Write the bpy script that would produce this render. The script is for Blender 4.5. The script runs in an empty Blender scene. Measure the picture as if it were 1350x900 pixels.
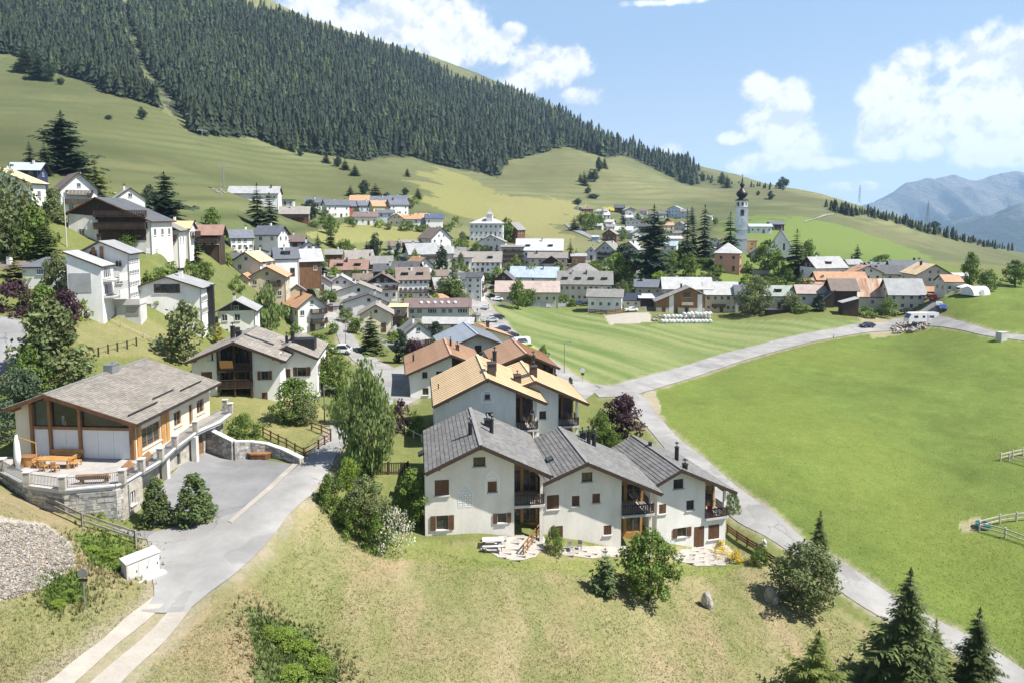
import bpy, math, random
import numpy as np
from mathutils import Vector, Matrix
R = math.radians
random.seed(7)
rng = np.random.default_rng(7)
S = bpy.context.scene
COL = S.collection

# ------------------------------------------------------------------ camera
F, CU, CV, PITCH = 900.0, 675.0, 364.0, R(5.0)
cd = bpy.data.cameras.new('camera'); cam = bpy.data.objects.new('camera', cd); COL.objects.link(cam)
cd.sensor_width = 36.0; cd.lens = 24.0; cd.shift_y = -86.0 / 1350.0
cd.clip_start = 0.5; cd.clip_end = 60000.0
cam.location = (0, 0, 0); cam.rotation_euler = (R(90) - PITCH, 0, 0)
S.camera = cam

# ------------------------------------------------------------------ light
SUN = Vector((0.562, -0.140, 0.815)).normalized()
SUN_EL = math.asin(SUN.z); SUN_AZ = math.atan2(SUN.x, SUN.y)
sd = bpy.data.lights.new('sun', 'SUN'); so = bpy.data.objects.new('sun', sd); COL.objects.link(so)
sd.energy = 5.0; sd.angle = R(0.53); sd.color = (1.0, 0.955, 0.89)
so.rotation_euler = SUN.to_track_quat('Z', 'Y').to_euler()
S.view_settings.view_transform = 'Standard'; S.view_settings.look = 'None'
S.view_settings.gamma = 1.0; S.view_settings.use_curve_mapping = False
S.view_settings.exposure = 0.97
S.cycles.use_denoising = True
S.cycles.max_bounces = 6; S.cycles.diffuse_bounces = 3; S.cycles.transparent_max_bounces = 8
S.cycles.volume_bounces = 1
SKY_STRENGTH = 0.073

# ------------------------------------------------------------------ node helpers
def nd(nt, t, **kw):
    n = nt.nodes.new(t)
    for k, val in kw.items():
        if k == 'inp':
            for kk, vv in val.items(): n.inputs[kk].default_value = vv
        else: setattr(n, k, val)
    return n
def mth(nt, op, a, b=None, c=None, clamp=False):
    n = nt.nodes.new('ShaderNodeMath'); n.operation = op; n.use_clamp = clamp
    for i, x in enumerate((a, b, c)):
        if x is None: continue
        if isinstance(x, (int, float)): n.inputs[i].default_value = x
        else: nt.links.new(x, n.inputs[i])
    return n.outputs[0]
def mixc(nt, fac, a, b, blend='MIX'):
    n = nt.nodes.new('ShaderNodeMix'); n.data_type = 'RGBA'; n.blend_type = blend
    for k, x in ((0, fac), (6, a), (7, b)):
        if isinstance(x, (int, float)): n.inputs[k].default_value = x
        elif isinstance(x, tuple): n.inputs[k].default_value = (*x, 1) if len(x) == 3 else x
        else: nt.links.new(x, n.inputs[k])
    return n.outputs[2]
def sstep(nt, x, lo, hi):
    n = nt.nodes.new('ShaderNodeMapRange'); n.interpolation_type = 'SMOOTHSTEP'
    nt.links.new(x, n.inputs[0]); n.inputs[1].default_value = lo; n.inputs[2].default_value = hi
    return n.outputs[0]

# ------------------------------------------------------------------ sky with cumulus clouds (world)
W = bpy.data.worlds.new('World'); S.world = W; W.use_nodes = True
nt = W.node_tree; nt.nodes.clear()
out = nd(nt, 'ShaderNodeOutputWorld'); bg = nd(nt, 'ShaderNodeBackground'); bg.inputs[1].default_value = SKY_STRENGTH
sky = nd(nt, 'ShaderNodeTexSky'); sky.sky_type = 'NISHITA'; sky.sun_disc = False
sky.sun_elevation = SUN_EL; sky.sun_rotation = SUN_AZ % (2 * math.pi); sky.altitude = 1650
sky.air_density = 1.0; sky.dust_density = 1.0; sky.ozone_density = 1.0
tc = nd(nt, 'ShaderNodeTexCoord')
sep = nd(nt, 'ShaderNodeSeparateXYZ'); nt.links.new(tc.outputs['Generated'], sep.inputs[0])
az = mth(nt, 'ARCTAN2', sep.outputs[0], sep.outputs[1]); el = mth(nt, 'ARCSINE', sep.outputs[2])
comb = nd(nt, 'ShaderNodeCombineXYZ'); nt.links.new(az, comb.inputs[0]); nt.links.new(el, comb.inputs[1])
nz = nd(nt, 'ShaderNodeTexNoise', inp={'Scale': 11.0, 'Detail': 12.0, 'Roughness': 0.62, 'Distortion': 0.2}); nt.links.new(comb.outputs[0], nz.inputs['Vector'])
nz2 = nd(nt, 'ShaderNodeTexNoise', inp={'Scale': 30.0, 'Detail': 5.0, 'Roughness': 0.55}); nt.links.new(comb.outputs[0], nz2.inputs['Vector'])
def az_el(u, v):
    d = Vector((0, math.cos(PITCH), -math.sin(PITCH))) + Vector((1, 0, 0)) * ((u - CU) / F) + Vector((0, math.sin(PITCH), math.cos(PITCH))) * ((CV - v) / F)
    d.normalize(); return math.atan2(d.x, d.y), math.asin(d.z)
# cloud bodies: centre and half sizes as seen from the valley (directions of the real clouds)
CLOUDS = [(410,8,50,26),(500,30,80,40),(585,42,85,52),(640,62,50,32),(672,45,22,16),(545,10,70,30),(720,88,60,34),(690,108,42,24),(765,128,34,16),(752,75,26,16),
  (1030,150,46,52),(1010,120,30,26),(1050,185,48,34),(1000,215,40,16),(965,183,18,10),(885,196,20,9),(1150,170,26,30),(1180,120,46,38),(1195,90,26,26),(1215,165,50,36),(1195,195,48,18),
  (1310,130,70,60),(1290,85,45,30),(1340,95,60,50),(1260,150,30,26),(1320,190,60,30),(1080,215,40,9),(890,2,60,7),(1120,246,40,6)]
mx = None
for (u, v, a, b) in CLOUDS:
    A, E = az_el(u, v); sa = a / F * 1.08; sb = b / F * 1.08
    s1 = nd(nt, 'ShaderNodeVectorMath', operation='SUBTRACT'); nt.links.new(comb.outputs[0], s1.inputs[0]); s1.inputs[1].default_value = (A, E, 0)
    s2 = nd(nt, 'ShaderNodeVectorMath', operation='MULTIPLY'); nt.links.new(s1.outputs[0], s2.inputs[0]); s2.inputs[1].default_value = (1 / sa, 1 / sb, 0)
    s3 = nd(nt, 'ShaderNodeVectorMath', operation='LENGTH'); nt.links.new(s2.outputs[0], s3.inputs[0])
    d = mth(nt, 'SUBTRACT', 1.0, s3.outputs['Value'])
    mx = d if mx is None else mth(nt, 'SMOOTH_MAX', mx, d, 0.12)
# beyond the frame: the same kind of scattered clouds from one even noise all round
nb = nd(nt, 'ShaderNodeTexNoise', inp={'Scale': 3.2, 'Detail': 3.0, 'Roughness': 0.5}); nt.links.new(tc.outputs['Generated'], nb.inputs['Vector'])
out_az = sstep(nt, mth(nt, 'ABSOLUTE', az), 0.68, 0.82)
out_el = sstep(nt, el, 0.34, 0.44)
outside = mth(nt, 'MAXIMUM', out_az, out_el)
gen = mth(nt, 'MULTIPLY_ADD', mth(nt, 'SUBTRACT', nb.outputs['Fac'], 0.62), 7.0, 0.0)
gen = mth(nt, 'MULTIPLY_ADD', mth(nt, 'SUBTRACT', outside, 1.0), 9.0, gen)
mx = mth(nt, 'SMOOTH_MAX', mx, gen, 0.2)
pert = mth(nt, 'MULTIPLY_ADD', mth(nt, 'SUBTRACT', nz.outputs['Fac'], 0.5), 2.0, mx)
pert = mth(nt, 'MULTIPLY_ADD', mth(nt, 'SUBTRACT', nz2.outputs['Fac'], 0.5), 0.7, pert)
cover = sstep(nt, pert, 0.08, 0.50)
cover = mth(nt, 'MULTIPLY', cover, sstep(nt, el, -0.01, 0.05))
of_ = nd(nt, 'ShaderNodeVectorMath', operation='ADD'); nt.links.new(comb.outputs[0], of_.inputs[0]); of_.inputs[1].default_value = (0.006, 0.013, 0)
nz3 = nd(nt, 'ShaderNodeTexNoise', inp={'Scale': 11.0, 'Detail': 12.0, 'Roughness': 0.62, 'Distortion': 0.2}); nt.links.new(of_.outputs[0], nz3.inputs['Vector'])
shade = sstep(nt, mth(nt, 'SUBTRACT', nz.outputs['Fac'], nz3.outputs['Fac']), -0.10, 0.04)  # sunlit and shaded cloud sides painted into the cloud colour
ccol = mixc(nt, shade, (5.4, 6.0, 6.7), (8.0, 8.1, 8.2))
veil = mth(nt, 'MULTIPLY', mth(nt, 'SUBTRACT', 1.0, sstep(nt, el, 0.25, 0.9)), 0.80)
hor = sstep(nt, el, 0.0, 0.28)
skyc = mixc(nt, veil, sky.outputs[0], mixc(nt, hor, (4.9, 5.75, 6.7), (3.05, 4.5, 6.55)))          # thin high veil over the blue
cs = mixc(nt, mth(nt, 'MULTIPLY', cover, 0.96), skyc, ccol)
nt.links.new(cs, bg.inputs[0]); nt.links.new(bg.outputs[0], out.inputs[0])

# ------------------------------------------------------------------ materials
MATS = {}
def mat(name, col=(.5, .5, .5), rough=.8, var=.12, scale=1.5, bump=.0, bscale=20., metal=0., tint=False, spec=.3, trans=0., stretch=None, col2=None, fine=.0, rnd=0., coat=0.):
    if name in MATS: return MATS[name]
    m = bpy.data.materials.new(name); m.use_nodes = True; nt = m.node_tree
    b = nt.nodes['Principled BSDF']; b.inputs['Roughness'].default_value = rough; b.inputs['Metallic'].default_value = metal
    b.inputs['Specular IOR Level'].default_value = spec
    if coat: b.inputs['Coat Weight'].default_value = coat
    tc = nd(nt, 'ShaderNodeTexCoord'); vec = tc.outputs['Object']
    if stretch:
        mp = nd(nt, 'ShaderNodeMapping'); mp.inputs['Scale'].default_value = stretch; nt.links.new(vec, mp.inputs[0]); vec = mp.outputs[0]
    n = nd(nt, 'ShaderNodeTexNoise', inp={'Scale': scale, 'Detail': 6., 'Roughness': .62}); nt.links.new(vec, n.inputs['Vector'])
    f = sstep(nt, n.outputs['Fac'], .25, .75)
    lo = tuple(max(0, c * (1 - var)) for c in col); hi = tuple(min(1, c * (1 + var)) for c in col)
    if col2: hi = col2
    c = mixc(nt, f, lo, hi)
    if fine:
        n3 = nd(nt, 'ShaderNodeTexNoise', inp={'Scale': scale * 9, 'Detail': 3., 'Roughness': .7}); nt.links.new(vec, n3.inputs['Vector'])
        g = mth(nt, 'MULTIPLY_ADD', mth(nt, 'SUBTRACT', n3.outputs['Fac'], .5), fine * 2, 1.0)
        cg = nd(nt, 'ShaderNodeCombineColor'); [nt.links.new(g, cg.inputs[i]) for i in range(3)]
        c = mixc(nt, 1.0, c, cg.outputs[0], 'MULTIPLY')
    if tint:
        at = nd(nt, 'ShaderNodeAttribute', attribute_name='tint'); c = mixc(nt, 1.0, c, at.outputs['Color'], 'MULTIPLY')
    if rnd:
        oi = nd(nt, 'ShaderNodeObjectInfo'); g = mth(nt, 'MULTIPLY_ADD', mth(nt, 'SUBTRACT', oi.outputs['Random'], .5), rnd * 2, 1.0)
        cg = nd(nt, 'ShaderNodeCombineColor'); [nt.links.new(g, cg.inputs[i]) for i in range(3)]
        c = mixc(nt, 1.0, c, cg.outputs[0], 'MULTIPLY')
    nt.links.new(c, b.inputs['Base Color'])
    if bump:
        n2 = nd(nt, 'ShaderNodeTexNoise', inp={'Scale': bscale, 'Detail': 4.}); nt.links.new(vec, n2.inputs['Vector'])
        bp = nd(nt, 'ShaderNodeBump', inp={'Strength': bump, 'Distance': .05}); nt.links.new(n2.outputs['Fac'], bp.inputs['Height']); nt.links.new(bp.outputs[0], b.inputs['Normal'])
    if trans:
        o = nt.nodes['Material Output']; t = nd(nt, 'ShaderNodeBsdfTranslucent'); nt.links.new(c, t.inputs[0])
        ms = nd(nt, 'ShaderNodeMixShader'); ms.inputs[0].default_value = trans
        nt.links.new(b.outputs[0], ms.inputs[1]); nt.links.new(t.outputs[0], ms.inputs[2]); nt.links.new(ms.outputs[0], o.inputs[0])
    MATS[name] = m; return m
def X(h, k=1.0):
    h = h.lstrip('#'); r = []
    for i in (0, 2, 4):
        c = int(h[i:i+2], 16) / 255; r.append(min(1, (c / 12.92 if c <= .04045 else ((c + .055) / 1.055) ** 2.4) * k))
    return tuple(r)
WALL = {'white': (.71,.70,.67), 'warm': (.71,.67,.61), 'cream': (.66,.58,.44), 'beige': (.58,.52,.43), 'tan': (.50,.42,.31), 'grey': (.50,.50,.48), 'pale': (.62,.61,.58),
  'pink': (.52,.27,.19), 'yellow': (.62,.53,.30), 'ochre': (.55,.33,.13), 'lightblue': (.55,.62,.68), 'bluegrey': (.36,.42,.50), 'red': (.33,.10,.09), 'navy': (.03,.04,.09)}
for k, c in WALL.items(): mat('plaster_' + k, c, .9, .11, .55, .25, 9., fine=.06, stretch=(1,1,.35), rnd=.05)
mat('stone_wall', (.33,.32,.30), .9, .3, 3., .6, 8., tint=True, fine=.15)
mat('stone_masonry', (.36,.33,.28), .9, .3, 2., .5, 5., fine=.15)
mat('wood_dark', (.055,.036,.026), .7, .3, 2., .3, 12., stretch=(1,1,.25))
mat('wood_brown', (.13,.066,.034), .65, .3, 2., .3, 12., stretch=(1,1,.3))
mat('wood_mid', (.24,.125,.055), .6, .25, 2., .3, 12., stretch=(1,1,.3))
mat('wood_gold', (.42,.22,.075), .5, .22, 2.5, .2, 12., stretch=(1,1,.3))
mat('wood_grey', (.24,.21,.18), .85, .3, 2., .4, 14.)
mat('wood_pale', (.50,.45,.37), .85, .2, 2., .3, 14.)
mat('shutter', (.12,.060,.036), .6, .2, 3., .2, 15., rnd=.2)
mat('concrete', (.50,.49,.46), .85, .12, .8, .3, 10., fine=.06)
mat('concrete_white', (.50,.49,.47), .8, .08, .8, .2, 10.)
ROOF = {'grey': (.20,.195,.185), 'light': (.29,.295,.295), 'dark': (.085,.088,.095), 'slate': (.115,.125,.15), 'brown': (.165,.13,.11), 'greybrown': (.23,.21,.19), 'maroon': (.16,.115,.11),
  'red': (.23,.145,.115), 'orange': (.40,.235,.14), 'gold': (.56,.42,.24), 'white': (.40,.40,.395), 'navy': (.06,.085,.15), 'blue': (.34,.40,.47), 'pinkwhite': (.36,.29,.26), 'green': (.30,.33,.29), 'solar': (.03,.04,.07)}
for k, c in ROOF.items():
    mat('roof_' + k, c, .72 if k not in ('gold','blue','white') else .5, .16, .6, .25, 6., fine=.12, rnd=.12)
mat('roof_rust', (.34,.13,.05), .75, .3, .5, .3, 5., col2=(.62,.50,.40), stretch=(1.2,.25,.25), fine=.1)
mat('roof_tile', (.150,.147,.142), .8, .12, .5, .3, 8., tint=True, fine=.14)
mat('roof_tile_stone', (.225,.205,.18), .85, .14, .5, .4, 8., tint=True, fine=.16)
mat('copper_gold', (.66,.49,.29), .5, .10, .8, .0, metal=.1, rnd=.05, spec=.5)
mat('seam_brown', (.20,.11,.05), .6, .1); mat('copper_orange', (.44,.28,.185), .5, .12, .8, .0, metal=.1, rnd=.06, spec=.5)
mat('zinc', (.42,.47,.53), .42, .1, .8, .0, metal=.3, rnd=.06, spec=.5)
mat('fascia', (.05,.033,.026), .6, .2, 3.)
mat('frame_white', (.7,.7,.68), .6, .03); mat('frame_wood', (.10,.055,.03), .6, .15, 4.)
mat('glass', (.035,.042,.048), .06, .35, .8, spec=.8, rnd=.5)
mat('glass_green', (.16,.20,.05), .1, .3, 1., spec=.7)
mat('metal_dark', (.022,.022,.024), .45, .15, 3., metal=.3, spec=.5); mat('metal_grey', (.30,.31,.32), .45, .1, 3., metal=.6, spec=.5)
mat('brick_dark', (.06,.045,.042), .85, .25, 6., .4, 18.)
mat('awning', (.50,.26,.10), .8, .08, 3.); mat('canvas_white', (.66,.66,.65), .8, .03)
mat('ornament', (.80,.80,.80), .9, .05, 3.); mat('ornament_dark', (.56,.54,.52), .9, .05, 3.)
mat('asphalt', (.20,.20,.20), .9, .20, .22, .35, 25., fine=.10)
mat('asphalt_pale', (.265,.258,.245), .92, .20, .22, .35, 25., fine=.10)
def asphalt_wear(m):
    nt = m.node_tree; b = nt.nodes['Principled BSDF']; src = b.inputs['Base Color'].links[0].from_socket; tc = nd(nt, 'ShaderNodeTexCoord')
    nz = nd(nt, 'ShaderNodeTexNoise', inp={'Scale': .8, 'Detail': 3.}); nt.links.new(tc.outputs['Object'], nz.inputs['Vector'])
    ad = nd(nt, 'ShaderNodeVectorMath', operation='MULTIPLY_ADD'); nt.links.new(nz.outputs['Color'], ad.inputs[0]); ad.inputs[1].default_value = (1.6, 1.6, 0); nt.links.new(tc.outputs['Object'], ad.inputs[2])
    vo = nd(nt, 'ShaderNodeTexVoronoi', feature='DISTANCE_TO_EDGE', inp={'Scale': .22}); nt.links.new(ad.outputs[0], vo.inputs['Vector'])
    cr = mth(nt, 'SUBTRACT', 1.0, sstep(nt, vo.outputs['Distance'], .004, .016)); n4 = nd(nt, 'ShaderNodeTexNoise', inp={'Scale': .12, 'Detail': 2.}); nt.links.new(tc.outputs['Object'], n4.inputs['Vector'])
    cr = mth(nt, 'MULTIPLY', cr, sstep(nt, n4.outputs['Fac'], .46, .60)); v2 = nd(nt, 'ShaderNodeTexVoronoi', distance='CHEBYCHEV', inp={'Scale': .16}); nt.links.new(tc.outputs['Object'], v2.inputs['Vector'])
    sp = nd(nt, 'ShaderNodeSeparateColor'); nt.links.new(v2.outputs['Color'], sp.inputs[0]); patch = sstep(nt, sp.outputs[0], .80, .82)
    c = mixc(nt, mth(nt, 'MULTIPLY', patch, .22), src, (.10,.10,.10)); c = mixc(nt, mth(nt, 'MULTIPLY', cr, .55), c, (.06,.06,.06)); nt.links.new(c, b.inputs['Base Color'])
asphalt_wear(MATS['asphalt']); asphalt_wear(MATS['asphalt_pale'])
mat('gravel_road', (.35,.32,.275), .95, .14, .5, .6, 30., fine=.16)
mat('paving', (.34,.32,.295), .9, .16, 1.2, .4, 12., rnd=.12)
mat('rock', (.34,.315,.285), .9, .3, 1.5, .8, 6., fine=.15, rnd=.2); mat('gravel_stone', (.265,.235,.20), .95, .25, 2., tint=True)
mat('white_sheet', (.62,.62,.61), .35, .05, 1.5, spec=.5)
mat('bark', (.085,.065,.05), .9, .3, 4., .5, 12.); mat('bark_birch', (.42,.40,.37), .85, .45, 6., .3, 12.)
mat('tyre', (.012,.012,.012), .8, .1); mat('rubber_black', (.02,.02,.02), .7, .1)
mat('skin', (.5,.3,.22), .6, .05); mat('cloth_dark', (.03,.035,.05), .9, .1); mat('cloth_pale', (.6,.6,.62), .9, .05); mat('cloth_red', (.42,.03,.03), .8, .1)
for k, c in {'white': (.75,.75,.75), 'black': (.015,.016,.02), 'blue': (.03,.07,.24), 'silver': (.42,.43,.45), 'red': (.38,.03,.02), 'navy': (.02,.03,.07), 'green': (.35,.55,.05), 'teal': (.02,.16,.17)}.items():
    mat('paint_' + k, c, .25, .02, spec=.5, coat=.6)
# foliage: real leaf colours, varied by leaf and by plant
LEAF = {'leaf': (0.136,0.199,0.048), 'leaf_bright': (0.215,0.295,0.055), 'leaf_olive': (0.168,0.199,0.087), 'leaf_birch': (0.183,0.240,0.087), 'leaf_purple': (0.080,0.045,0.058), 'needle': (.118,.150,.052),
  'needle_dark': (0.058,0.090,0.051), 'needle_light': (.16,.19,.05), 'needle_blue': (0.100,0.139,0.088), 'needle_gold': (0.324,0.284,0.041), 'pine': (0.119,0.159,0.064), 'bloom': (.40,.41,.31), 'bloom_pink': (.50,.36,.32), 'bloom_yellow': (.60,.44,.03),
  'forest': (.046,.064,.038), 'grass_blade': (0.208,0.255,0.072)}
for k, c in LEAF.items(): mat(k, c, .7, .22, 1.2, tint=True, spec=.15, trans=.30 if 'bloom' not in k else .1, rnd=.10)

# ------------------------------------------------------------------ mesh builder
class MB:
    def __init__(s): s.v = []; s.f = []; s.m = []; s.t = []; s.usetint = False
    def add(s, vs, fs, m=0, tint=None):
        o = len(s.v); s.v.extend(vs)
        for f in fs: s.f.append([i + o for i in f]); s.m.append(m); s.t.append(tint)
        if tint is not None: s.usetint = True
    def poly(s, pts, m=0, tint=None): s.add([tuple(p) for p in pts], [list(range(len(pts)))], m, tint)
    def hexa(s, p, m=0, tint=None):
        s.add([tuple(q) for q in p], [(0,3,2,1),(4,5,6,7),(0,1,5,4),(1,2,6,5),(2,3,7,6),(3,0,4,7)], m, tint)
    def box(s, x0, x1, y0, y1, z0, z1, m=0, tint=None):
        s.hexa([(x0,y0,z0),(x1,y0,z0),(x1,y1,z0),(x0,y1,z0),(x0,y0,z1),(x1,y0,z1),(x1,y1,z1),(x0,y1,z1)], m, tint)
    def obox(s, c, ax, ay, az, m=0, tint=None):
        c, ax, ay, az = (Vector(q) for q in (c, ax, ay, az))
        s.hexa([c-ax-ay-az, c+ax-ay-az, c+ax+ay-az, c-ax+ay-az, c-ax-ay+az, c+ax-ay+az, c+ax+ay+az, c-ax+ay+az], m, tint)
    def bar(s, p0, p1, w, h, m=0, up=(0,0,1)):
        p0, p1 = Vector(p0), Vector(p1); d = (p1 - p0); L = d.length; d.normalize(); sd = d.cross(Vector(up))
        if sd.length < 1e-4: sd = Vector((1,0,0))
        sd.normalize(); upv = sd.cross(d).normalized()
        s.obox((p0+p1)/2, d*L/2, sd*w/2, upv*h/2, m)
    def tube(s, p0, p1, r0, r1=None, n=8, m=0, cap=True, tint=None):
        r1 = r0 if r1 is None else r1; p0, p1 = Vector(p0), Vector(p1); d = (p1-p0).normalized()
        a = d.orthogonal().normalized(); b = d.cross(a); vs = []
        for p, r in ((p0, r0), (p1, r1)):
            for k in range(n): t = 2*math.pi*k/n; vs.append(tuple(p + a*r*math.cos(t) + b*r*math.sin(t)))
        fs = [(k, (k+1) % n, n+(k+1) % n, n+k) for k in range(n)]
        if cap: fs += [list(range(n-1, -1, -1)), list(range(n, 2*n))]
        s.add(vs, fs, m, tint)
    def lathe(s, prof, n=12, m=0, c=(0,0), rot=0, tint=None):
        vs = []
        for (r, z) in prof:
            for k in range(n): t = 2*math.pi*k/n + rot; vs.append((c[0]+r*math.cos(t), c[1]+r*math.sin(t), z))
        fs = []
        for i in range(len(prof)-1):
            for k in range(n): fs.append((i*n+k, i*n+(k+1) % n, (i+1)*n+(k+1) % n, (i+1)*n+k))
        fs += [list(range(n-1, -1, -1)), list(range((len(prof)-1)*n, len(prof)*n))]
        s.add(vs, fs, m, tint)
    def prism(s, poly, z0, z1, m=0, msides=None, mbot=None):
        n = len(poly); vs = [(p[0], p[1], z0) for p in poly] + [(p[0], p[1], z1) for p in poly]
        a = sum(poly[i][0]*poly[(i+1)%n][1]-poly[(i+1)%n][0]*poly[i][1] for i in range(n))
        idx = list(range(n)) if a > 0 else list(range(n-1, -1, -1))
        s.add(vs, [[i+n for i in idx]], m); o = len(s.v)-2*n
        s.f.append([i+o for i in reversed(idx)]); s.m.append(m if mbot is None else mbot); s.t.append(None)
        for k in range(n):
            i, j = idx[k], idx[(k+1) % n]; s.f.append([i+o, j+o, j+n+o, i+n+o]); s.m.append(m if msides is None else msides); s.t.append(None)
    def mesh(s, name, mats, smooth=False):
        me = bpy.data.meshes.new(name); me.from_pydata(s.v, [], s.f)
        for q in mats: me.materials.append(MATS[q] if isinstance(q, str) else q)
        me.polygons.foreach_set('material_index', s.m)
        if smooth: me.polygons.foreach_set('use_smooth', [True]*len(s.f))
        if s.usetint:
            at = me.color_attributes.new('tint', 'FLOAT_COLOR', 'CORNER'); arr = []
            for f, t in zip(s.f, s.t):
                t = (1,1,1) if t is None else ((t,t,t) if isinstance(t, (int, float)) else t)
                arr.extend((*t, 1.0) * len(f))
            at.data.foreach_set('color', arr)
        return me
    def build(s, name, mats, parent=None, loc=(0,0,0), rotz=0., smooth=False):
        if isinstance(mats, str): mats = [mats]
        return link(name, s.mesh(name, mats, smooth), parent, loc, rotz)
def link(name, me, parent=None, loc=(0,0,0), rotz=0., scale=None):
    o = bpy.data.objects.new(name, me); COL.objects.link(o); o.location = loc; o.rotation_euler = (0,0,rotz)
    if scale is not None: o.scale = scale if hasattr(scale, '__len__') else (scale,)*3
    if parent is not None: o.parent = parent
    return o
def tag(o, label=None, cat=None, group=None, kind=None):
    if label: o['label'] = label
    if cat: o['category'] = cat
    if group: o['group'] = group
    if kind: o['kind'] = kind
    return o
def thing(name, label, cat, loc=(0,0,0), rotz=0., group=None):
    return tag(link(name, None, None, loc, rotz), label, cat, group)
def fast_mesh(name, V, Fq, mats, tint=None, smooth=False, mi=None):
    """V (n,3), Fq (m,k) numpy -> mesh quickly; tint per face rgb."""
    me = bpy.data.meshes.new(name); k = Fq.shape[1]
    me.vertices.add(len(V)); me.vertices.foreach_set('co', np.ascontiguousarray(V, np.float32).ravel())
    me.loops.add(Fq.size); me.loops.foreach_set('vertex_index', np.ascontiguousarray(Fq, np.int32).ravel())
    me.polygons.add(len(Fq)); me.polygons.foreach_set('loop_start', np.arange(0, Fq.size, k, dtype=np.int32))
    if mi is not None: me.polygons.foreach_set('material_index', np.ascontiguousarray(mi, np.int32))
    if smooth: me.polygons.foreach_set('use_smooth', np.ones(len(Fq), bool))
    for q in ([mats] if isinstance(mats, str) else mats): me.materials.append(MATS[q])
    if tint is not None:
        at = me.color_attributes.new('tint', 'FLOAT_COLOR', 'CORNER')
        c = np.ones((len(Fq), k, 4), np.float32); c[:, :, :3] = np.asarray(tint, np.float32)[:, None, :]
        at.data.foreach_set('color', c.ravel())
    me.update(calc_edges=True); return me

# ------------------------------------------------------------------ projection and terrain
CP, SP = math.cos(PITCH), math.sin(PITCH)
def ray(u, v):
    a, b = (u - CU) / F, (CV - v) / F
    dx, dy, dz = a, CP + b * SP, -SP + b * CP
    return dx / dy, dz / dy                      # sideways and upward slope per metre forward
def P(u, v, Y):
    U, E = ray(u, v); return Vector((U * Y, Y, E * Y))
def proj(x, y, z):
    d = y * CP - z * SP; return CU + F * x / d, CV - F * (y * SP + z * CP) / d
# surveyed ground points: picture column, row and distance in metres
CTRL = [(675,900,44),(450,895,41),(250,895,36),(80,895,33),(10,895,31),(840,895,47),(1000,895,50.5),(1150,895,53),(1340,890,55),
 (635,714,58.5),(560,716,58),(790,728,61.5),(890,724,67),(960,715,71),(930,800,58.5),(1130,820,58.8),(1015,790,60),(480,800,48),(520,735,55.5),(380,830,43.7),(340,790,43.5),(200,760,45.5),(110,800,39),(30,750,40.5),(0,665,47.5),
 (180,716,50),(60,685,49.5),(340,700,52),(420,640,60),(300,650,59),(390,690,54),(450,695,57),(700,820,50),(240,640,59.3),(310,605,67),(390,612,65.5),
 (450,585,71),(480,612,67),(480,660,61.5),(520,560,84),(510,500,107),(550,525,99),(620,560,84),(445,460,132),(430,425,155),(460,440,146),(490,470,130),(600,480,122),(650,460,140),
 (1000,700,72),(1060,730,69),(900,640,83),(870,580,98),(810,520,118),(790,560,104),(760,520,117),(740,600,88),
 (700,450,164),(640,412,209),(760,480,138),(870,427,202),(1000,440,186),(1140,432,190),(1210,424,191),(1100,450,172),(950,480,150),(900,500,133),
 (1000,560,105),(1100,560,106),(1340,560,106),(1200,640,87),(1340,640,86),(1340,740,69),(1150,500,134),(1340,470,142),(1250,430,175),(1340,425,165),(1290,400,185),(1345,374,214),(1345,392,190),(1245,392,200),
 (260,522,86),(420,532,90),(350,550,80),(60,624,58.5),(10,632,56),(110,624,57),(-70,606,57),(10,450,76),(100,480,78),(150,470,85),(200,480,90),(300,500,92),(230,430,103),(130,412,97),(10,400,86),(40,372,100),
 (320,445,119),(400,440,148),(350,398,150),(250,390,125),(220,345,118),(150,322,117),(60,300,112),(85,282,150),(30,268,132),(270,332,150),(300,340,165),(330,336,185),(360,364,182),(400,350,205),
 (180,282,165),(300,270,235),(330,266,300),(200,250,250),(120,200,330),(30,200,290),(20,95,600),(150,110,620),(250,160,560),(400,205,650),(550,215,800),(650,232,850),(780,205,1000),(900,240,1080),
 (300,80,900),(100,20,900),(500,100,1150),(650,160,1200),(0,0,850),(200,-40,1100),(0,-120,1250),(300,-30,1350),
 (560,250,520),(480,302,330),(440,308,290),(390,292,300),(440,288,385),(520,282,395),(570,300,380),(600,290,450),(700,260,620),(700,312,420),(660,318,345),(780,300,480),(830,322,420),(710,352,300),(640,358,290),(850,352,290),
 (800,345,310),(880,300,540),(820,280,640),(740,296,520),(977,334,290),(945,358,265),(1030,342,292),(900,372,255),(960,388,245),(1000,290,480),(1100,300,500),(1150,330,400),(1250,342,410),(1340,345,560),(1180,285,780),
 (1100,366,245),(1170,366,245),(1230,387,222),(1150,406,214),(1195,407,210),(950,412,225),(900,412,222),(860,400,232),(800,408,228),(770,396,248),(700,400,240),(620,420,198),(560,440,172),(500,420,178),(540,395,212),(470,398,195),(450,364,225),(530,362,240),(600,362,262),(560,344,275),(500,345,262),(590,328,300),(540,327,300)]
SKYLINE = [(-200,-190,1700),(0,-95,1500),(150,-45,1500),(300,0,1500),(380,20,1600),(480,50,1700),(560,74,1750),(650,107,1800),(740,146,1800),(800,182,1700),(900,215,1500),(960,230,1350),(1040,248,1200),(1090,258,1080),(1140,275,1000),(1200,297,930),(1270,318,880),(1345,334,830),(1500,365,800),(1700,400,800)]
for (u, v, Y) in SKYLINE:
    CTRL += [(u, v, Y), (u, v + 26, Y * 1.6), (u, v + 75, Y * 3.2)]
CTRL += [(-300,300,130),(-300,500,60),(-300,700,40),(-200,200,330),(1600,560,110),(1600,700,70),(1600,430,180),(1600,380,400),(-300,60,650)]
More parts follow.
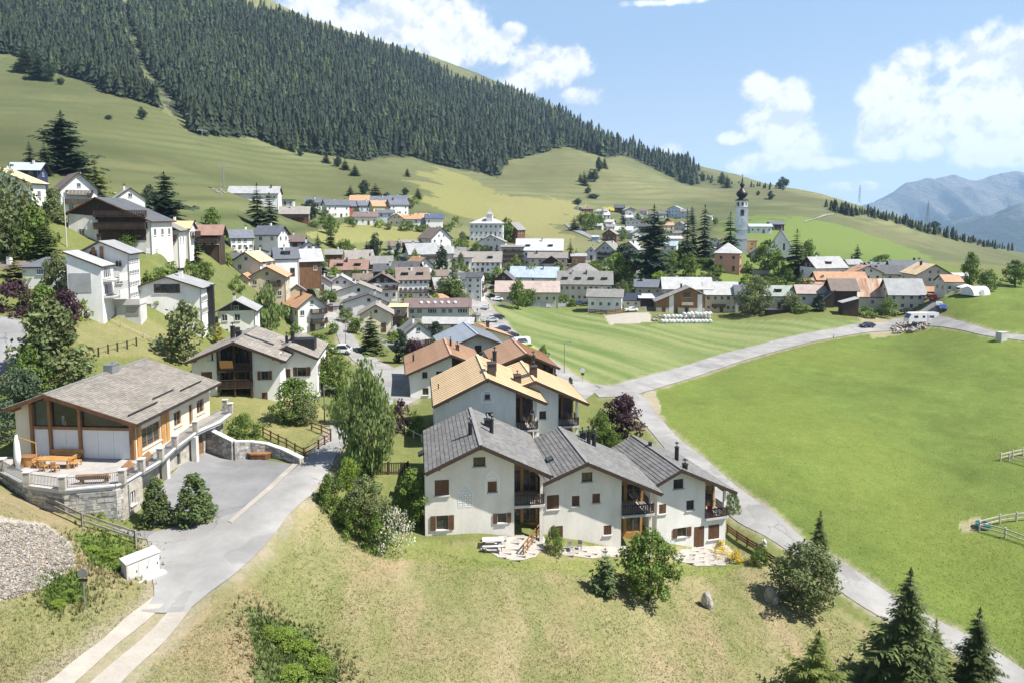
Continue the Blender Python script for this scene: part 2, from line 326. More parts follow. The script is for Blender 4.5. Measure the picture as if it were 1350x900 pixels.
_c = np.array([(*ray(u, v), Y) for (u, v, Y) in CTRL]); _A = np.stack([_c[:,0]*2.2, np.log(_c[:,2])], 1)
def _k(r2): return np.where(r2 > 1e-12, .5*r2*np.log(np.maximum(r2, 1e-12)), 0)
def _fit():
    n = len(_A); K = _k(((_A[:,None]-_A[None])**2).sum(-1)) + np.eye(n)*2e-4
    Pm = np.concatenate([np.ones((n,1)), _A], 1); M = np.zeros((n+3, n+3)); M[:n,:n] = K; M[:n,n:] = Pm; M[n:,:n] = Pm.T
    return np.linalg.solve(M, np.concatenate([_c[:,1], np.zeros(3)]))
_w = _fit()
def _evalE(U, L):
    q = np.stack([np.clip(U,-1.15,1.15)*2.2, L], -1).reshape(-1, 2); o = np.empty(len(q)); n = len(_A)
    for i in range(0, len(q), 20000):
        s = q[i:i+20000]; o[i:i+20000] = _k(((s[:,None]-_A[None])**2).sum(-1)) @ _w[:n] + _w[n] + s @ _w[n+1:]
    return o.reshape(U.shape)
def vnoise(x, y, seed=0):
    xi, yi = np.floor(x), np.floor(y); fx, fy = x-xi, y-yi; fx = fx*fx*(3-2*fx); fy = fy*fy*(3-2*fy)
    def h(a, b): t = np.sin(a*127.1+b*311.7+seed*74.7)*43758.5453; return t-np.floor(t)
    return (h(xi,yi)*(1-fx)+h(xi+1,yi)*fx)*(1-fy)+(h(xi,yi+1)*(1-fx)+h(xi+1,yi+1)*fx)*fy
def fbm(x, y, o=4, seed=0):
    s = 0; a = .5
    for i in range(o): s = s + a*(vnoise(x*2**i, y*2**i, seed+i)-.5); a *= .5
    return s
_uin = np.linspace(-.80, .80, 640); _uo = np.linspace(.82, 1.9, 28)
GU = np.concatenate([-_uo[::-1], _uin, _uo]); GL = np.concatenate([np.linspace(math.log(5), math.log(28), 10), np.linspace(math.log(29), math.log(2600), 440), np.linspace(math.log(2700), math.log(6000), 12)])
_UU, _LL = np.meshgrid(GU, GL, indexing='ij'); _YY = np.exp(_LL)
_E = _evalE(_UU, np.maximum(_LL, math.log(29)))
GZ = _E * np.maximum(_YY, 29)
_XX = _UU * _YY
_far = np.clip((_YY-320)/500, 0, 1)
GZ += _far * (fbm(_XX/90, _YY/90, 4, 3)*9 + fbm(_XX/25, _YY/25, 2, 9)*1.6) * np.clip(_YY/800, .4, 1.6)
GZ += (1-_far) * fbm(_XX/3.2, _YY/3.2, 3, 5)*.16
GZ = np.where(GZ > 640, 640+140*np.tanh((GZ-640)/300), GZ); GZ = np.maximum(GZ, -900)
GE = GZ / _YY
def zat(x, y):
    x = np.asarray(x, float); y = np.asarray(y, float); U = x/y; L = np.log(y)
    i = np.clip(np.searchsorted(GU, U)-1, 0, len(GU)-2); j = np.clip(np.searchsorted(GL, L)-1, 0, len(GL)-2)
    a = (U-GU[i])/(GU[i+1]-GU[i]); y0, y1 = np.exp(GL[j]), np.exp(GL[j+1]); b = (y-y0)/(y1-y0)
    a = np.clip(a, 0, 1); b = np.clip(b, 0, 1)
    return (GZ[i,j]*(1-a)+GZ[i+1,j]*a)*(1-b)+(GZ[i,j+1]*(1-a)+GZ[i+1,j+1]*a)*b
def G(u, v, last=False):
    """first ground point met by the line of sight (u, v)."""
    U, E = ray(u, v); i = int(np.clip(np.searchsorted(GU, U)-1, 0, len(GU)-2)); a = (U-GU[i])/(GU[i+1]-GU[i])
    e = GE[i]*(1-a)+GE[i+1]*a
    k = np.nonzero((e[1:] >= E) & (e[:-1] < E) & (GL[1:] > math.log(26)))[0]
    if len(k) == 0:
        j = int(np.argmax(np.where((GL > math.log(30)) & (GL < math.log(2500)), e, -9))); Y = math.exp(GL[j])
    else:
        j = int(k[0]); t = (E-e[j])/(e[j+1]-e[j]); Y = math.exp(GL[j]*(1-t)+GL[j+1]*t)
    x = U*Y; return Vector((x, Y, float(zat(x, Y))))
def pip(px, py, poly):
    """points in polygon, vectorised"""
    r = np.zeros(np.shape(px), bool); n = len(poly)
    for i in range(n):
        x0, y0 = poly[i]; x1, y1 = poly[(i+1) % n]
        if y0 == y1: continue
        c = ((y0 > py) != (y1 > py)) & (px < (x1-x0)*(py-y0)/(y1-y0)+x0); r ^= c
    return r
def slant(p): return (p - Vector((0,0,0))).length
ROADS = [
  ('road', [(1330,905,1375,895),(1240,850,1300,850),(1130,795,1172,782),(1060,742,1105,738),(985,695,1050,702),(925,640,972,642),(880,595,930,605),(850,560,895,578),(818,530,868,548),(790,510,850,524),(752,500,826,512)], lambda n, p: strip(n, p, 'asphalt_pale', .07, na=10, step=.9)),
  ('road', [(790,524,779,512),(838,520,808,508),(900,502,880,489),(975,477,955,466),(1050,456,1035,446),(1110,444,1098,434),(1150,438,1136,427),(1200,433,1185,424),(1240,431,1234,417),(1300,443,1310,437),(1360,451,1365,443)], lambda n, p: strip(n, p, 'asphalt_pale', .09, step=1.5)),
  ('road', [(770,528,792,512),(735,505,757,494),(705,480,722,470),(672,455,690,448),(645,432,668,425),(625,412,650,408),(618,398,640,392),(628,388,642,385),(622,378,634,377),(612,372,622,370)], lambda n, p: strip(n, p, 'asphalt_pale', .06, step=2.)),
  ('road', [(186,806,246,806),(203,786,278,780),(200,757,312,755),(196,722,345,724),(205,702,372,690),(300,680,395,665),(352,645,417,645),(388,618,434,620),(408,598,444,600),(428,578,460,580),(436,560,480,562)], lambda n, p: strip(n, p, 'asphalt_pale', .09, na=18, step=.7)),
  ('road', [(436,560,480,562),(470,540,505,545),(490,520,545,530),(500,505,552,515),(488,492,530,492),(462,472,497,474),(448,452,474,455),(440,432,458,434),(428,418,446,418),(424,406,438,405)], lambda n, p: strip(n, p, 'asphalt_pale', .08, step=1.5)),
  ('path', [(505,508,500,490),(530,515,540,480),(548,520,548,482)], lambda n, p: strip(n, p, 'asphalt_pale', .10)),
  ('dirt_track', [(52,906,92,906),(95,873,128,874),(133,845,159,846),(176,806,206,807),(205,785,230,782)], lambda n, p: strip(n, p, 'gravel_road', .07)),
  ('dirt_track', [(112,906,154,906),(150,873,186,874),(184,845,217,846),(222,806,251,803),(236,786,268,782)], lambda n, p: strip(n, p, 'gravel_road', .075)),
  ('road', [(-60,430,32,424),(-60,455,34,450),(-60,480,22,472),(-60,500,8,500)], lambda n, p: strip(n, p, 'asphalt', .07)),
  ('path', [(744,296,747,294),(753,304,757,301),(769,311,773,308),(790,321,795,317)], lambda n, p: strip(n, p, 'asphalt', .4, 4, 3)),
  ('path', [(1060,294,1062,292),(1080,288,1084,285),(1098,283.6,1100,282.2)], lambda n, p: strip(n, p, 'asphalt_pale', .5, 2, 4)),
  ('path', [(1172,425,1178,421),(1215,424,1215,410),(1235,412,1228,398),(1228,398,1222,392)], lambda n, p: strip(n, p, 'asphalt_pale', .16, 4, 2))]
# ------------------------------------------------------------------ ground sheet
def ground_cover(x, y, z):
    far0 = np.clip((y-330)/150, 0, 1); u, v = proj(x, y, z); w1 = fbm(x/9, y/9, 3, 21); w2 = fbm(x/2.2, y/2.2, 3, 22); w3 = fbm(x/30, y/30, 3, 23)
    ju = u + w1*16 + w2*8 + far0*(w3*90+fbm(x/60, y/60, 3, 27)*60); jv = v + w2*5 + far0*(w3*26+w1*12)
    def C(c): return np.array(c)[None, None, :]*np.ones(x.shape+(1,))
    far = np.clip((y-240)/160, 0, 1)
    col = C((.140,.155,.052))
    # mountain pastures: terraces follow the height lines, drier and greener bands
    band = np.clip(.5 + 1.5*fbm(z/9 + w3*3, x/160 + y/420, 4, 31), 0, 1)[..., None]; patch = np.clip(.5+2.2*fbm(x/110, y/160, 3, 33), 0, 1)[..., None]
    hill = C((.100,.118,.052))*(1-band) + C((.168,.166,.080))*band
    ter = np.clip(.5+.5*np.sin(z*1.05+fbm(x/110, y/140, 3, 35)*11), 0, 1)[..., None]**3; hill = hill*(.72+.44*patch)*(1-.30*ter*np.clip(patch*1.6-.5, 0, 1))
    col = col*(1-far[..., None]) + hill*far[..., None]
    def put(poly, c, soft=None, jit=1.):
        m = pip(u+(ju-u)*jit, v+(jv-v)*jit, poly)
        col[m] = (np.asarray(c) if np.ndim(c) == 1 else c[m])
    left = [(-400,75),(30,75),(150,110),(330,190),(470,225),(620,270),(560,300),(420,320),(250,330),(130,260),(-400,200)]
    put(left, hill*np.array((.86,.88,.82)))  # left slope darkened in its colour, standing in for cloud shade
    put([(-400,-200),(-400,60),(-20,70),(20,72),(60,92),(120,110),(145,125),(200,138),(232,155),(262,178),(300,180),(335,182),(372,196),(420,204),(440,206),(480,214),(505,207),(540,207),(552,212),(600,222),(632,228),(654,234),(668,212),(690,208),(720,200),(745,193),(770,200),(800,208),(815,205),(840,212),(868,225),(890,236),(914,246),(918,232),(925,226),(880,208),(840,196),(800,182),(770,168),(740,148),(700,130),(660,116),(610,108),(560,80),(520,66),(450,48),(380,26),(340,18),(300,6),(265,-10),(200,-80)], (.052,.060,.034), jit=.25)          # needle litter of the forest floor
    put([(150,-20),(165,-20),(205,110),(215,140),(260,165),(240,165),(185,120)], hill*np.array((1.1,1.1,1.1)))
    put([(470,290),(560,305),(580,315),(430,322),(400,310)], (.20,.20,.075))
    put([(560,215),(640,245),(735,310),(700,312),(620,290),(540,260)], (.185,.185,.07))
    put([(660,255),(760,268),(745,300),(735,325),(690,312),(640,285)], (.20,.19,.08))
    put([(960,282),(1100,290),(1180,320),(1290,372),(1180,372),(1000,372),(960,330)], (.125,.168,.045))
    put([(772,268),(800,271),(812,276),(790,277)], (.30,.26,.04), jit=.6)
    gv = np.clip(.5+3.5*fbm(x/7, y/12, 3, 61), 0, 1)[..., None]; vil = C((.085,.105,.042))*(1-gv)+C((.20,.195,.175))*gv
    put([(425,345),(600,325),(700,335),(830,335),(1000,388),(960,405),(860,412),(770,402),(650,402),(600,402),(560,450),(620,475),(540,475),(480,440),(440,420),(300,350)], vil, jit=1)
    # mown field and meadow
    st = .5+.5*np.sin((x*.62+y*.50)*.78+w3*5)
    st2 = np.clip(.5+2.6*fbm((x*.7+y*.45)/2.6, (y*.7-x*.45)/34, 3, 41), 0, 1)
    fld = C((.112,.160,.048))*(1-st2[..., None]) + C((.205,.230,.095))*st2[..., None]
    put([(652,402),(770,410),(850,428),(960,423),(1090,420),(1145,425),(1080,444),(900,494),(790,516),(745,506),(690,452)], fld, jit=.3)
    med = C((.112,.152,.035))*(1+.55*w1[..., None]+.4*w2[..., None]) ; yel = np.clip(.5+2.4*fbm(x/16, y/26, 4, 44), 0, 1)[..., None]
    med = med*(1-.6*yel)+C((.155,.190,.042))*.6*yel
    put([(845,520),(1080,452),(1150,437),(1250,422),(1350,440),(1900,470),(1900,1200),(1360,960),(1330,900),(1150,790),(1000,680),(880,592)], med, jit=.3)
    put([(1240,388),(1300,376),(1350,366),(1900,330),(1900,470),(1350,447),(1260,420)], med*np.array((1.0,1.0,1.0)), jit=.3)
    tr = np.abs(np.sin((x*.9-y*.44)*.21+w3*2)) ; med = med*(1+.10*(tr < .06))[..., None]
    put([(845,520),(862,512),(872,545),(860,545)], (.30,.26,.18), jit=.6); put([(1260,690),(1290,680),(1300,700),(1270,702)], (.30,.27,.16), jit=.6)
    put([(795,415),(855,412),(860,424),(805,428)], (.36,.33,.28), jit=.3)
    # dry lawn below the houses: straw, green and brown drifts running down the slope
    dry = np.clip(.5+2.4*fbm(x/3.4+w1, y/9, 4, 51), 0, 1)[..., None]; grn = np.clip(.42+2.8*fbm(x/2.6, y/11+3, 3, 52), 0, 1)[..., None]; brn = np.clip(2.6*fbm(x/4, y/6, 3, 53)+.1, 0, 1)[..., None]
    lin = .5+.5*np.sin((x*.93+y*.35)*2.6+w3*9+w1*4); dry = np.clip(dry*.75+.3*lin[..., None], 0, 1); lawn = C((.205,.200,.085))*(1-dry)+C((.300,.255,.145))*dry; lawn = lawn*(1-.62*grn)+C((.145,.170,.055))*.62*grn; lawn = lawn*(1-.7*brn)+C((.29,.215,.135))*.7*brn
    put([(330,690),(420,650),(470,690),(560,715),(960,720),(1010,740),(1150,830),(1250,960),(1250,1200),(-400,1200),(-400,640),(0,640),(110,690),(200,740),(205,790)], lawn, jit=.4)
    put([(420,655),(470,690),(560,712),(735,735),(900,740),(990,735),(960,760),(800,760),(600,745),(500,735),(440,690)], C((.160,.190,.055))*(1-.5*dry)+C((.25,.225,.10))*.5*dry, jit=1.2)
    put([(330,800),(400,830),(440,870),(470,960),(350,960),(340,860)], (.125,.150,.055), jit=2.6)
    put([(130,560),(270,500),(420,530),(440,560),(400,590),(300,560)], C((.185,.190,.070))*(1-.4*dry)+C((.30,.26,.12))*.4*dry, jit=1)
    put([(100,430),(180,415),(260,450),(250,480),(190,470),(110,470)], (.190,.185,.080), jit=1)
    put([(200,335),(255,345),(330,360),(380,400),(330,400),(280,440)], (.125,.142,.052), jit=1)
    put([(850,345),(930,355),(1060,372),(1100,395),(930,392),(830,395)], (.145,.185,.045), jit=.8)
    put([(470,480),(510,495),(535,505),(520,512),(480,500)], (.12,.17,.035), jit=.4)
    put([(1130,415),(1200,424),(1230,432),(1150,447)], (.27,.24,.14), jit=.5)
    put([(-200,690),(0,680),(60,690),(95,715),(100,745),(60,775),(0,790),(-200,800)], (.40,.365,.31), jit=.7)
    put([(95,700),(170,705),(190,745),(170,760),(120,745)], (.135,.175,.045), jit=1)
    put([(60,755),(110,755),(115,790),(60,800)], (.115,.155,.04), jit=1)
    # worn, dusty verges along roads and lanes
    near = y < 260
    if near.any():
        xs, ys = x[near], y[near]; dm = np.full(xs.shape, 99.)
        for (n_, pr, f_) in ROADS:
            for q in (0, 2):
                W_ = [G(e[q], e[q+1]) for e in pr]
                for a, b in zip(W_[:-1], W_[1:]):
                    dx, dy = b.x-a.x, b.y-a.y; t = np.clip(((xs-a.x)*dx+(ys-a.y)*dy)/(dx*dx+dy*dy+1e-9), 0, 1); dm = np.minimum(dm, np.hypot(xs-a.x-t*dx, ys-a.y-t*dy))
        k = np.clip(1.15-dm/.9+fbm(xs/.9, ys/.9, 3, 91)*2.0, 0, 1)[:, None]*.75; col[near] = col[near]*(1-k)+np.array((.30,.265,.19))*k
    return np.clip(col, .01, .8)
def make_ground():
    nu, nl = GZ.shape; V = np.stack([_XX, _YY, GZ], -1).reshape(-1, 3)
    idx = np.arange(nu*nl).reshape(nu, nl)
    Fq = np.stack([idx[:-1,:-1], idx[1:,:-1], idx[1:,1:], idx[:-1,1:]], -1).reshape(-1, 4)
    m = bpy.data.materials.new('ground_cover'); m.use_nodes = True; nt = m.node_tree; b = nt.nodes['Principled BSDF']
    b.inputs['Roughness'].default_value = .95; b.inputs['Specular IOR Level'].default_value = .1
    at = nd(nt, 'ShaderNodeAttribute', attribute_name='cover'); tc = nd(nt, 'ShaderNodeTexCoord')
    c = at.outputs['Color']
    for sc, am, de in ((.35, .24, 4.), (1.1, .30, 4.), (2.8, .32, 4.), (9., .42, 3.)):
        n = nd(nt, 'ShaderNodeTexNoise', inp={'Scale': sc, 'Detail': de, 'Roughness': .65}); nt.links.new(tc.outputs['Object'], n.inputs['Vector'])
        g = mth(nt, 'MULTIPLY_ADD', mth(nt, 'SUBTRACT', n.outputs['Fac'], .5), am*2, 1.0)
        g2 = mth(nt, 'MULTIPLY_ADD', mth(nt, 'SUBTRACT', n.outputs['Fac'], .5), am*1.2, 1.0)
        cg = nd(nt, 'ShaderNodeCombineColor'); nt.links.new(g, cg.inputs[0]); nt.links.new(g2, cg.inputs[1]); nt.links.new(g, cg.inputs[2])
        c = mixc(nt, 1., c, cg.outputs[0], 'MULTIPLY')
    nt.links.new(c, b.inputs['Base Color'])
    n2 = nd(nt, 'ShaderNodeTexNoise', inp={'Scale': 3.5, 'Detail': 6., 'Roughness': .7}); nt.links.new(tc.outputs['Object'], n2.inputs['Vector'])
    bp = nd(nt, 'ShaderNodeBump', inp={'Strength': .7, 'Distance': .25}); nt.links.new(n2.outputs['Fac'], bp.inputs['Height']); nt.links.new(bp.outputs[0], b.inputs['Normal'])
    MATS['ground_cover'] = m
    me = fast_mesh('ground', V, Fq, 'ground_cover', smooth=True)
    col = ground_cover(_XX, _YY, GZ).reshape(-1, 3)
    a = me.color_attributes.new('cover', 'FLOAT_COLOR', 'POINT'); cc = np.ones((len(V), 4), np.float32); cc[:, :3] = col; a.data.foreach_set('color', cc.ravel())
    tag(link('ground', me), kind='structure')

make_ground()

# ------------------------------------------------------------------ roads and paths draped on the ground
def off(y, k): return k*.6 + .0004*y
def strip(name, pairs, m, k=.05, na=6, step=1.2, kind='structure', label=None, smoothz=False):
    """a band between left and right edge points, draped on the ground"""
    Ls = [G(a, b) for (a, b, _, _) in pairs]; Rs = [G(c, d) for (_, _, c, d) in pairs]
    def cat(P4, t):
        p0, p1, p2, p3 = P4; return .5*((2*p1)+(p2-p0)*t+(2*p0-5*p1+4*p2-p3)*t*t+(3*p1-p0-3*p2+p3)*t**3)
    rows = []
    n = len(pairs)
    for i in range(n-1):
        g = lambda A: [A[max(i-1,0)], A[i], A[i+1], A[min(i+2,n-1)]]
        L = ((Ls[i+1]-Ls[i]).length+(Rs[i+1]-Rs[i]).length)/2; k2 = max(2, int(L/step))
        for q in range(k2+(i == n-2)):
            t = q/k2; rows.append((cat(g(Ls), t), cat(g(Rs), t)))
    V = []
    for a, b in rows:
        for q in range(na+1):
            p = a.lerp(b, q/na); V.append((p.x, p.y, float(zat(p.x, p.y))+off(p.y, k)))
    nr = len(rows); idx = np.arange(nr*(na+1)).reshape(nr, na+1)
    Fq = np.stack([idx[:-1,:-1], idx[:-1,1:], idx[1:,1:], idx[1:,:-1]], -1).reshape(-1, 4)
    me = fast_mesh(name, np.array(V), Fq, m, smooth=True); o = link(name, me); tag(o, label, None, None, kind); return o
def clip_cell(poly, x0, x1, y0, y1):
    for ax, val, keep in ((0, x0, 1), (0, x1, -1), (1, y0, 1), (1, y1, -1)):
        o = []; n = len(poly)
        for i in range(n):
            a, b = poly[i], poly[(i+1) % n]; ia = (a[ax]-val)*keep >= 0; ib = (b[ax]-val)*keep >= 0
            if ia: o.append(a)
            if ia != ib:
                t = (val-a[ax])/(b[ax]-a[ax]); o.append((a[0]+(b[0]-a[0])*t, a[1]+(b[1]-a[1])*t))
        poly = o
        if len(poly) < 3: return []
    return poly
def sheet(name, px, m, k=.03, cell=1.0, kind='structure', z=None, world=False, parent=None):
    pts = [tuple(p)[:2] for p in px] if world else [tuple(G(u, v))[:2] for (u, v) in px]
    a = sum(pts[i][0]*pts[(i+1)%len(pts)][1]-pts[(i+1)%len(pts)][0]*pts[i][1] for i in range(len(pts)))
    if a < 0: pts = pts[::-1]
    xs = [p[0] for p in pts]; ys = [p[1] for p in pts]; mb = MB(); key = {}
    for i in range(int(math.floor(min(xs)/cell)), int(math.ceil(max(xs)/cell))):
        for j in range(int(math.floor(min(ys)/cell)), int(math.ceil(max(ys)/cell))):
            q = clip_cell(pts, i*cell, (i+1)*cell, j*cell, (j+1)*cell)
            if not q: continue
            f = []
            for (x, y) in q:
                kk = (round(x, 3), round(y, 3))
                if kk not in key: key[kk] = len(mb.v); mb.v.append((x, y, (float(zat(x, y))+off(y, k)) if z is None else z))
                if key[kk] not in f: f.append(key[kk])
            if len(f) > 2: mb.f.append(f); mb.m.append(0); mb.t.append(None)
    o = mb.build(name, m, parent, smooth=True); tag(o, kind=kind); return o
for (_n, _p, _f) in ROADS: _f(_n, _p)
sheet('parking_area', [(196,668),(212,640),(240,612),(262,592),(290,600),(330,604),(392,612),(350,648),(298,690),(268,690),(230,692),(200,690)], 'asphalt', .07, .6)
sheet('driveway', [(138,692),(190,700),(240,697),(250,712),(215,716),(200,712),(165,702)], 'asphalt', .05, .6)
strip('paving_strip', [(388,610,394,612),(358,638,364,640.5),(327,665,332,667.5),(301,688,306,690.5)], 'gravel_road', .17, 4, .7)

# ------------------------------------------------------------------ mountains beyond the valley
def mountain(name, prof, Y, depth, colr, seed, vb=345):
    us = np.linspace(prof[0][0], prof[-1][0], 260); pv = np.interp(us, [p[0] for p in prof], [p[1] for p in prof])
    T = np.linspace(0, 1, 110); V = []
    for u, v in zip(us, pv):
        for t in T:
            top = P(u, v, Y); bot = P(u, vb, Y); yy = Y - depth*(t if t < .5 else 1-t)*0
            s = abs(t-.5)*2                                        # 0 on the crest, 1 at both feet
            y = Y + (t-.5)*2*depth; x = top.x
            h = bot.z + (top.z-bot.z)*(1-s)**1.15
            nzv = float(fbm(np.array(x/900.), np.array(y/900.), 5, seed)); rid = abs(float(fbm(np.array(x/420.+nzv), np.array(y/1300.), 4, seed+5)))
            g2 = 1-2*abs(float(fbm(np.array(x/520.+nzv*.6), np.array(y/2200.), 4, seed+9))); h += (nzv*300 + (g2-.75)*900 - rid*500)*min(1, .12+s*2.4)*(1-s)**.6
            V.append((x, y, h))
    idx = np.arange(len(us)*len(T)).reshape(len(us), len(T)); Fq = np.stack([idx[:-1,:-1], idx[1:,:-1], idx[1:,1:], idx[:-1,1:]], -1).reshape(-1, 4)
    if colr not in MATS:
        m = bpy.data.materials.new(colr); m.use_nodes = True; nt = m.node_tree; b = nt.nodes['Principled BSDF']; b.inputs['Roughness'].default_value = .95; b.inputs['Specular IOR Level'].default_value = .1
        geo = nd(nt, 'ShaderNodeNewGeometry'); sp = nd(nt, 'ShaderNodeSeparateXYZ'); nt.links.new(geo.outputs['Position'], sp.inputs[0])
        n = nd(nt, 'ShaderNodeTexNoise', inp={'Scale': .0022, 'Detail': 10., 'Roughness': .68}); nt.links.new(geo.outputs['Position'], n.inputs['Vector'])
        hgt = mth(nt, 'MULTIPLY_ADD', sp.outputs[2], .0016, n.outputs['Fac'])
        rock = sstep(nt, hgt, .42, .60)
        c = mixc(nt, rock, (.022,.032,.024), (.22,.212,.20))
        gu = sstep(nt, n.outputs['Fac'], .40, .62); c = mixc(nt, gu, mixc(nt, .5, c, (.10,.10,.09)), c)
        nt.links.new(c, b.inputs['Base Color'])
        bp = nd(nt, 'ShaderNodeBump', inp={'Strength': 1., 'Distance': 420.}); nt.links.new(n.outputs['Fac'], bp.inputs['Height']); nt.links.new(bp.outputs[0], b.inputs['Normal'])
        MATS[colr] = m
    tag(link(name, fast_mesh(name, np.array(V), Fq, colr, smooth=False)), kind='structure')
mountain('mountain', [(1060,330),(1100,300),(1150,272),(1175,258),(1195,240),(1215,237),(1232,236),(1256,230),(1275,236),(1295,231),(1325,226),(1350,228),(1400,222),(1460,240),(1530,230),(1650,270),(1800,300)], 8200, 2600, 'far_rock', 61)
mountain('mountain', [(1230,345),(1275,312),(1300,298),(1330,283),(1350,270),(1400,250),(1480,235),(1600,240),(1800,290)], 5200, 1500, 'far_rock', 71, 360)
# ------------------------------------------------------------------ plants: unit-height meshes (scaled per plant)
def _quads(cen, a, b):
    n = len(cen); V = np.stack([cen-a-b*.15, cen-b, cen+a-b*.1, cen+b], 1).reshape(-1, 3); return V, np.arange(4*n).reshape(-1, 4)
def _rdir(n, r):
    d = r.normal(size=(n, 3)); return d/np.linalg.norm(d, axis=1, keepdims=True)
def leafy(seed, n, leaf, prof, clumps=60, cr=.16, shell=.55, hang=0., lump=.25):
    """foliage as many small leaf faces in clumps spread through the crown; prof(z)->radius for z in 0..1"""
    r = np.random.default_rng(seed); cs = []
    while len(cs) < clumps:
        z = r.uniform(0, 1); R0 = prof(z)
        if R0 <= 0 or r.uniform() > (R0/.55)+.15: continue
        t = r.uniform(0, 2*math.pi); q = R0*(1-cr*.6/max(R0, .05)*.5)*r.uniform(shell, 1)**.6*(1+lump*r.normal()*.4); cs.append((q*math.cos(t), q*math.sin(t), z))
    cs = np.array(cs); rad = cr*r.uniform(.6, 1.25, clumps); bright = r.uniform(.78, 1.22, clumps)
    k = r.integers(0, clumps, n); d = _rdir(n, r); d[:, 2] = d[:, 2]*.8+.12
    rr = rad[k]*r.uniform(.35, 1, n)**.5; c = cs[k]+d*rr[:, None]
    if hang: c[:, 2] -= hang*r.uniform(0, 1, n)**1.5*.5; c[:, :2] *= (1+hang*.05)
    c[:, 2] = np.maximum(c[:, 2], .01)
    nrm = d*.6+_rdir(n, r)*.7; nrm[:, 2] += .25
    if hang: nrm[:, 2] *= .3
    nrm /= np.linalg.norm(nrm, axis=1, keepdims=True)
    a = np.cross(nrm, _rdir(n, r)); a /= np.linalg.norm(a, axis=1, keepdims=True)+1e-9
    if hang: a = a*.35+np.array((0,0,-1.))
    b = np.cross(nrm, a); s = leaf*r.uniform(.6, 1.4, n)
    V, Fq = _quads(c, a*s[:, None]*(1+hang), b*s[:, None]*.62)
    t = (bright[k]*r.uniform(.82, 1.18, n))[:, None]*np.stack([1+.12*r.normal(size=n), np.ones(n), 1-.1*r.uniform(size=n)], 1)
    return V, Fq, t
def conifer(seed, whorls=24, per=9, seg=5, Rm=.24, droop=.35, z0=.04, irregular=.25, upturn=.1, tip=.8, wide=.55):
    """spruce or larch: whorls of drooping boughs, each a chain of needle sprays"""
    r = np.random.default_rng(seed); C = []; A = []; B = []; T = []
    for w in range(whorls):
        f = (w+r.uniform(-.4, .4))/whorls; f = min(max(f, 0), .985); z = z0+(1-z0)*f; R0 = Rm*((1-f)**tip*.93+.05)*(1+irregular*r.normal()*.5)
        if f < .12: R0 *= .75+2*f
        nb = max(4, int(per*(.55+.45*(1-f)))); ph = r.uniform(0, 7); tw = r.uniform(.8, 1.2)
        for k in range(nb):
            t = ph+2*math.pi*k/nb+r.normal()*.22; L = R0*(1+irregular*r.normal()*.6); L = max(L, .02); d = np.array((math.cos(t), math.sin(t), 0)); sd = np.array((-math.sin(t), math.cos(t), 0)); bt = tw*r.uniform(.8, 1.2)
            for s in range(seg):
                q = (s+.6)/seg; dz = L*(-droop*q+upturn*q*q)*(1+.2*r.normal())
                c = d*L*q+np.array((0, 0, z+dz))+r.normal(size=3)*L*.03
                for sgn in ((-1, 1) if seg > 2 else (0,)):
                    lat = sd*sgn*.8+d*.75; lat[2] = -.30-.25*r.uniform(); lat /= np.linalg.norm(lat)
                    ln = L*(.62/seg+.20*(1-q)*(seg > 2))*r.uniform(.8, 1.3)
                    if seg <= 2: ln = L*.42
                    cc = c+lat*ln*.6*(seg > 2); nb2 = np.cross(lat, d if sgn else sd)+np.array((0, 0, .2)); bb = np.cross(lat, nb2); bb /= np.linalg.norm(bb)+1e-9; bb[2] *= .4
                    C.append(cc); A.append(lat*ln); B.append((sd if not sgn else bb)*ln*(wide if sgn else .55)); T.append(bt*r.uniform(.8, 1.2))
                    if sgn == 0:
                        C.append(c+np.array((0, 0, -L*.08))); A.append(lat*ln); B.append(np.array((0, 0, -1.))*ln*.38+sd*.1*ln); T.append(bt*.95)
    # leader shoot
    for k in range(3):
        t = k*2.1; C.append(np.array((0, 0, .97))); A.append(np.array((0, 0, .045))); B.append(np.array((math.cos(t), math.sin(t), 0))*.012); T.append(1.1)
    V, Fq = _quads(np.array(C), np.array(A), np.array(B)); T = np.array(T)[:, None]*np.ones(3); return V, Fq, T
def forest_tree(seed, layers=6, per=7, Rm=.20):
    """small conifer for a far wood: jagged skirts of boughs"""
    r = np.random.default_rng(seed); V = []; Fq = []; T = []
    for l in range(layers):
        f = l/layers; z = .10+.90*f; top = min(1., z+.30); R0 = Rm*(1-f)**.75*(1+.2*r.normal()*.5)+.012; ph = r.uniform(0, 7)
        for k in range(per):
            t = ph+2*math.pi*(k+r.uniform(-.25, .25))/per; w = 2.4/per*math.pi*.5; Rk = R0*r.uniform(.7, 1.3); o = len(V)
            V += [(0, 0, top), (math.cos(t-w)*Rk*.62, math.sin(t-w)*Rk*.62, z+.02), (math.cos(t)*Rk, math.sin(t)*Rk, z-.05*r.uniform(.4, 1.6)), (math.cos(t+w)*Rk*.62, math.sin(t+w)*Rk*.62, z+.02)]
            Fq.append((o, o+1, o+2, o+3)); T.append([r.uniform(.75, 1.25)]*3)
    return np.array(V), np.array(Fq), np.array(T)
def egg(r0, zc=.55, low=.12, p=1.0):
    def f(z):
        if z < low: return 0.
        q = (z-low)/(1-low); return r0*max(0, math.sin(math.pi*min(1, q**(.75*p))))**.6
    return f
def dome(r0): return lambda z: r0*math.sqrt(max(0, 1-z*z))
def cone(r0, p=.8): return lambda z: r0*(1-z)**p*(1 if z > .08 else .8)
PL = {}
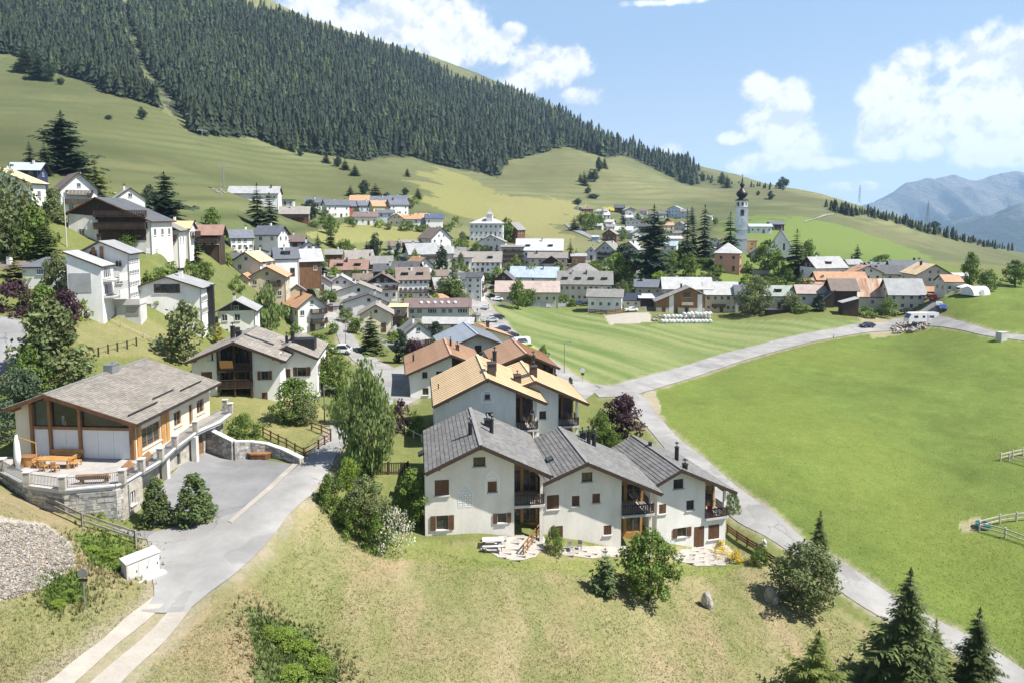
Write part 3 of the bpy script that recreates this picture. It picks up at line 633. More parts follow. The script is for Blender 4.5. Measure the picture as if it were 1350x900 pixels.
def plant_mesh(kind, var):
    key = (kind, var)
    if key in PL: return PL[key]
    s = 100*var+sum(map(ord, kind)); lm = None
    if kind == 'spruce_near': d = conifer(s, 42, 15, 10, .25, .42, .02, .30, .12, .9, .30); lm = 'needle'
    elif kind == 'spruce_bright': d = conifer(s, 34, 13, 9, .28, .12, .02, .38, .38, .9, .28); lm = 'needle_light'
    elif kind == 'spruce': d = conifer(s, 24, 11, 4, .21, .38, .03, .3, .1, .75, .65); lm = 'needle'
    elif kind == 'spruce_dark': d = conifer(s, 26, 11, 4, .17, .42, .02, .38, .1, .65, .7); lm = 'needle_dark'
    elif kind == 'larch': d = conifer(s, 22, 9, 4, .24, .25, .06, .45, .2, .75); lm = 'needle_light'
    elif kind == 'larch_big': d = conifer(s, 36, 12, 5, .25, .30, .05, .6, .2, .62, .6); lm = 'needle_dark'
    elif kind == 'small_conifer': d = conifer(s, 12, 7, 2, .22, .3, .02, .3); lm = 'needle_dark'
    elif kind == 'pine_bush': d = leafy(s, 5200, .030, cone(.40, .62), 90, .12, .75); lm = 'pine'
    elif kind == 'pine_young': d = conifer(s, 16, 9, 6, .30, -.15, .03, .3, .35, .8); lm = 'pine'
    elif kind == 'pine_wild': d = leafy(s, 4200, .030, cone(.46, .55), 70, .15, .5); lm = 'leaf_olive'
    elif kind == 'blue_bush': d = leafy(s, 2600, .036, dome(.62), 60, .17, .5); lm = 'needle_blue'
    elif kind == 'dark_pine': d = leafy(s, 2600, .034, egg(.36, low=.10), 46, .15, .4, lump=.7); lm = 'needle_dark'
    elif kind == 'birch': d = leafy(s, 9500, .0145, egg(.29, low=.10, p=.9), 110, .10, .25, hang=.25, lump=.6); lm = 'leaf_birch'
    elif kind == 'birch_far': d = leafy(s, 2200, .026, egg(.27, low=.06, p=.9), 50, .12, .3, hang=.3, lump=.5); lm = 'leaf_birch'
    elif kind == 'tree_near': d = leafy(s, 6500, .021, egg(.44, low=.08), 90, .12, .35, lump=.5); lm = 'leaf'
    elif kind == 'tree_olive_near': d = leafy(s, 6500, .021, egg(.46, low=.06), 90, .12, .35, lump=.5); lm = 'leaf_olive'
    elif kind == 'tree': d = leafy(s, 1700, .038, egg(.42, low=.08), 44, .15, .4, lump=.5); lm = 'leaf'
    elif kind == 'tree_bright': d = leafy(s, 1700, .038, egg(.44, low=.05), 44, .15, .4, lump=.5); lm = 'leaf_bright'
    elif kind == 'tree_olive': d = leafy(s, 1700, .038, egg(.42, low=.08), 44, .15, .4, lump=.5); lm = 'leaf_olive'
    elif kind == 'poplar': d = leafy(s, 1500, .034, egg(.20, low=.04), 40, .11, .4); lm = 'leaf'
    elif kind == 'tree_purple': d = leafy(s, 3600, .028, egg(.42, low=.1), 60, .14, .35, lump=.6); lm = 'leaf_purple'
    elif kind == 'column_dark': d = leafy(s, 1500, .034, cone(.24, .45), 40, .10, .6); lm = 'needle_dark'
    elif kind == 'column_gold': d = leafy(s, 1200, .036, cone(.28, .45), 36, .10, .6); lm = 'needle_gold'
    elif kind == 'shrub_near': d = leafy(s, 4200, .032, dome(.66), 70, .17, .45, lump=.5); lm = 'leaf'
    elif kind == 'shrub_bright_near': d = leafy(s, 4200, .032, dome(.66), 70, .17, .45, lump=.5); lm = 'leaf_bright'
    elif kind == 'shrub': d = leafy(s, 900, .06, dome(.66), 26, .22, .45, lump=.4); lm = 'leaf'
    elif kind == 'shrub_bright': d = leafy(s, 900, .06, dome(.68), 26, .22, .45, lump=.4); lm = 'leaf_bright'
    elif kind == 'shrub_purple': d = leafy(s, 1500, .045, dome(.6), 34, .18, .45, lump=.5); lm = 'leaf_purple'
    elif kind == 'bloom': d = leafy(s, 1500, .030, dome(.68), 60, .18, .7, lump=.5); lm = 'bloom'
    elif kind == 'forest': d = forest_tree(s); lm = 'forest'
    V, Fq, t = d; me = fast_mesh('crown_mesh', V, Fq, lm, t); PL[key] = me; return me
TRUNKS = {}
def trunk_mesh(kind, mt):
    if (kind, mt) in TRUNKS: return TRUNKS[(kind, mt)]
    mb = MB(); r = random.Random(len(TRUNKS))
    if kind == 'conifer':
        mb.tube((0,0,-.03), (0,0,.35), .018, .013, 7, cap=False); mb.tube((0,0,.35), (0,0,.96), .013, .002, 6)
        for k in range(10):
            z = .12+.07*k; t = r.uniform(0, 7); l = .13*(1-z); mb.tube((0,0,z), (l*math.cos(t), l*math.sin(t), z-.02), .004, .001, 4)
    else:
        mb.tube((0,0,-.03), (.01,.005,.22), .028, .02, 8, cap=False); mb.tube((.01,.005,.22), (-.005,.01,.55), .02, .011, 7, cap=False); mb.tube((-.005,.01,.55), (.01,0,.88), .011, .003, 6)
        for k in range(9):
            z = .2+.07*k; t = r.uniform(0, 7); l = r.uniform(.16, .26)*(1.1-z*.6); mb.tube((0,0,z), (l*math.cos(t), l*math.sin(t), z+.16), .009*(1.1-z), .003, 5)
    me = mb.mesh('trunk_mesh', [mt]); TRUNKS[(kind, mt)] = me; return me
PLANTS = []
GROUPS = {'spruce': 'spruces among the houses'}
KIND_CAT = lambda k: 'shrub' if ('shrub' in k or 'bush' in k or k in ('bloom',)) else 'tree'
KIND_NAME = {'spruce_near':'spruce_tree','spruce_bright':'spruce_tree','spruce':'spruce_tree','spruce_dark':'spruce_tree','larch':'larch_tree','larch_big':'larch_tree','small_conifer':'spruce_tree','pine_bush':'pine_bush','pine_young':'pine_tree','pine_wild':'pine_tree',
  'blue_bush':'juniper_bush','dark_pine':'pine_tree','birch':'birch_tree','birch_far':'birch_tree','tree_near':'leafy_tree','tree_olive_near':'leafy_tree','tree':'leafy_tree','tree_bright':'leafy_tree','tree_olive':'leafy_tree','poplar':'poplar_tree','tree_purple':'purple_tree',
  'column_dark':'cypress_tree','column_gold':'cypress_tree','shrub_near':'garden_shrub','shrub_bright_near':'garden_shrub','shrub':'garden_shrub','shrub_bright':'garden_shrub','shrub_purple':'purple_shrub','bloom':'flowering_shrub','forest':'forest_tree'}
KIND_LOOK = {'spruce':'dark green spruce','spruce_dark':'slender dark spruce','larch':'light green larch','larch_big':'towering shaggy conifer','small_conifer':'small dark conifer','pine_wild':'dense olive pine','dark_pine':'dark broad pine','birch_far':'drooping birch','tree':'leafy green tree',
  'tree_bright':'fresh green leafy tree','tree_olive':'olive green leafy tree','poplar':'narrow upright poplar','tree_purple':'purple leaved tree','column_dark':'dark columnar evergreen','column_gold':'golden columnar evergreen','shrub':'rounded green shrub','shrub_bright':'bright green shrub','shrub_purple':'purple leaved shrub','pine_bush':'compact pine','bloom':'white blooming shrub','blue_bush':'blue green juniper'}
def plant(kind, u, v, h, w=None, label=None, group=None, Y=None, px=True, near=None, sink=.0, rot=None, name=None):
    """a plant with its foot at picture point (u, v); h, w in picture pixels at that distance (or metres)"""
    p = G(u, v) if Y is None else P(u, v, Y)
    k = p.y/F if px else 1.; H = h*k; r = random.random()
    var = int(r*3) if kind not in ('spruce_near','birch','pine_bush') else len(PLANTS) % 3
    me = plant_mesh(kind, var); base = np.empty(len(me.vertices)*3, np.float32)
    if not hasattr(plant, 'wid'): plant.wid = {}
    if (kind, var) not in plant.wid:
        me.vertices.foreach_get('co', base); c = base.reshape(-1, 3); plant.wid[(kind, var)] = 2*float(np.percentile(np.hypot(c[:, 0], c[:, 1]), 97))
    sx = H if w is None else w*k/plant.wid[(kind, var)]
    o = thing(name or KIND_NAME[kind], label or '', KIND_CAT(kind), p-Vector((0, 0, sink*H)), rot if rot is not None else random.uniform(0, 6.28), group)
    c = link('crown', me, o, scale=(sx, sx, H))
    con = kind in ('spruce_near','spruce_bright','spruce','spruce_dark','larch','larch_big','small_conifer','pine_young')
    if kind not in ('shrub','shrub_bright','shrub_near','shrub_bright_near','bloom','pine_bush','blue_bush','shrub_purple','column_dark','column_gold','forest'):
        tk = .35+.65*min(1.3, sx/H)
        link('trunk', trunk_mesh('conifer' if con else 'broad', 'bark_birch' if 'birch' in kind else 'bark'), o, scale=(H*tk, H*tk, H))
    PLANTS.append((o, kind, u, v, H, label, near)); return o

# ------------------------------------------------------------------ forest on the mountain
def forest():
    poly = [(-60,-60),(-20,72),(20,72),(60,92),(120,110),(145,125),(200,138),(232,155),(262,178),(300,180),(335,182),(372,196),(420,204),(440,206),(480,214),(505,207),(540,207),(552,212),(600,222),(632,228),(654,234),(668,212),(690,208),(720,200),(745,193),(770,200),(800,208),(815,205),(840,212),(868,225),(890,236),(914,246),(918,232),(925,226),(880,208),(840,196),(800,182),(770,168),(740,148),(700,130),(660,116),(610,108),(560,80),(520,66),(450,48),(380,26),(340,18),(300,6),(265,-10),(200,-40)]
    gaps = [[(148,-60),(166,-60),(172,30),(200,100),(212,112),(258,172),(236,160),(190,130),(172,70)], [(255,-2),(320,12),(300,-40),(200,-40)], [(560,76),(655,106),(640,104),(600,98),(575,86)]]
    pts = []; cell = {}; rr = np.random.default_rng(5); tries = 0
    while tries < 90000 and len(pts) < 8200:
        tries += 1; u = rr.uniform(-60, 925); v = rr.uniform(-60, 250)
        if not pip(np.array(u), np.array(v), poly): continue
        if any(pip(np.array(u), np.array(v), g) for g in gaps): continue
        if float(fbm(np.array(u/26), np.array(v/13), 3, 19)) < -.235: continue
        md = 2.4+2.5*min(1, max(0, (v+40)/240.))*rr.uniform(.7, 1.25)*(1.3-.6*min(1, u/900)); ci = (int(u//7), int(v//7)); ok = True
        for a in (-1, 0, 1):
            for b in (-1, 0, 1):
                for (pu, pv) in cell.get((ci[0]+a, ci[1]+b), ()):
                    if abs(pu-u) < md and ((pu-u)**2+((pv-v)*1.6)**2) < md*md: ok = False
        if not ok: continue
        cell.setdefault(ci, []).append((u, v)); p = G(u, v); pts.append((u, v, p, rr.uniform(14, 25)*(1.15 if v > 150 else 1)))
    # the ridge line and scattered single trees of the open slopes belong to the wood too
    for (u0, v0, u1, v1, n, h) in [(918,228,940,240,9,14),(925,236,975,240,16,12),(985,243,1038,249,18,13),(1088,272,1120,278,20,15),(1118,278,1165,287,24,15),(1160,286,1215,300,30,14),(1195,297,1260,314,40,16),(1255,313,1335,330,42,12),(700,110,745,140,16,12),(620,100,700,122,12,12),(1095,276,1125,284,12,14)]:
        for k in range(n):
            t = rr.uniform(); u = u0+(u1-u0)*t; v = v0+(v1-v0)*t+rr.uniform(0, 4); p = G(u, v); pts.append((u, v, p, h*rr.uniform(.38, .82)))
    big = sorted(pts, key=lambda q: -q[3]/q[2].y); single = big[:300]; mass = big[300:]
    ms = [plant_mesh('forest', k) for k in range(6)]
    for k, (u, v, p, h) in enumerate(single):
        o = link('forest_tree', ms[k % 6], None, p-Vector((0, 0, .5)), rr.uniform(0, 6), (h*rr.uniform(.9, 1.25), h*rr.uniform(.9, 1.25), h))
        tag(o, 'dark conifer standing at the lower edge of the mountain forest', 'tree', 'conifers along the forest edge')
    Vs = []; Fs = []; Ts = []; o = 0
    for (u, v, p, h) in mass:
        V, Fq, T = forest_cache[rr.integers(0, 6)]; a = rr.uniform(0, 6.28); s = h*rr.uniform(.8, 1.45); h = h*rr.uniform(.75, 1.15); ca, sa = math.cos(a), math.sin(a)
        Q = np.stack([(V[:, 0]*ca-V[:, 1]*sa)*s+p.x, (V[:, 0]*sa+V[:, 1]*ca)*s+p.y, V[:, 2]*h+p.z-.5], 1); tn = .78+.9*float(fbm(np.array(p.x/55), np.array(p.y/80), 3, 83)+.25); T = T*np.array((tn, tn, .5+.5*tn)); Vs.append(Q); Fs.append(Fq+o); Ts.append(T*rr.uniform(.55, 1.35)*(np.array((1.5, 1.45, 1.0)) if rr.uniform() < .14 else np.array((1., 1., 1.)))); o += len(V)
    tag(link('forest', fast_mesh('forest', np.concatenate(Vs), np.concatenate(Fs), 'forest', np.concatenate(Ts))), kind='stuff')
forest_cache = [forest_tree(700+k, 6, 6) for k in range(6)]
forest()
# ------------------------------------------------------------------ building helpers
HOUSES = []
def roof_prism(mb, prof, y0, y1, t=.24, mt=0, ms=1):
    """prof: eave, ridge, eave as (x, z) tops; run along y"""
    n = len(prof); top = [(x, z) for x, z in prof]; bot = [(x, z-t) for x, z in prof]; vs = []
    for y in (y0, y1): vs += [(x, y, z) for x, z in top] + [(x, y, z) for x, z in bot]
    k = 2*n
    for i in range(n-1):
        mb_f = [(i, i+1, k+i+1, k+i)]; mb.add([vs[j] for j in mb_f[0]], [(0,1,2,3)], mt)
        b = (n+i, k+n+i, k+n+i+1, n+i+1); mb.add([vs[j] for j in b], [(0,1,2,3)], ms)
        for o in (0, k):
            q = (o+i, o+n+i, o+n+i+1, o+i+1); q = q if o == 0 else q[::-1]; mb.add([vs[j] for j in q], [(0,1,2,3)], ms)
    for i in (0, n-1):
        q = (i, k+i, k+n+i, n+i); q = q if i == 0 else q[::-1]; mb.add([vs[j] for j in q], [(0,1,2,3)], ms)
def plate_rows(mb, r0, r1, e0, e1, row, col, t=.045, m=0, seed=0, jit=.012, tr=(.86, 1.16), lap=1.18):
    """overlapping plates on a roof slope between ridge r0-r1 and eave e0-e1"""
    r0, r1, e0, e1 = map(Vector, (r0, r1, e0, e1)); rr = random.Random(seed); L = (e0-r0).length; Wd = (r1-r0).length
    nr = max(2, round(L/row)); nc = max(2, round(Wd/col)); ay = (r1-r0)/nc; ad = (e0-r0)/nr; nrm = ay.cross(ad).normalized()
    if nrm.z < 0: nrm = -nrm
    for i in range(nr):
        sh = (i % 2)*.5
        for j in range(-1 if sh else 0, nc):
            a = max(0, j+sh); b = min(nc, j+1+sh)
            if b-a < .05: continue
            p = r0+ad*i; q = r0+ad*min(nr, i+lap) if i < nr-1 else r0+ad*(nr+.12)
            up = nrm*(t*1.6+rr.uniform(-jit, jit)); lo = nrm*.012; g = ay*.012
            P0 = p+ay*a+g; P1 = p+ay*b-g; P2 = q+ay*b-g; P3 = q+ay*a+g
            T = rr.uniform(*tr)
            mb.add([P0+lo, P1+lo, P2+lo+up-nrm*t, P3+lo+up-nrm*t, P0+lo+nrm*.02, P1+lo+nrm*.02, P2+lo+up, P3+lo+up], [(4,5,6,7) if ay.cross(ad).z > 0 else (7,6,5,4), (3,2,6,7), (0,3,7,4), (2,1,5,6)], m, (T, T*rr.uniform(.97, 1.02), T*rr.uniform(.93, 1.03)))
def seam_panels(parent, r0, r1, e0, e1, width, m, seam='seam_brown'):
    """standing-seam sheets, each an object: child of the roof"""
    r0, r1, e0, e1 = map(Vector, (r0, r1, e0, e1)); n = max(2, round((r1-r0).length/width)); ay = (r1-r0)/n; ad = e0-r0; nrm = ay.cross(ad).normalized()
    if nrm.z < 0: nrm = -nrm
    mb = MB(); up = nrm*.03; yv = ay*.985; flip = ay.cross(ad).z < 0
    mb.obox((yv+ad*1.004)/2+nrm*.017, ad*.502, yv/2, nrm*.015, 0); mb.obox(ad*.5+nrm*.045, ad*.502, ay.normalized()*.022, nrm*.030, 1)
    me = mb.mesh('roof_panel', [m, seam])
    for k in range(n): link('roof_panel', me, parent, r0+ay*k)
WM = {}
def win_mesh(style, fr='frame_white'):
    if (style, fr) in WM: return WM[(style, fr)]
    mb = MB(); mats = [fr, 'glass', 'shutter', 'concrete_white']
    if style in ('plain', 'shut', 'wide'):
        n = 3 if style == 'wide' else 1
        mb.box(-.5, .5, -.05, .0, 0, 1, 1)
        for x in (-.5, .44): mb.box(x, x+.06, -.075, -.05, 0, 1, 0)
        for z in (0, .94): mb.box(-.44, .44, -.075, -.05, z, z+.06, 0)
        for k in range(n): x = -.5+(k+1)/(n+1); mb.box(x-.02, x+.02, -.07, -.05, .06, .94, 0)
        mb.box(-.56, .56, -.14, 0, -.06, -.005, 3)
    if style == 'shut':
        for s in (-1, 1): mb.box(s*.74-.22, s*.74+.22, -.07, -.02, 0, 1, 2)
    if style == 'closed': mb.box(-.5, .5, -.06, 0, 0, 1, 2); mb.box(-.01, .01, -.07, -.06, 0, 1, 0); mb.box(-.56, .56, -.14, 0, -.06, -.005, 3)
    if style == 'door': mb.box(-.5, .5, -.07, 0, 0, 1, 2); mb.box(-.42, .42, -.085, -.07, .55, .92, 1)
    if style == 'garage_grey': mb.box(-.5, .5, -.06, 0, 0, 1, 0); [mb.box(-.5, .5, -.075, -.06, k/5-.008, k/5+.008, 3) for k in range(1, 5)]
    if style == 'garage':
        mb.box(-.5, .5, -.06, 0, 0, 1, 2)
        for k in range(1, 4): mb.box(-.5, .5, -.075, -.06, k/4-.01, k/4+.01, 0)
    WM[(style, fr)] = mb.mesh('window_mesh', mats); return WM[(style, fr)]
def chimney(roof, x, y, z, s=.6, h=1.4, m='plaster_white', cap='metal_dark'):
    mb = MB(); mb.box(x-s/2, x+s/2, y-s/2, y+s/2, z-.8, z+h, 0); mb.box(x-s*.62, x+s*.62, y-s*.62, y+s*.62, z+h+.003, z+h+.10, 1)
    for a in (-1, 1):
        for b in (-1, 1): mb.box(x+a*s*.4-.05, x+a*s*.4+.05, y+b*s*.4-.05, y+b*s*.4+.05, z+h+.1, z+h+.3, 1)
    mb.box(x-s*.6, x+s*.6, y-s*.6, y+s*.6, z+h+.3, z+h+.38, 1); return mb.build('chimney', [m, cap], roof)
def balcony(parent, p0, p1, out, z, rail='wood_dark', h=.95, slab='wood_dark'):
    """p0, p1 along the wall (x,y), out = outward (x,y) vector"""
    p0, p1, o = Vector((*p0, 0)), Vector((*p1, 0)), Vector((*out, 0)); zz = Vector((0, 0, 1)); mb = MB(); mid = (p0+p1)/2+o/2
    mb.obox(mid+zz*(z-.09), (p1-p0)/2, o/2, zz*.09, 1)
    for a, b in ((p0+o, p1+o), (p0, p0+o), (p1, p1+o)):
        mb.bar(a+zz*(z+h), b+zz*(z+h), .09, .07, 0); mb.bar(a+zz*(z+.1), b+zz*(z+.1), .06, .06, 0); n = max(1, int((b-a).length/.26))
        for k in range(n): c = a.lerp(b, (k+.5)/n); mb.obox(c+zz*(z+h/2), (b-a).normalized()*.095, (b-a).normalized().cross(zz)*.018, zz*(h/2-.05), 0)
    return mb.build('balcony', [rail, slab], parent)
def house(label, nick, u, v, W, D, he, hr, ang=0, ridge='y', wall='white', roof='grey', rx=.5, heR=None, over=None, win=True, wst='plain', chim=1, balc=(), dormer=0, gable=None, base=None, found=3.5, Y=None, px=True, cols=None, rows=None, name='house', cat='house', fr='frame_white', skip=.12, sides=True, fas='fascia', door=True, wsize=None, panel=(), plain_front=False):
    p = G(u, v) if Y is None else P(u, v, Y); k = p.y/F if px else 1.
    W, D, he, hr = W*k, D*k, he*k, hr*k; heR = he if heR is None else heR*k; a = R(ang); H = thing(name, label, cat, p, a)
    over = (.55 if W > 6 else .3) if over is None else over
    wm = wall if wall in MATS else 'plaster_'+wall; rm = roof if roof in MATS else 'roof_'+roof; z0 = -found; w = W/2; mb = MB(); t = .22
    rr = random.Random(int(u*7+v*13)); gm = 1 if gable else 0
    if ridge == 'y':
        X = -w+rx*W; zr = max(he, heR)+hr; sl, sr = (zr-he)/(X+w), (zr-heR)/(w-X)
        mb.poly([(-w,0,z0),(w,0,z0),(w,0,heR),(-w,0,he)], 0); mb.poly([(-w,0,he),(w,0,heR),(X,0,zr)], gm)
        mb.poly([(w,D,z0),(-w,D,z0),(-w,D,he),(w,D,heR)], 0); mb.poly([(w,D,heR),(-w,D,he),(X,D,zr)], gm)
        mb.poly([(-w,D,z0),(-w,0,z0),(-w,0,he),(-w,D,he)], 0); mb.poly([(w,0,z0),(w,D,z0),(w,D,heR),(w,0,heR)], 0)
        prof = [(-w-over, he-sl*over+t), (X, zr+t), (w+over, heR-sr*over+t)]; rb = MB(); rb_y = (-over*1.3, D+over*1.3); roof_prism(rb, prof, *rb_y, t)
        ro = rb.build('roof', [rm, fas], H); rz = lambda x, y: zr+t-(sl*(X-x) if x < X else sr*(x-X)); cp = [(X+W*.12*rr.choice((-1, 1)), D*(.3+.4*rr.random())) for _ in range(chim)]
    elif ridge == 'x':
        ry = D*.5; zr = he+hr; s = hr/ry
        mb.poly([(-w,0,z0),(w,0,z0),(w,0,he),(-w,0,he)], 0); mb.poly([(w,D,z0),(-w,D,z0),(-w,D,he),(w,D,he)], 0)
        for q, sg in ((-w, 1), (w, -1)):
            A = [(q,D,z0),(q,0,z0),(q,0,he),(q,D,he)]; B = [(q,D,he),(q,0,he),(q,ry,zr)]; mb.poly(A if sg > 0 else A[::-1], 0); mb.poly(B if sg > 0 else B[::-1], gm)
        rb = MB(); prof = [(-D-over, he-s*over+t), (-ry, zr+t), (over, he-s*over+t)]; roof_prism(rb, prof, -w-over*1.3, w+over*1.3, t)
        rb.v = [(q[1], -q[0], q[2]) for q in rb.v]; ro = rb.build('roof', [rm, fas], H); rz = lambda x, y: zr+t-s*abs(y-ry); cp = [((rr.random()-.5)*W*.7, ry+D*.12*rr.choice((-1, .5))) for _ in range(chim)]
    elif ridge == 'hip':
        zr = he+hr; mb.box(-w, w, 0, D, z0, he, 0); ov = over; e = he+.02; m2 = min(W, D)/2; xr = max(0, w-m2); yr0, yr1 = (D/2, D/2) if W >= D else (m2, D-m2)
        rb = MB(); c = [(-w-ov,-ov,e),(w+ov,-ov,e),(w+ov,D+ov,e),(-w-ov,D+ov,e)]; r = [(-xr-.01,yr0,zr),(xr+.01,yr0,zr),(xr+.01,yr1+.01,zr),(-xr-.01,yr1+.01,zr)]
        rb.poly([c[0],c[1],r[1],r[0]], 0); rb.poly([c[1],c[2],r[2],r[1]], 0); rb.poly([c[2],c[3],r[3],r[2]], 0); rb.poly([c[3],c[0],r[0],r[3]], 0); rb.box(-w-ov, w+ov, -ov, D+ov, e-.2, e-.01, 1)
        ro = rb.build('roof', [rm, fas], H); rz = lambda x, y: he+hr*.6; cp = [(w*.4, D*.6)]*chim
    elif ridge in ('flat', 'mono'):
        zr = max(he, heR); mb.poly([(-w,0,z0),(w,0,z0),(w,0,heR),(-w,0,he)], 0); mb.poly([(w,D,z0),(-w,D,z0),(-w,D,he),(w,D,heR)], 0); mb.poly([(-w,D,z0),(-w,0,z0),(-w,0,he),(-w,D,he)], 0); mb.poly([(w,0,z0),(w,D,z0),(w,D,heR),(w,0,heR)], 0)
        s = (heR-he)/W; rb = MB(); roof_prism(rb, [(-w-over, he-s*over+t), (w+over, heR+s*over+t)], -over, D+over, t); ro = rb.build('roof', [rm, fas], H); rz = lambda x, y: he+s*(x+w)+t; cp = [(0, D*.6)]*chim
    mb.build('wall', [wm, (gable if gable and gable in MATS else 'wood_brown')], H)
    for (a0, a1, b0, b1, pm) in panel: q = MB(); q.box(-w+W*a0, -w+W*a1, -.09, -.003, he*b0 if b0 else z0, he*b1, 0); q.build('timber_panel', pm, H)
    if base: b2 = MB(); b2.box(-w-.05, w+.05, -.05, D+.05, z0, min(he*.38, 2.4), 0); b2.build('base_storey', base, H)
    for (x, y) in cp[:chim]: chimney(ro, x, y, rz(x, y)-.1, .55 if W > 7 else .4, 1.1, rr.choice(['plaster_white', 'plaster_pale', 'brick_dark', 'plaster_grey']))
    for k2 in range(dormer):
        x = -w+W*(k2+.5)/dormer; y = D*.14; z = rz(x, y); d = MB(); d.box(x-.9, x+.9, y-.05, y+2.0, z-.5, z+.85, 0); d.box(x-1.1, x+1.1, y-.35, y+2.6, z+.85, z+1.0, 1); d.box(x-.6, x+.6, y-.08, y-.05, z+.05, z+.7, 2); d.build('dormer', [fas, rm, 'glass'], ro)
    if W > 5 and p.y < 330:
        for (xa, ya, xb, yb, zz, cx, cy) in ([(-w-over, -over, -w-over, D+over, rz(-w-over, 0)-.12, -w, -.03), (w+over, -over, w+over, D+over, rz(w+over, 0)-.12, w, -.03)] if ridge == 'y' else ([(-w-over, -over, w+over, -over, rz(0, -over)-.12, w-.15, -.06)] if ridge == 'x' else [])):
            g = MB(); g.bar((xa, ya, zz), (xb, yb, zz), .14, .12); g.build('gutter', 'metal_dark', H); g = MB(); g.bar((cx, cy, z0), (cx, cy, zz+.1), .09, .09, up=(0, 1, 0)); g.build('downpipe', 'metal_grey', H)
    # openings
    cam_l = Matrix.Rotation(-a, 3, 'Z') @ (Vector((0,0,0))-p)
    faces = [('f', W, lambda s: (-w+s, 0), (0,-1), he, heR)]
    if sides:
        if cam_l.x > w: faces.append(('r', D, lambda s: (w, s), (1,0), heR if ridge != 'x' else he, None))
        if cam_l.x < -w: faces.append(('l', D, lambda s: (-w, D-s), (-1,0), he, None))
    for fn, L, pt, nrm, h1, h2 in faces:
        rotz = math.atan2(nrm[1], nrm[0])+math.pi/2; hh = min(h1, h2) if h2 is not None else h1
        if not win: break
        n = rows or max(1, int(hh/2.5)); c = (cols if fn == 'f' and cols else max(1, int(L/2.7)))
        ws, hs = wsize or ((.95, 1.2) if hh/n > 2.3 else (.85, .9))
        if hh/n < 1.6: hs = hh/n*.5
        for i in range(n):
            for j in range(c):
                if rr.random() < skip or (fn == 'f' and plain_front): continue
                x, y = pt(L*(j+.5)/c+rr.uniform(-.15, .15)); st = wst; z = hh*(i+.5)/n-hs*.45; ww = ws*(1.5 if st == 'wide' else 1)
                if i == 0 and door and fn == 'f' and j == c//2 and rr.random() < .5: st = 'door'; z = .05; o = link('door', win_mesh('door', fr), H, (x+nrm[0]*.003, y+nrm[1]*.003, z), rotz, (1.1, 1, 2.1)); continue
                link('window', win_mesh(st, fr), H, (x+nrm[0]*.003, y+nrm[1]*.003, z), rotz, (ww, 1, hs))
        gh = hr if (ridge == 'y' and fn == 'f') or (ridge == 'x' and fn != 'f') else 0
        if gh > 1.7:
            for q in ((.5,) if L < 8 else (.38, .62)):
                x, y = pt(L*(q if ridge == 'x' or rx == .5 else rx)); link('window', win_mesh('plain', fr), H, (x+nrm[0]*.003, y+nrm[1]*.003, hh+gh*.12), rotz, (.8, 1, min(.95, gh*.4)))
    for (fn, f0, f1, zf) in balc:
        if fn == 'f': balcony(H, (-w+W*f0, 0), (-w+W*f1, 0), (0, -1.1), he*zf)
        if fn == 'r': balcony(H, (w, D*f0), (w, D*f1), (1.1, 0), he*zf)
        if fn == 'l': balcony(H, (-w, D*f0), (-w, D*f1), (-1.1, 0), he*zf)
    HOUSES.append((nick, u, v, p, W)); H['nick_tmp'] = 0; del H['nick_tmp']; return H

# ------------------------------------------------------------------ near houses: walls with real openings
def wall_face(mb, A, B, z0, top, holes=(), rev=.22, m=0, mr=None):
    """upright wall from A to B (outward = right of A->B); top = [(s, z), ...]; holes = (s0, s1, z0, z1)"""
    A, B = Vector((*A, 0)), Vector((*B, 0)); L = (B-A).length; d = (B-A)/L; n = Vector((d.y, -d.x, 0)); mr = m if mr is None else mr
    T = lambda s: float(np.interp(s, [q[0] for q in top], [q[1] for q in top]))
    ss = sorted({0., L, *[q[0] for q in top if 0 < q[0] < L], *[q for h in holes for q in h[:2] if 0 < q < L]}); ss = [s for i, s in enumerate(ss) if i == 0 or s-ss[i-1] > 1e-4]
    pt = lambda s, z: tuple(A+d*s+Vector((0, 0, z)))
    for sa, sb in zip(ss[:-1], ss[1:]):
        ta, tb = T(sa+1e-6), T(sb-1e-6); lim = min(ta, tb)-.02; sm = (sa+sb)/2; zs = [z0]+sorted({q for h in holes if h[0] < sm < h[1] for q in h[2:] if z0 < q < lim})
        for za, zb in zip(zs[:-1], zs[1:]):
            zm = (za+zb)/2
            if any(h[0] < sm < h[1] and h[2] < zm < h[3] for h in holes): continue
            mb.poly([pt(sa, za), pt(sb, za), pt(sb, zb), pt(sa, zb)], m)
        mb.poly([pt(sa, zs[-1]), pt(sb, zs[-1]), pt(sb, tb), pt(sa, ta)], m)
    for (a, b, c, e) in holes:
        q = [(a, c), (b, c), (b, e), (a, e)]
        for i in range(4):
            (s0, y0), (s1, y1) = q[i], q[(i+1) % 4]; p0, p1 = Vector(pt(s0, y0)), Vector(pt(s1, y1)); mb.poly([p0, p1, p1-n*rev, p0-n*rev], mr)
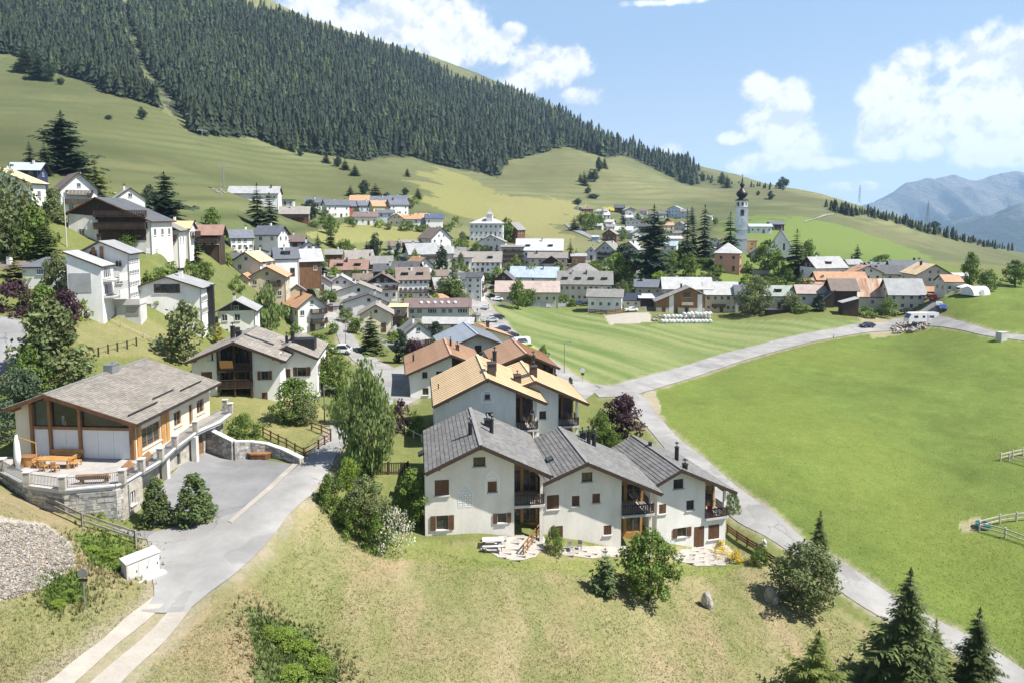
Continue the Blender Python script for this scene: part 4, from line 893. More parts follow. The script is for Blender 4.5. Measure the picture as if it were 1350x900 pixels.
def window_at(parent, A, B, h, style='glass', rev=.22, fr='frame_wood', sill=True, mull=1, cross=True):
    """a window with frame, pane, sill and shutters set into opening h of wall A-B"""
    A, B = Vector((*A, 0)), Vector((*B, 0)); d = (B-A).normalized(); rz = math.atan2(d.y, d.x); s0, s1, z0, z1 = h; c = A+d*(s0+s1)/2+Vector((0, 0, z0)); w = s1-s0; hh = z1-z0
    mb = MB(); f = .07; y0, y1 = rev*.55, rev*.55+.08
    for x in (-w/2+.002, w/2-f-.002): mb.box(x, x+f, y0, y1, .002, hh-.002)
    for z in (.002, hh-f-.002): mb.box(-w/2+f, w/2-f, y0, y1, z, z+f)
    for k in range(mull): x = -w/2+w*(k+1)/(mull+1); mb.box(x-.035, x+.035, y0+.005, y1-.005, f, hh-f)
    if cross and hh > 1.2: mb.box(-w/2+f, w/2-f, y0+.008, y1-.008, hh*.66-.02, hh*.66+.02)
    o = mb.build('window', fr, parent, c, rz)
    if style == 'closed':
        for s in (-1, 1):
            sb = MB(); sb.box(min(0, s*(w/2-.01))+.008, max(0, s*(w/2-.01))-.008, .03, .07, .01, hh-.01)
            for k in range(1, 4): sb.box(min(.02, s*(w/2-.03)), max(-.02, s*(w/2-.03)), .02, .03, hh*k/4-.012, hh*k/4+.012)
            sb.build('shutter', 'shutter', o)
    pb = MB(); pb.box(-w/2+.02, w/2-.02, y0+.03, y0+.05, .02, hh-.02); pb.build('pane', 'glass', o)
    if style == 'open':
        for s in (-1, 1):
            sb = MB(); x0, x1 = sorted((s*(w/2+.03), s*(w/2+w*.48))); sb.box(x0, x1, -.09, -.035, -.02, hh+.02)
            for k in range(1, 4): sb.box(x0+.03, x1-.03, -.10, -.09, hh*k/4-.03, hh*k/4+.03)
            sb.build('shutter', 'shutter', o)
    if sill: sb = MB(); sb.box(-w/2-.1, w/2+.1, -.13, .05, -.10, -.004); sb.build('sill', 'concrete_white', o)
    return o
class Near:
    def __init__(s, name, label, nick, u, v, Y, ang, cat='house'):
        s.o = P(u, v, Y); s.a = R(ang); s.H = thing(name, label, cat, s.o, s.a); s.ex = Vector((math.cos(s.a), math.sin(s.a), 0)); s.ey = Vector((-math.sin(s.a), math.cos(s.a), 0)); HOUSES.append((nick, u, v, s.o, 9))
    def loc(s, u, v, y=0.):
        U, E = ray(u, v); d = Vector((U, 1, E)); q = s.o+s.ey*y; t = q.dot(s.ey)/d.dot(s.ey); p = d*t-s.o; return p.dot(s.ex), p.z
    def locx(s, u, v, x):
        U, E = ray(u, v); d = Vector((U, 1, E)); q = s.o+s.ex*x; t = q.dot(s.ex)/d.dot(s.ex); p = d*t-s.o; return p.dot(s.ey), p.z
    def onroof(s, u, v, left=True):
        U, E = ray(u, v); d = Vector((U, 1, E)); A = Vector((s.R[0], 0, s.R[1])); e = s.L if left else s.Q; B = Vector((e[0], 0, e[1])); n = (B-A).cross(Vector((0, 1, 0)))
        M = Matrix.Rotation(-s.a, 3, 'Z'); dl = M @ d; ol = M @ (-s.o); t = (A-ol).dot(n)/dl.dot(n); return ol+dl*t
    def roof(s, R_, L_, Q_, of, D, ob=.6, t=.26, kind='shingle', m='roof_tile', fas='fascia', row=.42, col=.62, seed=1, pw=.75):
        s.R, s.L, s.Q, s.of, s.D = R_, L_, Q_, of, D; mb = MB(); roof_prism(mb, [L_, R_, Q_], -of, D+ob, t, 0, 1); ro = mb.build('roof', [m if kind != 'shingle' else m, fas], s.H); s.ro = ro; s.t = t
        r0, r1 = (R_[0], -of-.02, R_[1]), (R_[0], D+ob+.02, R_[1])
        for (e, sd) in ((L_, 0), (Q_, 1)):
            e0, e1 = (e[0], -of-.02, e[1]), (e[0], D+ob+.02, e[1])
            if kind == 'shingle':
                pb = MB(); plate_rows(pb, r0, r1, e0, e1, row, col, seed=seed+sd); tag(pb.build('roof_tile', m, ro), kind='stuff')
            elif kind == 'seam': seam_panels(ro, r0, r1, e0, e1, pw, m, 'metal_grey' if m == 'zinc' else 'seam_brown')
        cb = MB(); cb.bar((R_[0], -of-.03, R_[1]+.07), (R_[0], D+ob+.03, R_[1]+.07), .34, .07); cb.build('ridge_cap', m if kind != 'shingle' else 'roof_grey', ro)
        fb = MB()
        for e in (L_, Q_): fb.bar((R_[0], -of-.03, R_[1]-.13), (e[0], -of-.03, e[1]-.13), .05, .34)
        fb.build('barge_board', fas, ro)
        for e, sg in ((L_, -1), (Q_, 1)): gb = MB(); gb.tube((e[0]+sg*.09, -of, e[1]-.1), (e[0]+sg*.09, D+ob, e[1]-.1), .075, n=6); gb.build('gutter', 'metal_dark', ro)
        return ro
    def under(s, x):
        e = s.L if x < s.R[0] else s.Q; f = (x-s.R[0])/(e[0]-s.R[0]); return s.R[1]+(e[1]-s.R[1])*f-s.t-.01
    def top(s, x0, x1):
        q = [(0, s.under(x0))]
        if min(x0, x1) < s.R[0] < max(x0, x1): q.append((abs(s.R[0]-x0), s.under(s.R[0]+1e-6)))
        return q+[(abs(x1-x0), s.under(x1))]
    def flue(s, u, v, left, r=.16, h=1.2, cap=True, box=None, m='metal_dark'):
        p = s.onroof(u, v, left); mb = MB()
        if box: mb.box(p.x-box/2, p.x+box/2, p.y-box*.7, p.y+box*.7, p.z-.5, p.z+h); mb.box(p.x-box*.6, p.x+box*.6, p.y-box*.8, p.y+box*.8, p.z+h+.002, p.z+h+.1)
        else: mb.tube((p.x, p.y, p.z-.4), (p.x, p.y, p.z+h), r, n=10); mb.tube((p.x, p.y, p.z+h), (p.x, p.y, p.z+h+.08), r*1.25, n=10)
        if cap: mb.tube((p.x, p.y, p.z+h+.05), (p.x, p.y, p.z+h+.45), .05, n=6); mb.lathe([(r*.5, p.z+h+.42), (r*1.1, p.z+h+.50), (.03, p.z+h+.66)], 8, c=(p.x, p.y))
        return mb.build('chimney', m, s.ro)
    def skylight(s, u, v, left, w=.9, l=1.1):
        p = s.onroof(u, v, left); e = s.L if left else s.Q; ad = Vector((e[0]-s.R[0], 0, e[1]-s.R[1])).normalized(); n = ad.cross(Vector((0,1,0))); n = n if n.z > 0 else -n; mb = MB(); mb.obox(p+n*.10, ad*l/2, Vector((0, w/2, 0)), n*.10, 0); mb.obox(p+n*.205, ad*(l/2-.09), Vector((0, w/2-.09, 0)), n*.006, 1); mb.build('skylight', ['metal_dark', 'glass'], s.ro)
def balustrade(parent, pts, z, h=1.0, m='wood_dark', sp=.17, name='balustrade', bw=.05):
    mb = MB(); zz = Vector((0, 0, 1))
    for a, b in zip(pts[:-1], pts[1:]):
        a, b = Vector((*a, 0)), Vector((*b, 0)); mb.bar(a+zz*(z+h), b+zz*(z+h), .11, .08); mb.bar(a+zz*(z+.12), b+zz*(z+.12), .07, .08); n = max(1, int((b-a).length/sp)); d = (b-a).normalized()
        for k in range(n): c = a.lerp(b, (k+.5)/n); mb.obox(c+zz*(z+h/2+.04), d*bw, d.cross(zz)*.02, zz*(h/2-.08))
    return mb.build(name, m, parent)
# ------------------------------------------------------------------ the houses nearest the camera
def row_house(label, nick, u, v, Y, ang, apex, eL, eR, of, D, u_wall, u_rec, u_post, v_mid, wins, balc_v, dl=2.6, wall='plaster_warm', rkind='shingle', rmat='roof_tile', low_open=True, seed=1, found=4., fr='frame_wood', logm='wood_gold', railm='wood_dark', left_wins=(), pw=.75, right_wins=True, skip_low=False):
    N = Near('house', label, nick, u, v, Y, ang); H = N.H
    Rr = N.loc(*apex, -of); L = N.loc(*eL, -of); Q = N.loc(*eR, -of); N.roof(Rr, L, Q, of, D, kind=rkind, m=rmat, seed=seed, pw=pw)
    x0 = N.loc(u_wall, v_mid)[0]; xr = N.loc(u_rec, v_mid)[0]; xp = N.loc(u_post, v_mid)[0]; z0 = -found
    mb = MB(); holes = []; spec = []
    for (st, a, b, c, d) in wins:
        s0, zt = N.loc(a, b); s1, zb = N.loc(c, d); zt2 = N.loc(c, b)[1]; holes.append((s0-x0, s1-x0, zb, (zt+zt2)/2)); spec.append(st)
    wall_face(mb, (x0, 0), (xr, 0), z0, N.top(x0, xr), holes)
    wall_face(mb, (xr, 0), (xr, dl), z0, N.top(xr-1e-4, xr+1e-4)[:1]+[(dl, N.under(xr))])
    wall_face(mb, (xp, dl), (xp, D), z0, [(0, N.under(xp)), (D-dl, N.under(xp))])
    wall_face(mb, (xp, D), (x0, D), z0, N.top(xp, x0)); lh = []
    for (fy, fz) in left_wins: lh.append((D-fy-.5, D-fy+.5, fz, fz+1.15))
    wall_face(mb, (x0, D), (x0, 0), z0, [(0, N.under(x0)), (D, N.under(x0))], lh)
    mb.build('wall', wall, H)
    for h, st in zip(holes, spec): window_at(H, (x0, 0), (xr, 0), h, st, fr=fr, mull=2 if h[1]-h[0] > 1.4 else 1)
    for h in lh: window_at(H, (x0, D), (x0, 0), h, 'glass', fr=fr)
    # loggia: timber and glass back wall, floor, post, balustrade
    zb = N.loc(u_rec, balc_v)[1]; tb = MB(); tp = N.top(xr, xp); zl = z0 if low_open else zb-.3
    wd = xp-xr
    lv = [(zb, min(q[1] for q in tp)-.15)] + ([(-.2, zb-.35)] if low_open else [])
    gh = []
    for (a, b) in lv: gh += [(wd*.06, wd*.36, a+.12, b-.25), (wd*.46, wd*.92, a+.12, b-.25)]
    wall_face(tb, (xr+.01, dl), (xp-.01, dl), z0, tp, gh, .12); tb.build('timber_wall', logm, H)
    for h in gh: window_at(H, (xr+.01, dl), (xp-.01, dl), h, 'glass', .12, 'frame_wood' if logm != 'wood_gold' else 'wood_mid', False)
    fb = MB(); fb.box(xr+.003, xp+.12, -.32, dl-.004, zb-.22, zb); fb.build('balcony_floor', 'concrete_white', H)
    balustrade(H, [(xr+.05, -.26), (xp+.06, -.26), (xp+.06, dl-.1)], zb, .95, railm, name='balcony_railing')
    pb = MB(); pb.box(xp-.30, xp, .02, .34, z0, zb-.223); pb.box(xp-.26, xp-.02, .04, .30, zb+.003, N.under(xp-.2)+.02); pb.build('post', wall, H)
    for f in (.12, .5, .88): bm = MB(); x = x0+(xp-x0)*f if f != .5 else Rr[0]; z = N.under(x)-.14; bm.box(x-.10, x+.10, -of+.25, .05, z-.10, z+.10); bm.build('purlin', 'wood_mid', H)
    N.x0, N.xr, N.xp, N.zb = x0, xr, xp, zb; return N
def ornament(N, u0, v0, u1, v1, peak=True, win=False):
    a, zt = N.loc(u0, v0); b, zb = N.loc(u1, v1); mb = MB(); y = -.012; w = b-a; h = zt-zb; ze = zb+h*(.66 if peak else 1)
    def bar(p, q, t=.05): mb.bar((a+w*p[0], y, zb+h*p[1]), (a+w*q[0], y, zb+h*q[1]), .014, t, 0, up=(0,0,1) if abs(p[0]-q[0]) > 1e-3 else (1,0,0))
    if win:
        for s in (0, 1): bar((s, 0), (s, .68), .13)
        bar((0, .70), (.5, 1), .13); bar((.5, 1), (1, .70), .13); bar((-.08, .66), (1.08, .66), .12); bar((-.05, -.02), (1.05, -.02), .12)
    else:
        f = MB(); mb.poly([(a, -.006, zb), (b, -.006, zb), (b, -.006, ze), ((a+b)/2, -.006, zt), (a, -.006, ze)], 1)
        for s in (0, .33, .66, 1): bar((s, 0), (s, .66), .05)
        for s in (0, .22, .44, .66): bar((0, s), (1, s), .05)
        bar((0, .66), (.5, 1), .06); bar((.5, 1), (1, .66), .06); bar((.22, .66), (.5, .88)); bar((.5, .88), (.78, .66)); bar((.1, .70), (.55, .70)); bar((.3, .80), (.7, .80))
        for i in range(3):
            for j in range(3): c = (a+w*(.165+.335*i), zb+h*(.11+.22*j)); mb.tube((c[0], -.016, c[1]), (c[0], -.004, c[1]), .10, n=8, m=0)
    mb.build('facade_ornament', ['ornament', 'ornament_dark'], N.H)
H1 = row_house('cream house with grey slate roof, white painted facade ornaments and a picnic table outside', 'ornamented cream house', 556, 714, 59, 8, (634,587), (561,623), (727,627), 1.15, 10.2, 560, 678, 716, 650,
  [('glass',624,602,640,614),('closed',573,632,592,652),('closed',643,634,655,648),('open',575,679,591,697),('open',656,676,668,688)], 665, seed=3)
ornament(H1, 604, 640, 623, 667); ornament(H1, 640, 620, 658, 649, win=True)
H1.flue(620, 573, True, .2, 1.1); H1.flue(648, 571, False, .2, 1.35); H1.flue(642, 562, False, box=.5, h=.7, cap=True); H1.skylight(556, 598, True, 1.0, .6)
H2 = row_house('cream house in the middle of the grey roofed row with four closed brown shutters', 'middle row house', 714, 727, 62, 10, (774.7,609.5), (716,637), (873,650), 1.1, 9.2, 716, 819, 860, 680,
  [('glass',767,622,781,634),('closed',721,652,737,670),('closed',754,653,764,666),('closed',781,650,791,662),('closed',726,693,742,709),('closed',796,692,806,704)], 678, seed=7)
H2.flue(776, 585, False, .22, 1.35); H2.flue(783, 588, False, .22, 1.35); H2.flue(768, 578, False, box=.5, h=.7); H2.skylight(725, 606, True, 1.0, .7)
H3 = row_house('small white house at the end of the row with stone patio and yellow flowerbed', 'end row house', 863, 721, 67.5, 16, (899,618.5), (863,640), (971,648), 1.1, 9.4, 866, 929, 957, 680,
  [('glass',888,631,901,643),('glass',905,659,915,671),('closed',869,664,878,676),('open',893,695,905,706),('closed',915,693.5,928,720)], 682, dl=2.2, wall='plaster_white', seed=11, low_open=False)
H3.flue(892, 607, False, .22, 1.5); H3.flue(857, 589, False, .2, .5, cap=False); H3.flue(903, 618, False, .28, .5); H3.skylight(843, 627, True, .9, .6)
def h3_extra():
    N = H3; mb = MB(); wl = []
    s0, zt = N.loc(934, 692); s1, zb = N.loc(948, 709); wall_face(mb, (N.xr+.002, .003), (N.xp-.002, .003), -4, [(0, N.zb-.23), (N.xp-N.xr-.004, N.zb-.23)], [(s0-N.xr, s1-N.xr, zb, zt)])
    wall_face(mb, (N.xp-.003, .003), (N.xp-.003, 2.2), -4, [(0, N.zb-.23), (2.2, N.zb-.23)]); mb.build('lower_wall', 'plaster_white', N.H); window_at(N.H, (N.xr+.002, .003), (N.xp-.002, .003), (s0-N.xr, s1-N.xr, zb, zt), 'closed')
h3_extra()
G1 = row_house('pale grey house with golden seamed metal roof right behind the ornamented cream house', 'left golden-roofed house', 583, 612, 75.5, 8, (643,499), (571.5,535), (721,531), 1.2, 11.5, 574, 680, 708, 545,
  [('glass',639,517,646,526),('glass',604,545,615,554),('glass',640,543,650,556),('glass',700,541,704,544)], 566, wall='plaster_white', rkind='seam', rmat='copper_gold', logm='wood_mid', found=5, pw=.85)
ornament(G1, 635, 513, 650, 529, peak=False, win=True)
G1.flue(652, 488, False, .26, 2.3); G1.flue(648, 493, False, box=.9, h=1.3, m='brick_dark'); G1.flue(578, 512, True, .07, .5, cap=False)
G2 = row_house('white house with golden roof and dark loggia, right of the other golden roof', 'right golden-roofed house', 690, 612, 81, 8, (706,502), (676,513), (776,532), 1.2, 9.5, 690, 736, 762, 545,
  [('glass',711,541.5,720,552),('glass',711,571.5,720,581)], 561, wall='plaster_white', rkind='seam', rmat='copper_gold', logm='wood_mid', found=5, pw=.85)
G2.flue(703, 494, False, .24, 2.4); G2.flue(703, 495, False, box=.8, h=1.2, m='brick_dark'); G2.flue(682, 505, True, box=.8, h=1.0, m='brick_dark')
O1 = row_house('white house with orange seamed metal roof, nearest the asphalt turning area', 'orange-seamed house', 541, 546, 99, 10, (595,467.5), (535,494), (640,484), 1.2, 12, 541, 596, 632, 510,
  [('glass',556.5,490,563.5,498),('glass',575,489,584,498),('glass',557,511,565,520)], 512, wall='plaster_white', rkind='seam', rmat='copper_orange', logm='wood_brown', found=4, pw=.62)
O1.flue(545, 476, True, .14, .9); O1.flue(594, 456, False, .16, .9); O1.flue(603, 462, False, box=.5, h=.8, m='brick_dark')
O2 = row_house('house with orange seamed roof and dark timber gable beside the green field', 'timber-gabled orange house', 668, 528, 104, 10, (694,466), (652,484), (738,485), 1.2, 11, 662, 716, 733, 500, [('glass',719,484,724,493)], 502, wall='wood_brown', rkind='seam', rmat='copper_orange', logm='wood_brown', found=4, pw=.62, dl=1.5)
B1 = row_house('house with blue grey seamed metal roof and pale gable behind the orange roofs', 'blue-grey metal-roofed house', 598, 494, 120, 14, (630,441), (585,462), (668,455), 1.1, 13, 598, 655, 664, 470, [('glass',626,455,635,466),('glass',646,457,653,463)], 476, wall='plaster_pale', rkind='seam', rmat='zinc', logm='plaster_pale', found=4, pw=.62, dl=.5)
def dwelling_extras():
    # connecting orange roof between the two orange houses
    house('low orange roofed link building squeezed between the two orange seamed houses', 'orange link roof', 641, 505, 42, 36, 20, 8, 10, 'y', 'wood_brown', 'copper_orange', chim=2, Y=109, win=False)
dwelling_extras()

# chalet with two wings, left of the lane
def chalet():
    N = Near('chalet', 'white chalet with grey roof, dark timber balconies in its gable and an orange awning', 'grey-roofed twin chalet', 254, 510, 86, 8); H = N.H
    of = 1.3; Rr = N.loc(307,451,-of); L = N.loc(243,478,-of); Q = N.loc(376,476,-of); D = 11; N.roof(Rr, L, Q, of, D, kind='shingle', m='roof_tile_stone', row=.5, col=.8, seed=21)
    x0, x1 = N.loc(253,490)[0], N.loc(369,490)[0]; ra, rb = N.loc(287,490)[0], N.loc(333,490)[0]; mb = MB(); z0 = -5
    wl = [('closed',265,490,280,502),('glass',274,466,281,475)]; wr = [('open',344,489,354,500)]
    def hs(ws, xs): o = []; [o.append((N.loc(a,b)[0]-xs, N.loc(c,d)[0]-xs, N.loc(c,d)[1], N.loc(a,b)[1])) for (_, a, b, c, d) in ws]; return o
    h1, h2 = hs(wl, x0), hs(wr, rb); dd = 1.6; h2.append((N.loc(345,518)[0]-rb, N.loc(353,530)[0]-rb, N.loc(353,531)[1], N.loc(345,517)[1]))
    wall_face(mb, (x0,0), (ra,0), z0, N.top(x0, ra), h1); wall_face(mb, (rb,0), (x1,0), z0, N.top(rb, x1), h2); wall_face(mb, (ra,0), (ra,dd), z0, [(0,N.under(ra)),(dd,N.under(ra))]); wall_face(mb, (rb,dd), (rb,0), z0, [(0,N.under(rb)),(dd,N.under(rb))])
    wall_face(mb, (x0,D), (x0,0), z0, [(0,N.under(x0)),(D,N.under(x0))]); rh = [(1.0,1.9,2.6,3.9),(4.5,5.5,2.6,3.9)]; wall_face(mb, (x1,0), (x1,D), z0, [(0,N.under(x1)),(D,N.under(x1))], rh); wall_face(mb, (x1,D), (x0,D), z0, N.top(x1, x0)); mb.build('wall', 'plaster_white', H)
    for h, w in zip(h1, wl): window_at(H, (x0,0), (ra,0), h, w[0], mull=2)
    for h, w in zip(h2, ('open', 'closed')): window_at(H, (rb,0), (x1,0), h, w)
    for h in rh: window_at(H, (x1,0), (x1,D), h, 'open')
    z1, z2, z3 = N.loc(310,487)[1], N.loc(310,509)[1], N.loc(310,522)[1]; tb = MB(); W = rb-ra
    gh = [(W*f, W*(f+.2), a+.15, b) for (a, b) in ((z1, z1+2.1), (z2, z2+1.7)) for f in (.08, .32, .56, .78)]
    wall_face(tb, (ra,dd), (rb,dd), z0, N.top(ra, rb), gh, .1); tb.build('timber_wall', 'wood_dark', H)
    for h in gh: window_at(H, (ra,dd), (rb,dd), h, 'glass', .1, 'frame_wood', False)
    for z in (z1, z2): fb = MB(); fb.box(ra+.003, rb-.003, -.5, dd-.003, z-.2, z); fb.build('balcony_floor', 'wood_dark', H); balustrade(H, [(ra+.03,-.45),(rb-.03,-.45)], z, .95, 'wood_dark', name='balcony_railing')
    for x in (ra+.02, (ra+rb)/2-.1, rb-.22): pb = MB(); pb.box(x, x+.2, -.42, -.22, z0+1, N.under(x+.1)-.02); pb.build('post', 'wood_dark', H)
    aw = MB(); a0, zt = N.loc(289.5,475,-.55); a1, zb = N.loc(307.5,488,-.55); aw.obox(((a0+a1)/2, -.58, (zt+zb)/2), ((a1-a0)/2,0,0), (0,.02,.0), (0,-.25,(zt-zb)/2)); aw.build('awning', 'awning', H)
    N.flue(307, 446, True, .3, 1.6); N.flue(315, 444, True, box=.6, h=.7); N.skylight(331, 445, False, .5, 2.0); N.skylight(351, 452, False, .5, 2.0)
    for x in (x0+.6, Rr[0], x1-.6): bm = MB(); z = N.under(x)-.14; bm.box(x-.1, x+.1, -of+.2, .05, z-.1, z+.1); bm.build('purlin', 'wood_mid', H)
    # second wing, set back to the right
    N2 = Near('wing', '', 'twin', 377, 523, 91.5, 8); N2.H.parent = None
    HOUSES.pop(); of = 1.0; Rr = N2.loc(378,456,-of); L = N2.loc(345,472,-of); Q = N2.loc(419,472,-of); N2.roof(Rr, L, Q, of, 9.5, kind='shingle', m='roof_tile_stone', row=.5, col=.8, seed=25)
    x0, x1 = N2.loc(372,490)[0], N2.loc(418,490)[0]; mb = MB(); W2 = [('open',392,484,404,495),('closed',377,486,383,497)]; hh = [(N2.loc(a,b)[0]-x0, N2.loc(c,d)[0]-x0, N2.loc(c,d)[1], N2.loc(a,b)[1]) for (_, a, b, c, d) in W2]
    wall_face(mb, (x0,0), (x1,0), -5, N2.top(x0, x1), hh); rh = [(1.,2.,2.9,4.1),(5,6,2.9,4.1),(2,3,.2,1.4)]; wall_face(mb, (x1,0), (x1,9.5), -5, [(0,N2.under(x1)),(9.5,N2.under(x1))], rh); wall_face(mb, (x1,9.5), (x0,9.5), -5, N2.top(x1, x0)); wall_face(mb, (x0,9.5), (x0,0), -5, [(0,N2.under(x0)),(9.5,N2.under(x0))]); mb.build('wall', 'plaster_white', N2.H)
    for h, w in zip(hh, W2): window_at(N2.H, (x0,0), (x1,0), h, w[0])
    for h in rh: window_at(N2.H, (x1,0), (x1,9.5), h, 'open')
    p = N2.onroof(400, 455, False); d = MB(); d.box(p.x-1.9, p.x+1.6, p.y-.8, p.y+1.5, p.z-1.2, p.z+.9, 0); d.build('dormer', 'metal_dark', N2.ro); N2.flue(386, 452, False, .26, 1.5); N2.flue(378, 452, True, .2, .9)
    # the wing belongs to the chalet: move its parts over
    M = H.matrix_basis.inverted() @ N2.H.matrix_basis
    for c in [o for o in COL.objects if o.parent == N2.H]:
        c.parent = H; c.matrix_basis = Matrix.Translation(N.H.rotation_euler.to_matrix().inverted() @ (N2.o-N.o)) @ c.matrix_basis
    bpy.data.objects.remove(N2.H)
chalet()

# ------------------------------------------------------------------ villa with stone roof and terrace
def stone_face(parent, A, B, z0, z1, name='stone_block', seed=0, h=.24, lmin=.35, lmax=.8, m='stone_wall', topfn=None):
    """rough stone courses laid on the face A-B (outward = right of A->B)"""
    A, B = Vector((*A,0)), Vector((*B,0)); d = (B-A); L = d.length; d /= L; n = Vector((d.y,-d.x,0)); rr = random.Random(seed); mb = MB(); z = z0
    while z < z1-.05:
        hh = min(h*rr.uniform(.75, 1.3), z1-z); s = -rr.uniform(0, .3)
        while s < L:
            l = rr.uniform(lmin, lmax); a, b = max(0, s), min(L, s+l)
            if b-a > .08 and (topfn is None or z+hh*.6 < topfn((a+b)/2)):
                pr = rr.uniform(.015, .06); T = rr.uniform(.62, 1.4); c = A+d*(a+b)/2+Vector((0,0,z+hh/2)); mb.obox(c+n*(pr/2), d*((b-a)/2-.012), n*(pr/2+.01), Vector((0,0,hh/2-.012)), 0, (T, T*rr.uniform(.96,1.02), T*rr.uniform(.9,1.05)))
            s += l
        z += hh
    o = mb.build(name, m, parent); tag(o, kind='stuff'); return o
def villa():
    N = Near('villa', 'low cream villa with stone slab roof, timber framed glass gable and walled terrace', 'stone-roofed villa', 21.5, 607, 58.7, -3.5); H = N.H
    of = 1.25; Rr = N.loc(57.5,520,-of); L = N.loc(4,539,-of); Q = N.loc(180,559,-of); D = 13.0
    N.roof(Rr, L, Q, of, D, ob=.5, kind='shingle', m='roof_tile_stone', fas='wood_brown', row=.27, col=.42, seed=31)
    x0, x1 = N.loc(21.5,570)[0], N.loc(177,570)[0]; zf = N.loc(177,605)[1]; N.x1, N.zf = x1, zf; mb = MB()
    p1, p2, p3 = [N.loc(q,570)[0] for q in (44,68,107)]; zb = N.loc(100,563)[1]
    # plaster: left panel, sides, back; the gable front is timber and glass
    wall_face(mb, (x0,0), (p1,0), zf-.3, N.top(x0, p1)); wall_face(mb, (x0,D), (x0,0), zf-2.5, [(0,N.under(x0)),(D,N.under(x0))])
    rz0 = zf+.05; rh = [(1.0,3.9,zf+.5,zf+2.35),(6.2,7.5,zf+.9,zf+2.3),(8.9,9.6,zf+.25,zf+2.3),(10.4,11.9,zf+.9,zf+2.3)]
    wall_face(mb, (x1,0), (x1,D), zf-.3, [(0,N.under(x1)),(D,N.under(x1))], rh); wall_face(mb, (x1,D), (x0,D), zf-2.5, N.top(x1, x0)); mb.build('wall', 'plaster_cream', H)
    for i, h in enumerate(rh): window_at(H, (x1,0), (x1,D), h, 'glass', fr='wood_gold', mull=2 if i == 0 else 1, cross=False)
    for (a, b) in ((.3, .9), (4.0, 4.6), (4.8, 5.3)): t = MB(); t.box(x1+.002, x1+.09, a, b, zf, N.under(x1)-.05); t.build('timber_panel', 'wood_gold', H)
    for x in (p1, p2, p3, x1-.14):
        t = MB(); wd = .26 if x != x1-.14 else .40; t.box(x-wd/2, x+wd/2, -.22, .06, zf, N.under(min(max(x-wd/2, x0), x1))-.06 if x > Rr[0] else N.under(x)-.1); t.build('timber_post', 'wood_mid', H)
    t = MB(); t.box(p1+.13, p2-.13, -.16, .02, zb-.16, zb+.10); t.box(p2+.13, p3-.13, -.16, .02, zb-.16, zb+.10); t.box(p3+.13, x1-.34, -.16, .02, zb-.16, zb+.10); t.build('timber_beam', 'wood_mid', H)
    for a, b in ((p1, p2), (p2, p3), (p3, x1-.3)):
        g = MB(); tp = [(x, N.under(x)-.12) for x in ([a+.13, b-.13] if not a < Rr[0] < b else [a+.13, Rr[0], b-.13])]; q = [(a+.13, .04, zb+.10), (b-.13, .04, zb+.10)]+[(x, .04, max(z, zb+.12)) for x, z in reversed(tp)]; g.poly(q); g.build('gable_pane', 'glass', H)
        n = 1 if b-a < 2 else (2 if b-a < 3.2 else 3)
        for k in range(n):
            s = MB(); xa, xb = a+.14+(b-a-.28)*k/n, a+.14+(b-a-.28)*(k+1)/n; s.box(xa+.012, xb-.012, -.06, -.01, zf+.03, zb-.18)
            for j in range(1, 6): xx = xa+(xb-xa)*j/6; s.box(xx-.006, xx+.006, -.068, -.06, zf+.05, zb-.2)
            s.build('screen_panel', 'canvas_white', H)
    for x in (x0+.5, Rr[0], x1-.2): pr = MB(); z = N.under(x)-.12; pr.box(x-.11, x+.11, -of+.15, .0, z-.11, z+.11); pr.build('purlin', 'wood_mid', H)
    c = N.onroof(147, 490, False); cb = MB(); cb.box(c.x-.45, c.x+.45, c.y-.55, c.y+.55, c.z-.4, c.z+.75, 0); cb.box(c.x-.52, c.x+.52, c.y-.62, c.y+.62, c.z+.753, c.z+.80, 0); cb.tube((c.x+.2, c.y, c.z+.8), (c.x+.2, c.y, c.z+1.05), .12, n=8); cb.build('chimney', 'metal_grey', N.ro)
    sg = MB(); e = Vector((Q[0]-Rr[0], 0, Q[1]-Rr[1]))
    for f, ya, yb in ((.86, -.6, 3.8), (.78, 4.1, 7.6), (.85, 7.8, 11.8)): q = Vector((Rr[0],0,Rr[1]))+e*f+Vector((0,0,.22)); sg.bar(q+Vector((0,ya,0)), q+Vector((0,yb,0)), .07, .10)
    sg.build('snow_guard', 'metal_dark', N.ro)
    # terrace
    M = Matrix.Rotation(-N.a, 3, 'Z'); W2L = lambda p: M @ (p-N.o)
    def T(u, v): U, E = ray(u, v); k = (N.o.z+zf)/E; return W2L(Vector((U*k, k, E*k)))
    edge = [T(*q) for q in ((-60,612),(-20,616),(3,622),(37,640),(84,646),(152,640),(162,637),(187,622),(212,607),(231,590),(258,570),(290,556),(304,545),(297,540))]
    E2 = [(p.x, p.y) for p in edge]; back = [(x1-.002, E2[-1][1]), (x1-.002, -.002), (x0, -.002), (E2[0][0], -.002)]
    tb = MB(); tb.prism(E2+back, zf-.28, zf, 0, 1); tb.build('terrace_floor', ['paving', 'concrete_white'], H)
    gz = -24.3-N.o.z; st = MB(); front = E2[:7]
    for a, b in zip(front[:-1], front[1:]): wall_face(st, a, b, gz-1.5, [(0, zf-.282), (math.dist(a, b), zf-.282)], rev=.1)
    # right side: first bay is full stone with a small window; the rest is set back under the slab
    s1, s2 = E2[6], E2[8]; hw = (.9, 1.5, gz+.9, gz+2.0); Ls = math.dist(s1, E2[7]); wall_face(st, s1, E2[7], gz-1.5, [(0, zf-.282), (Ls, zf-.282)], [(Ls*.35, Ls*.35+.6, gz+1.0, gz+2.1)], .2)
    xi = x1+.9; y7 = E2[7][1]; ye = E2[-2][1]
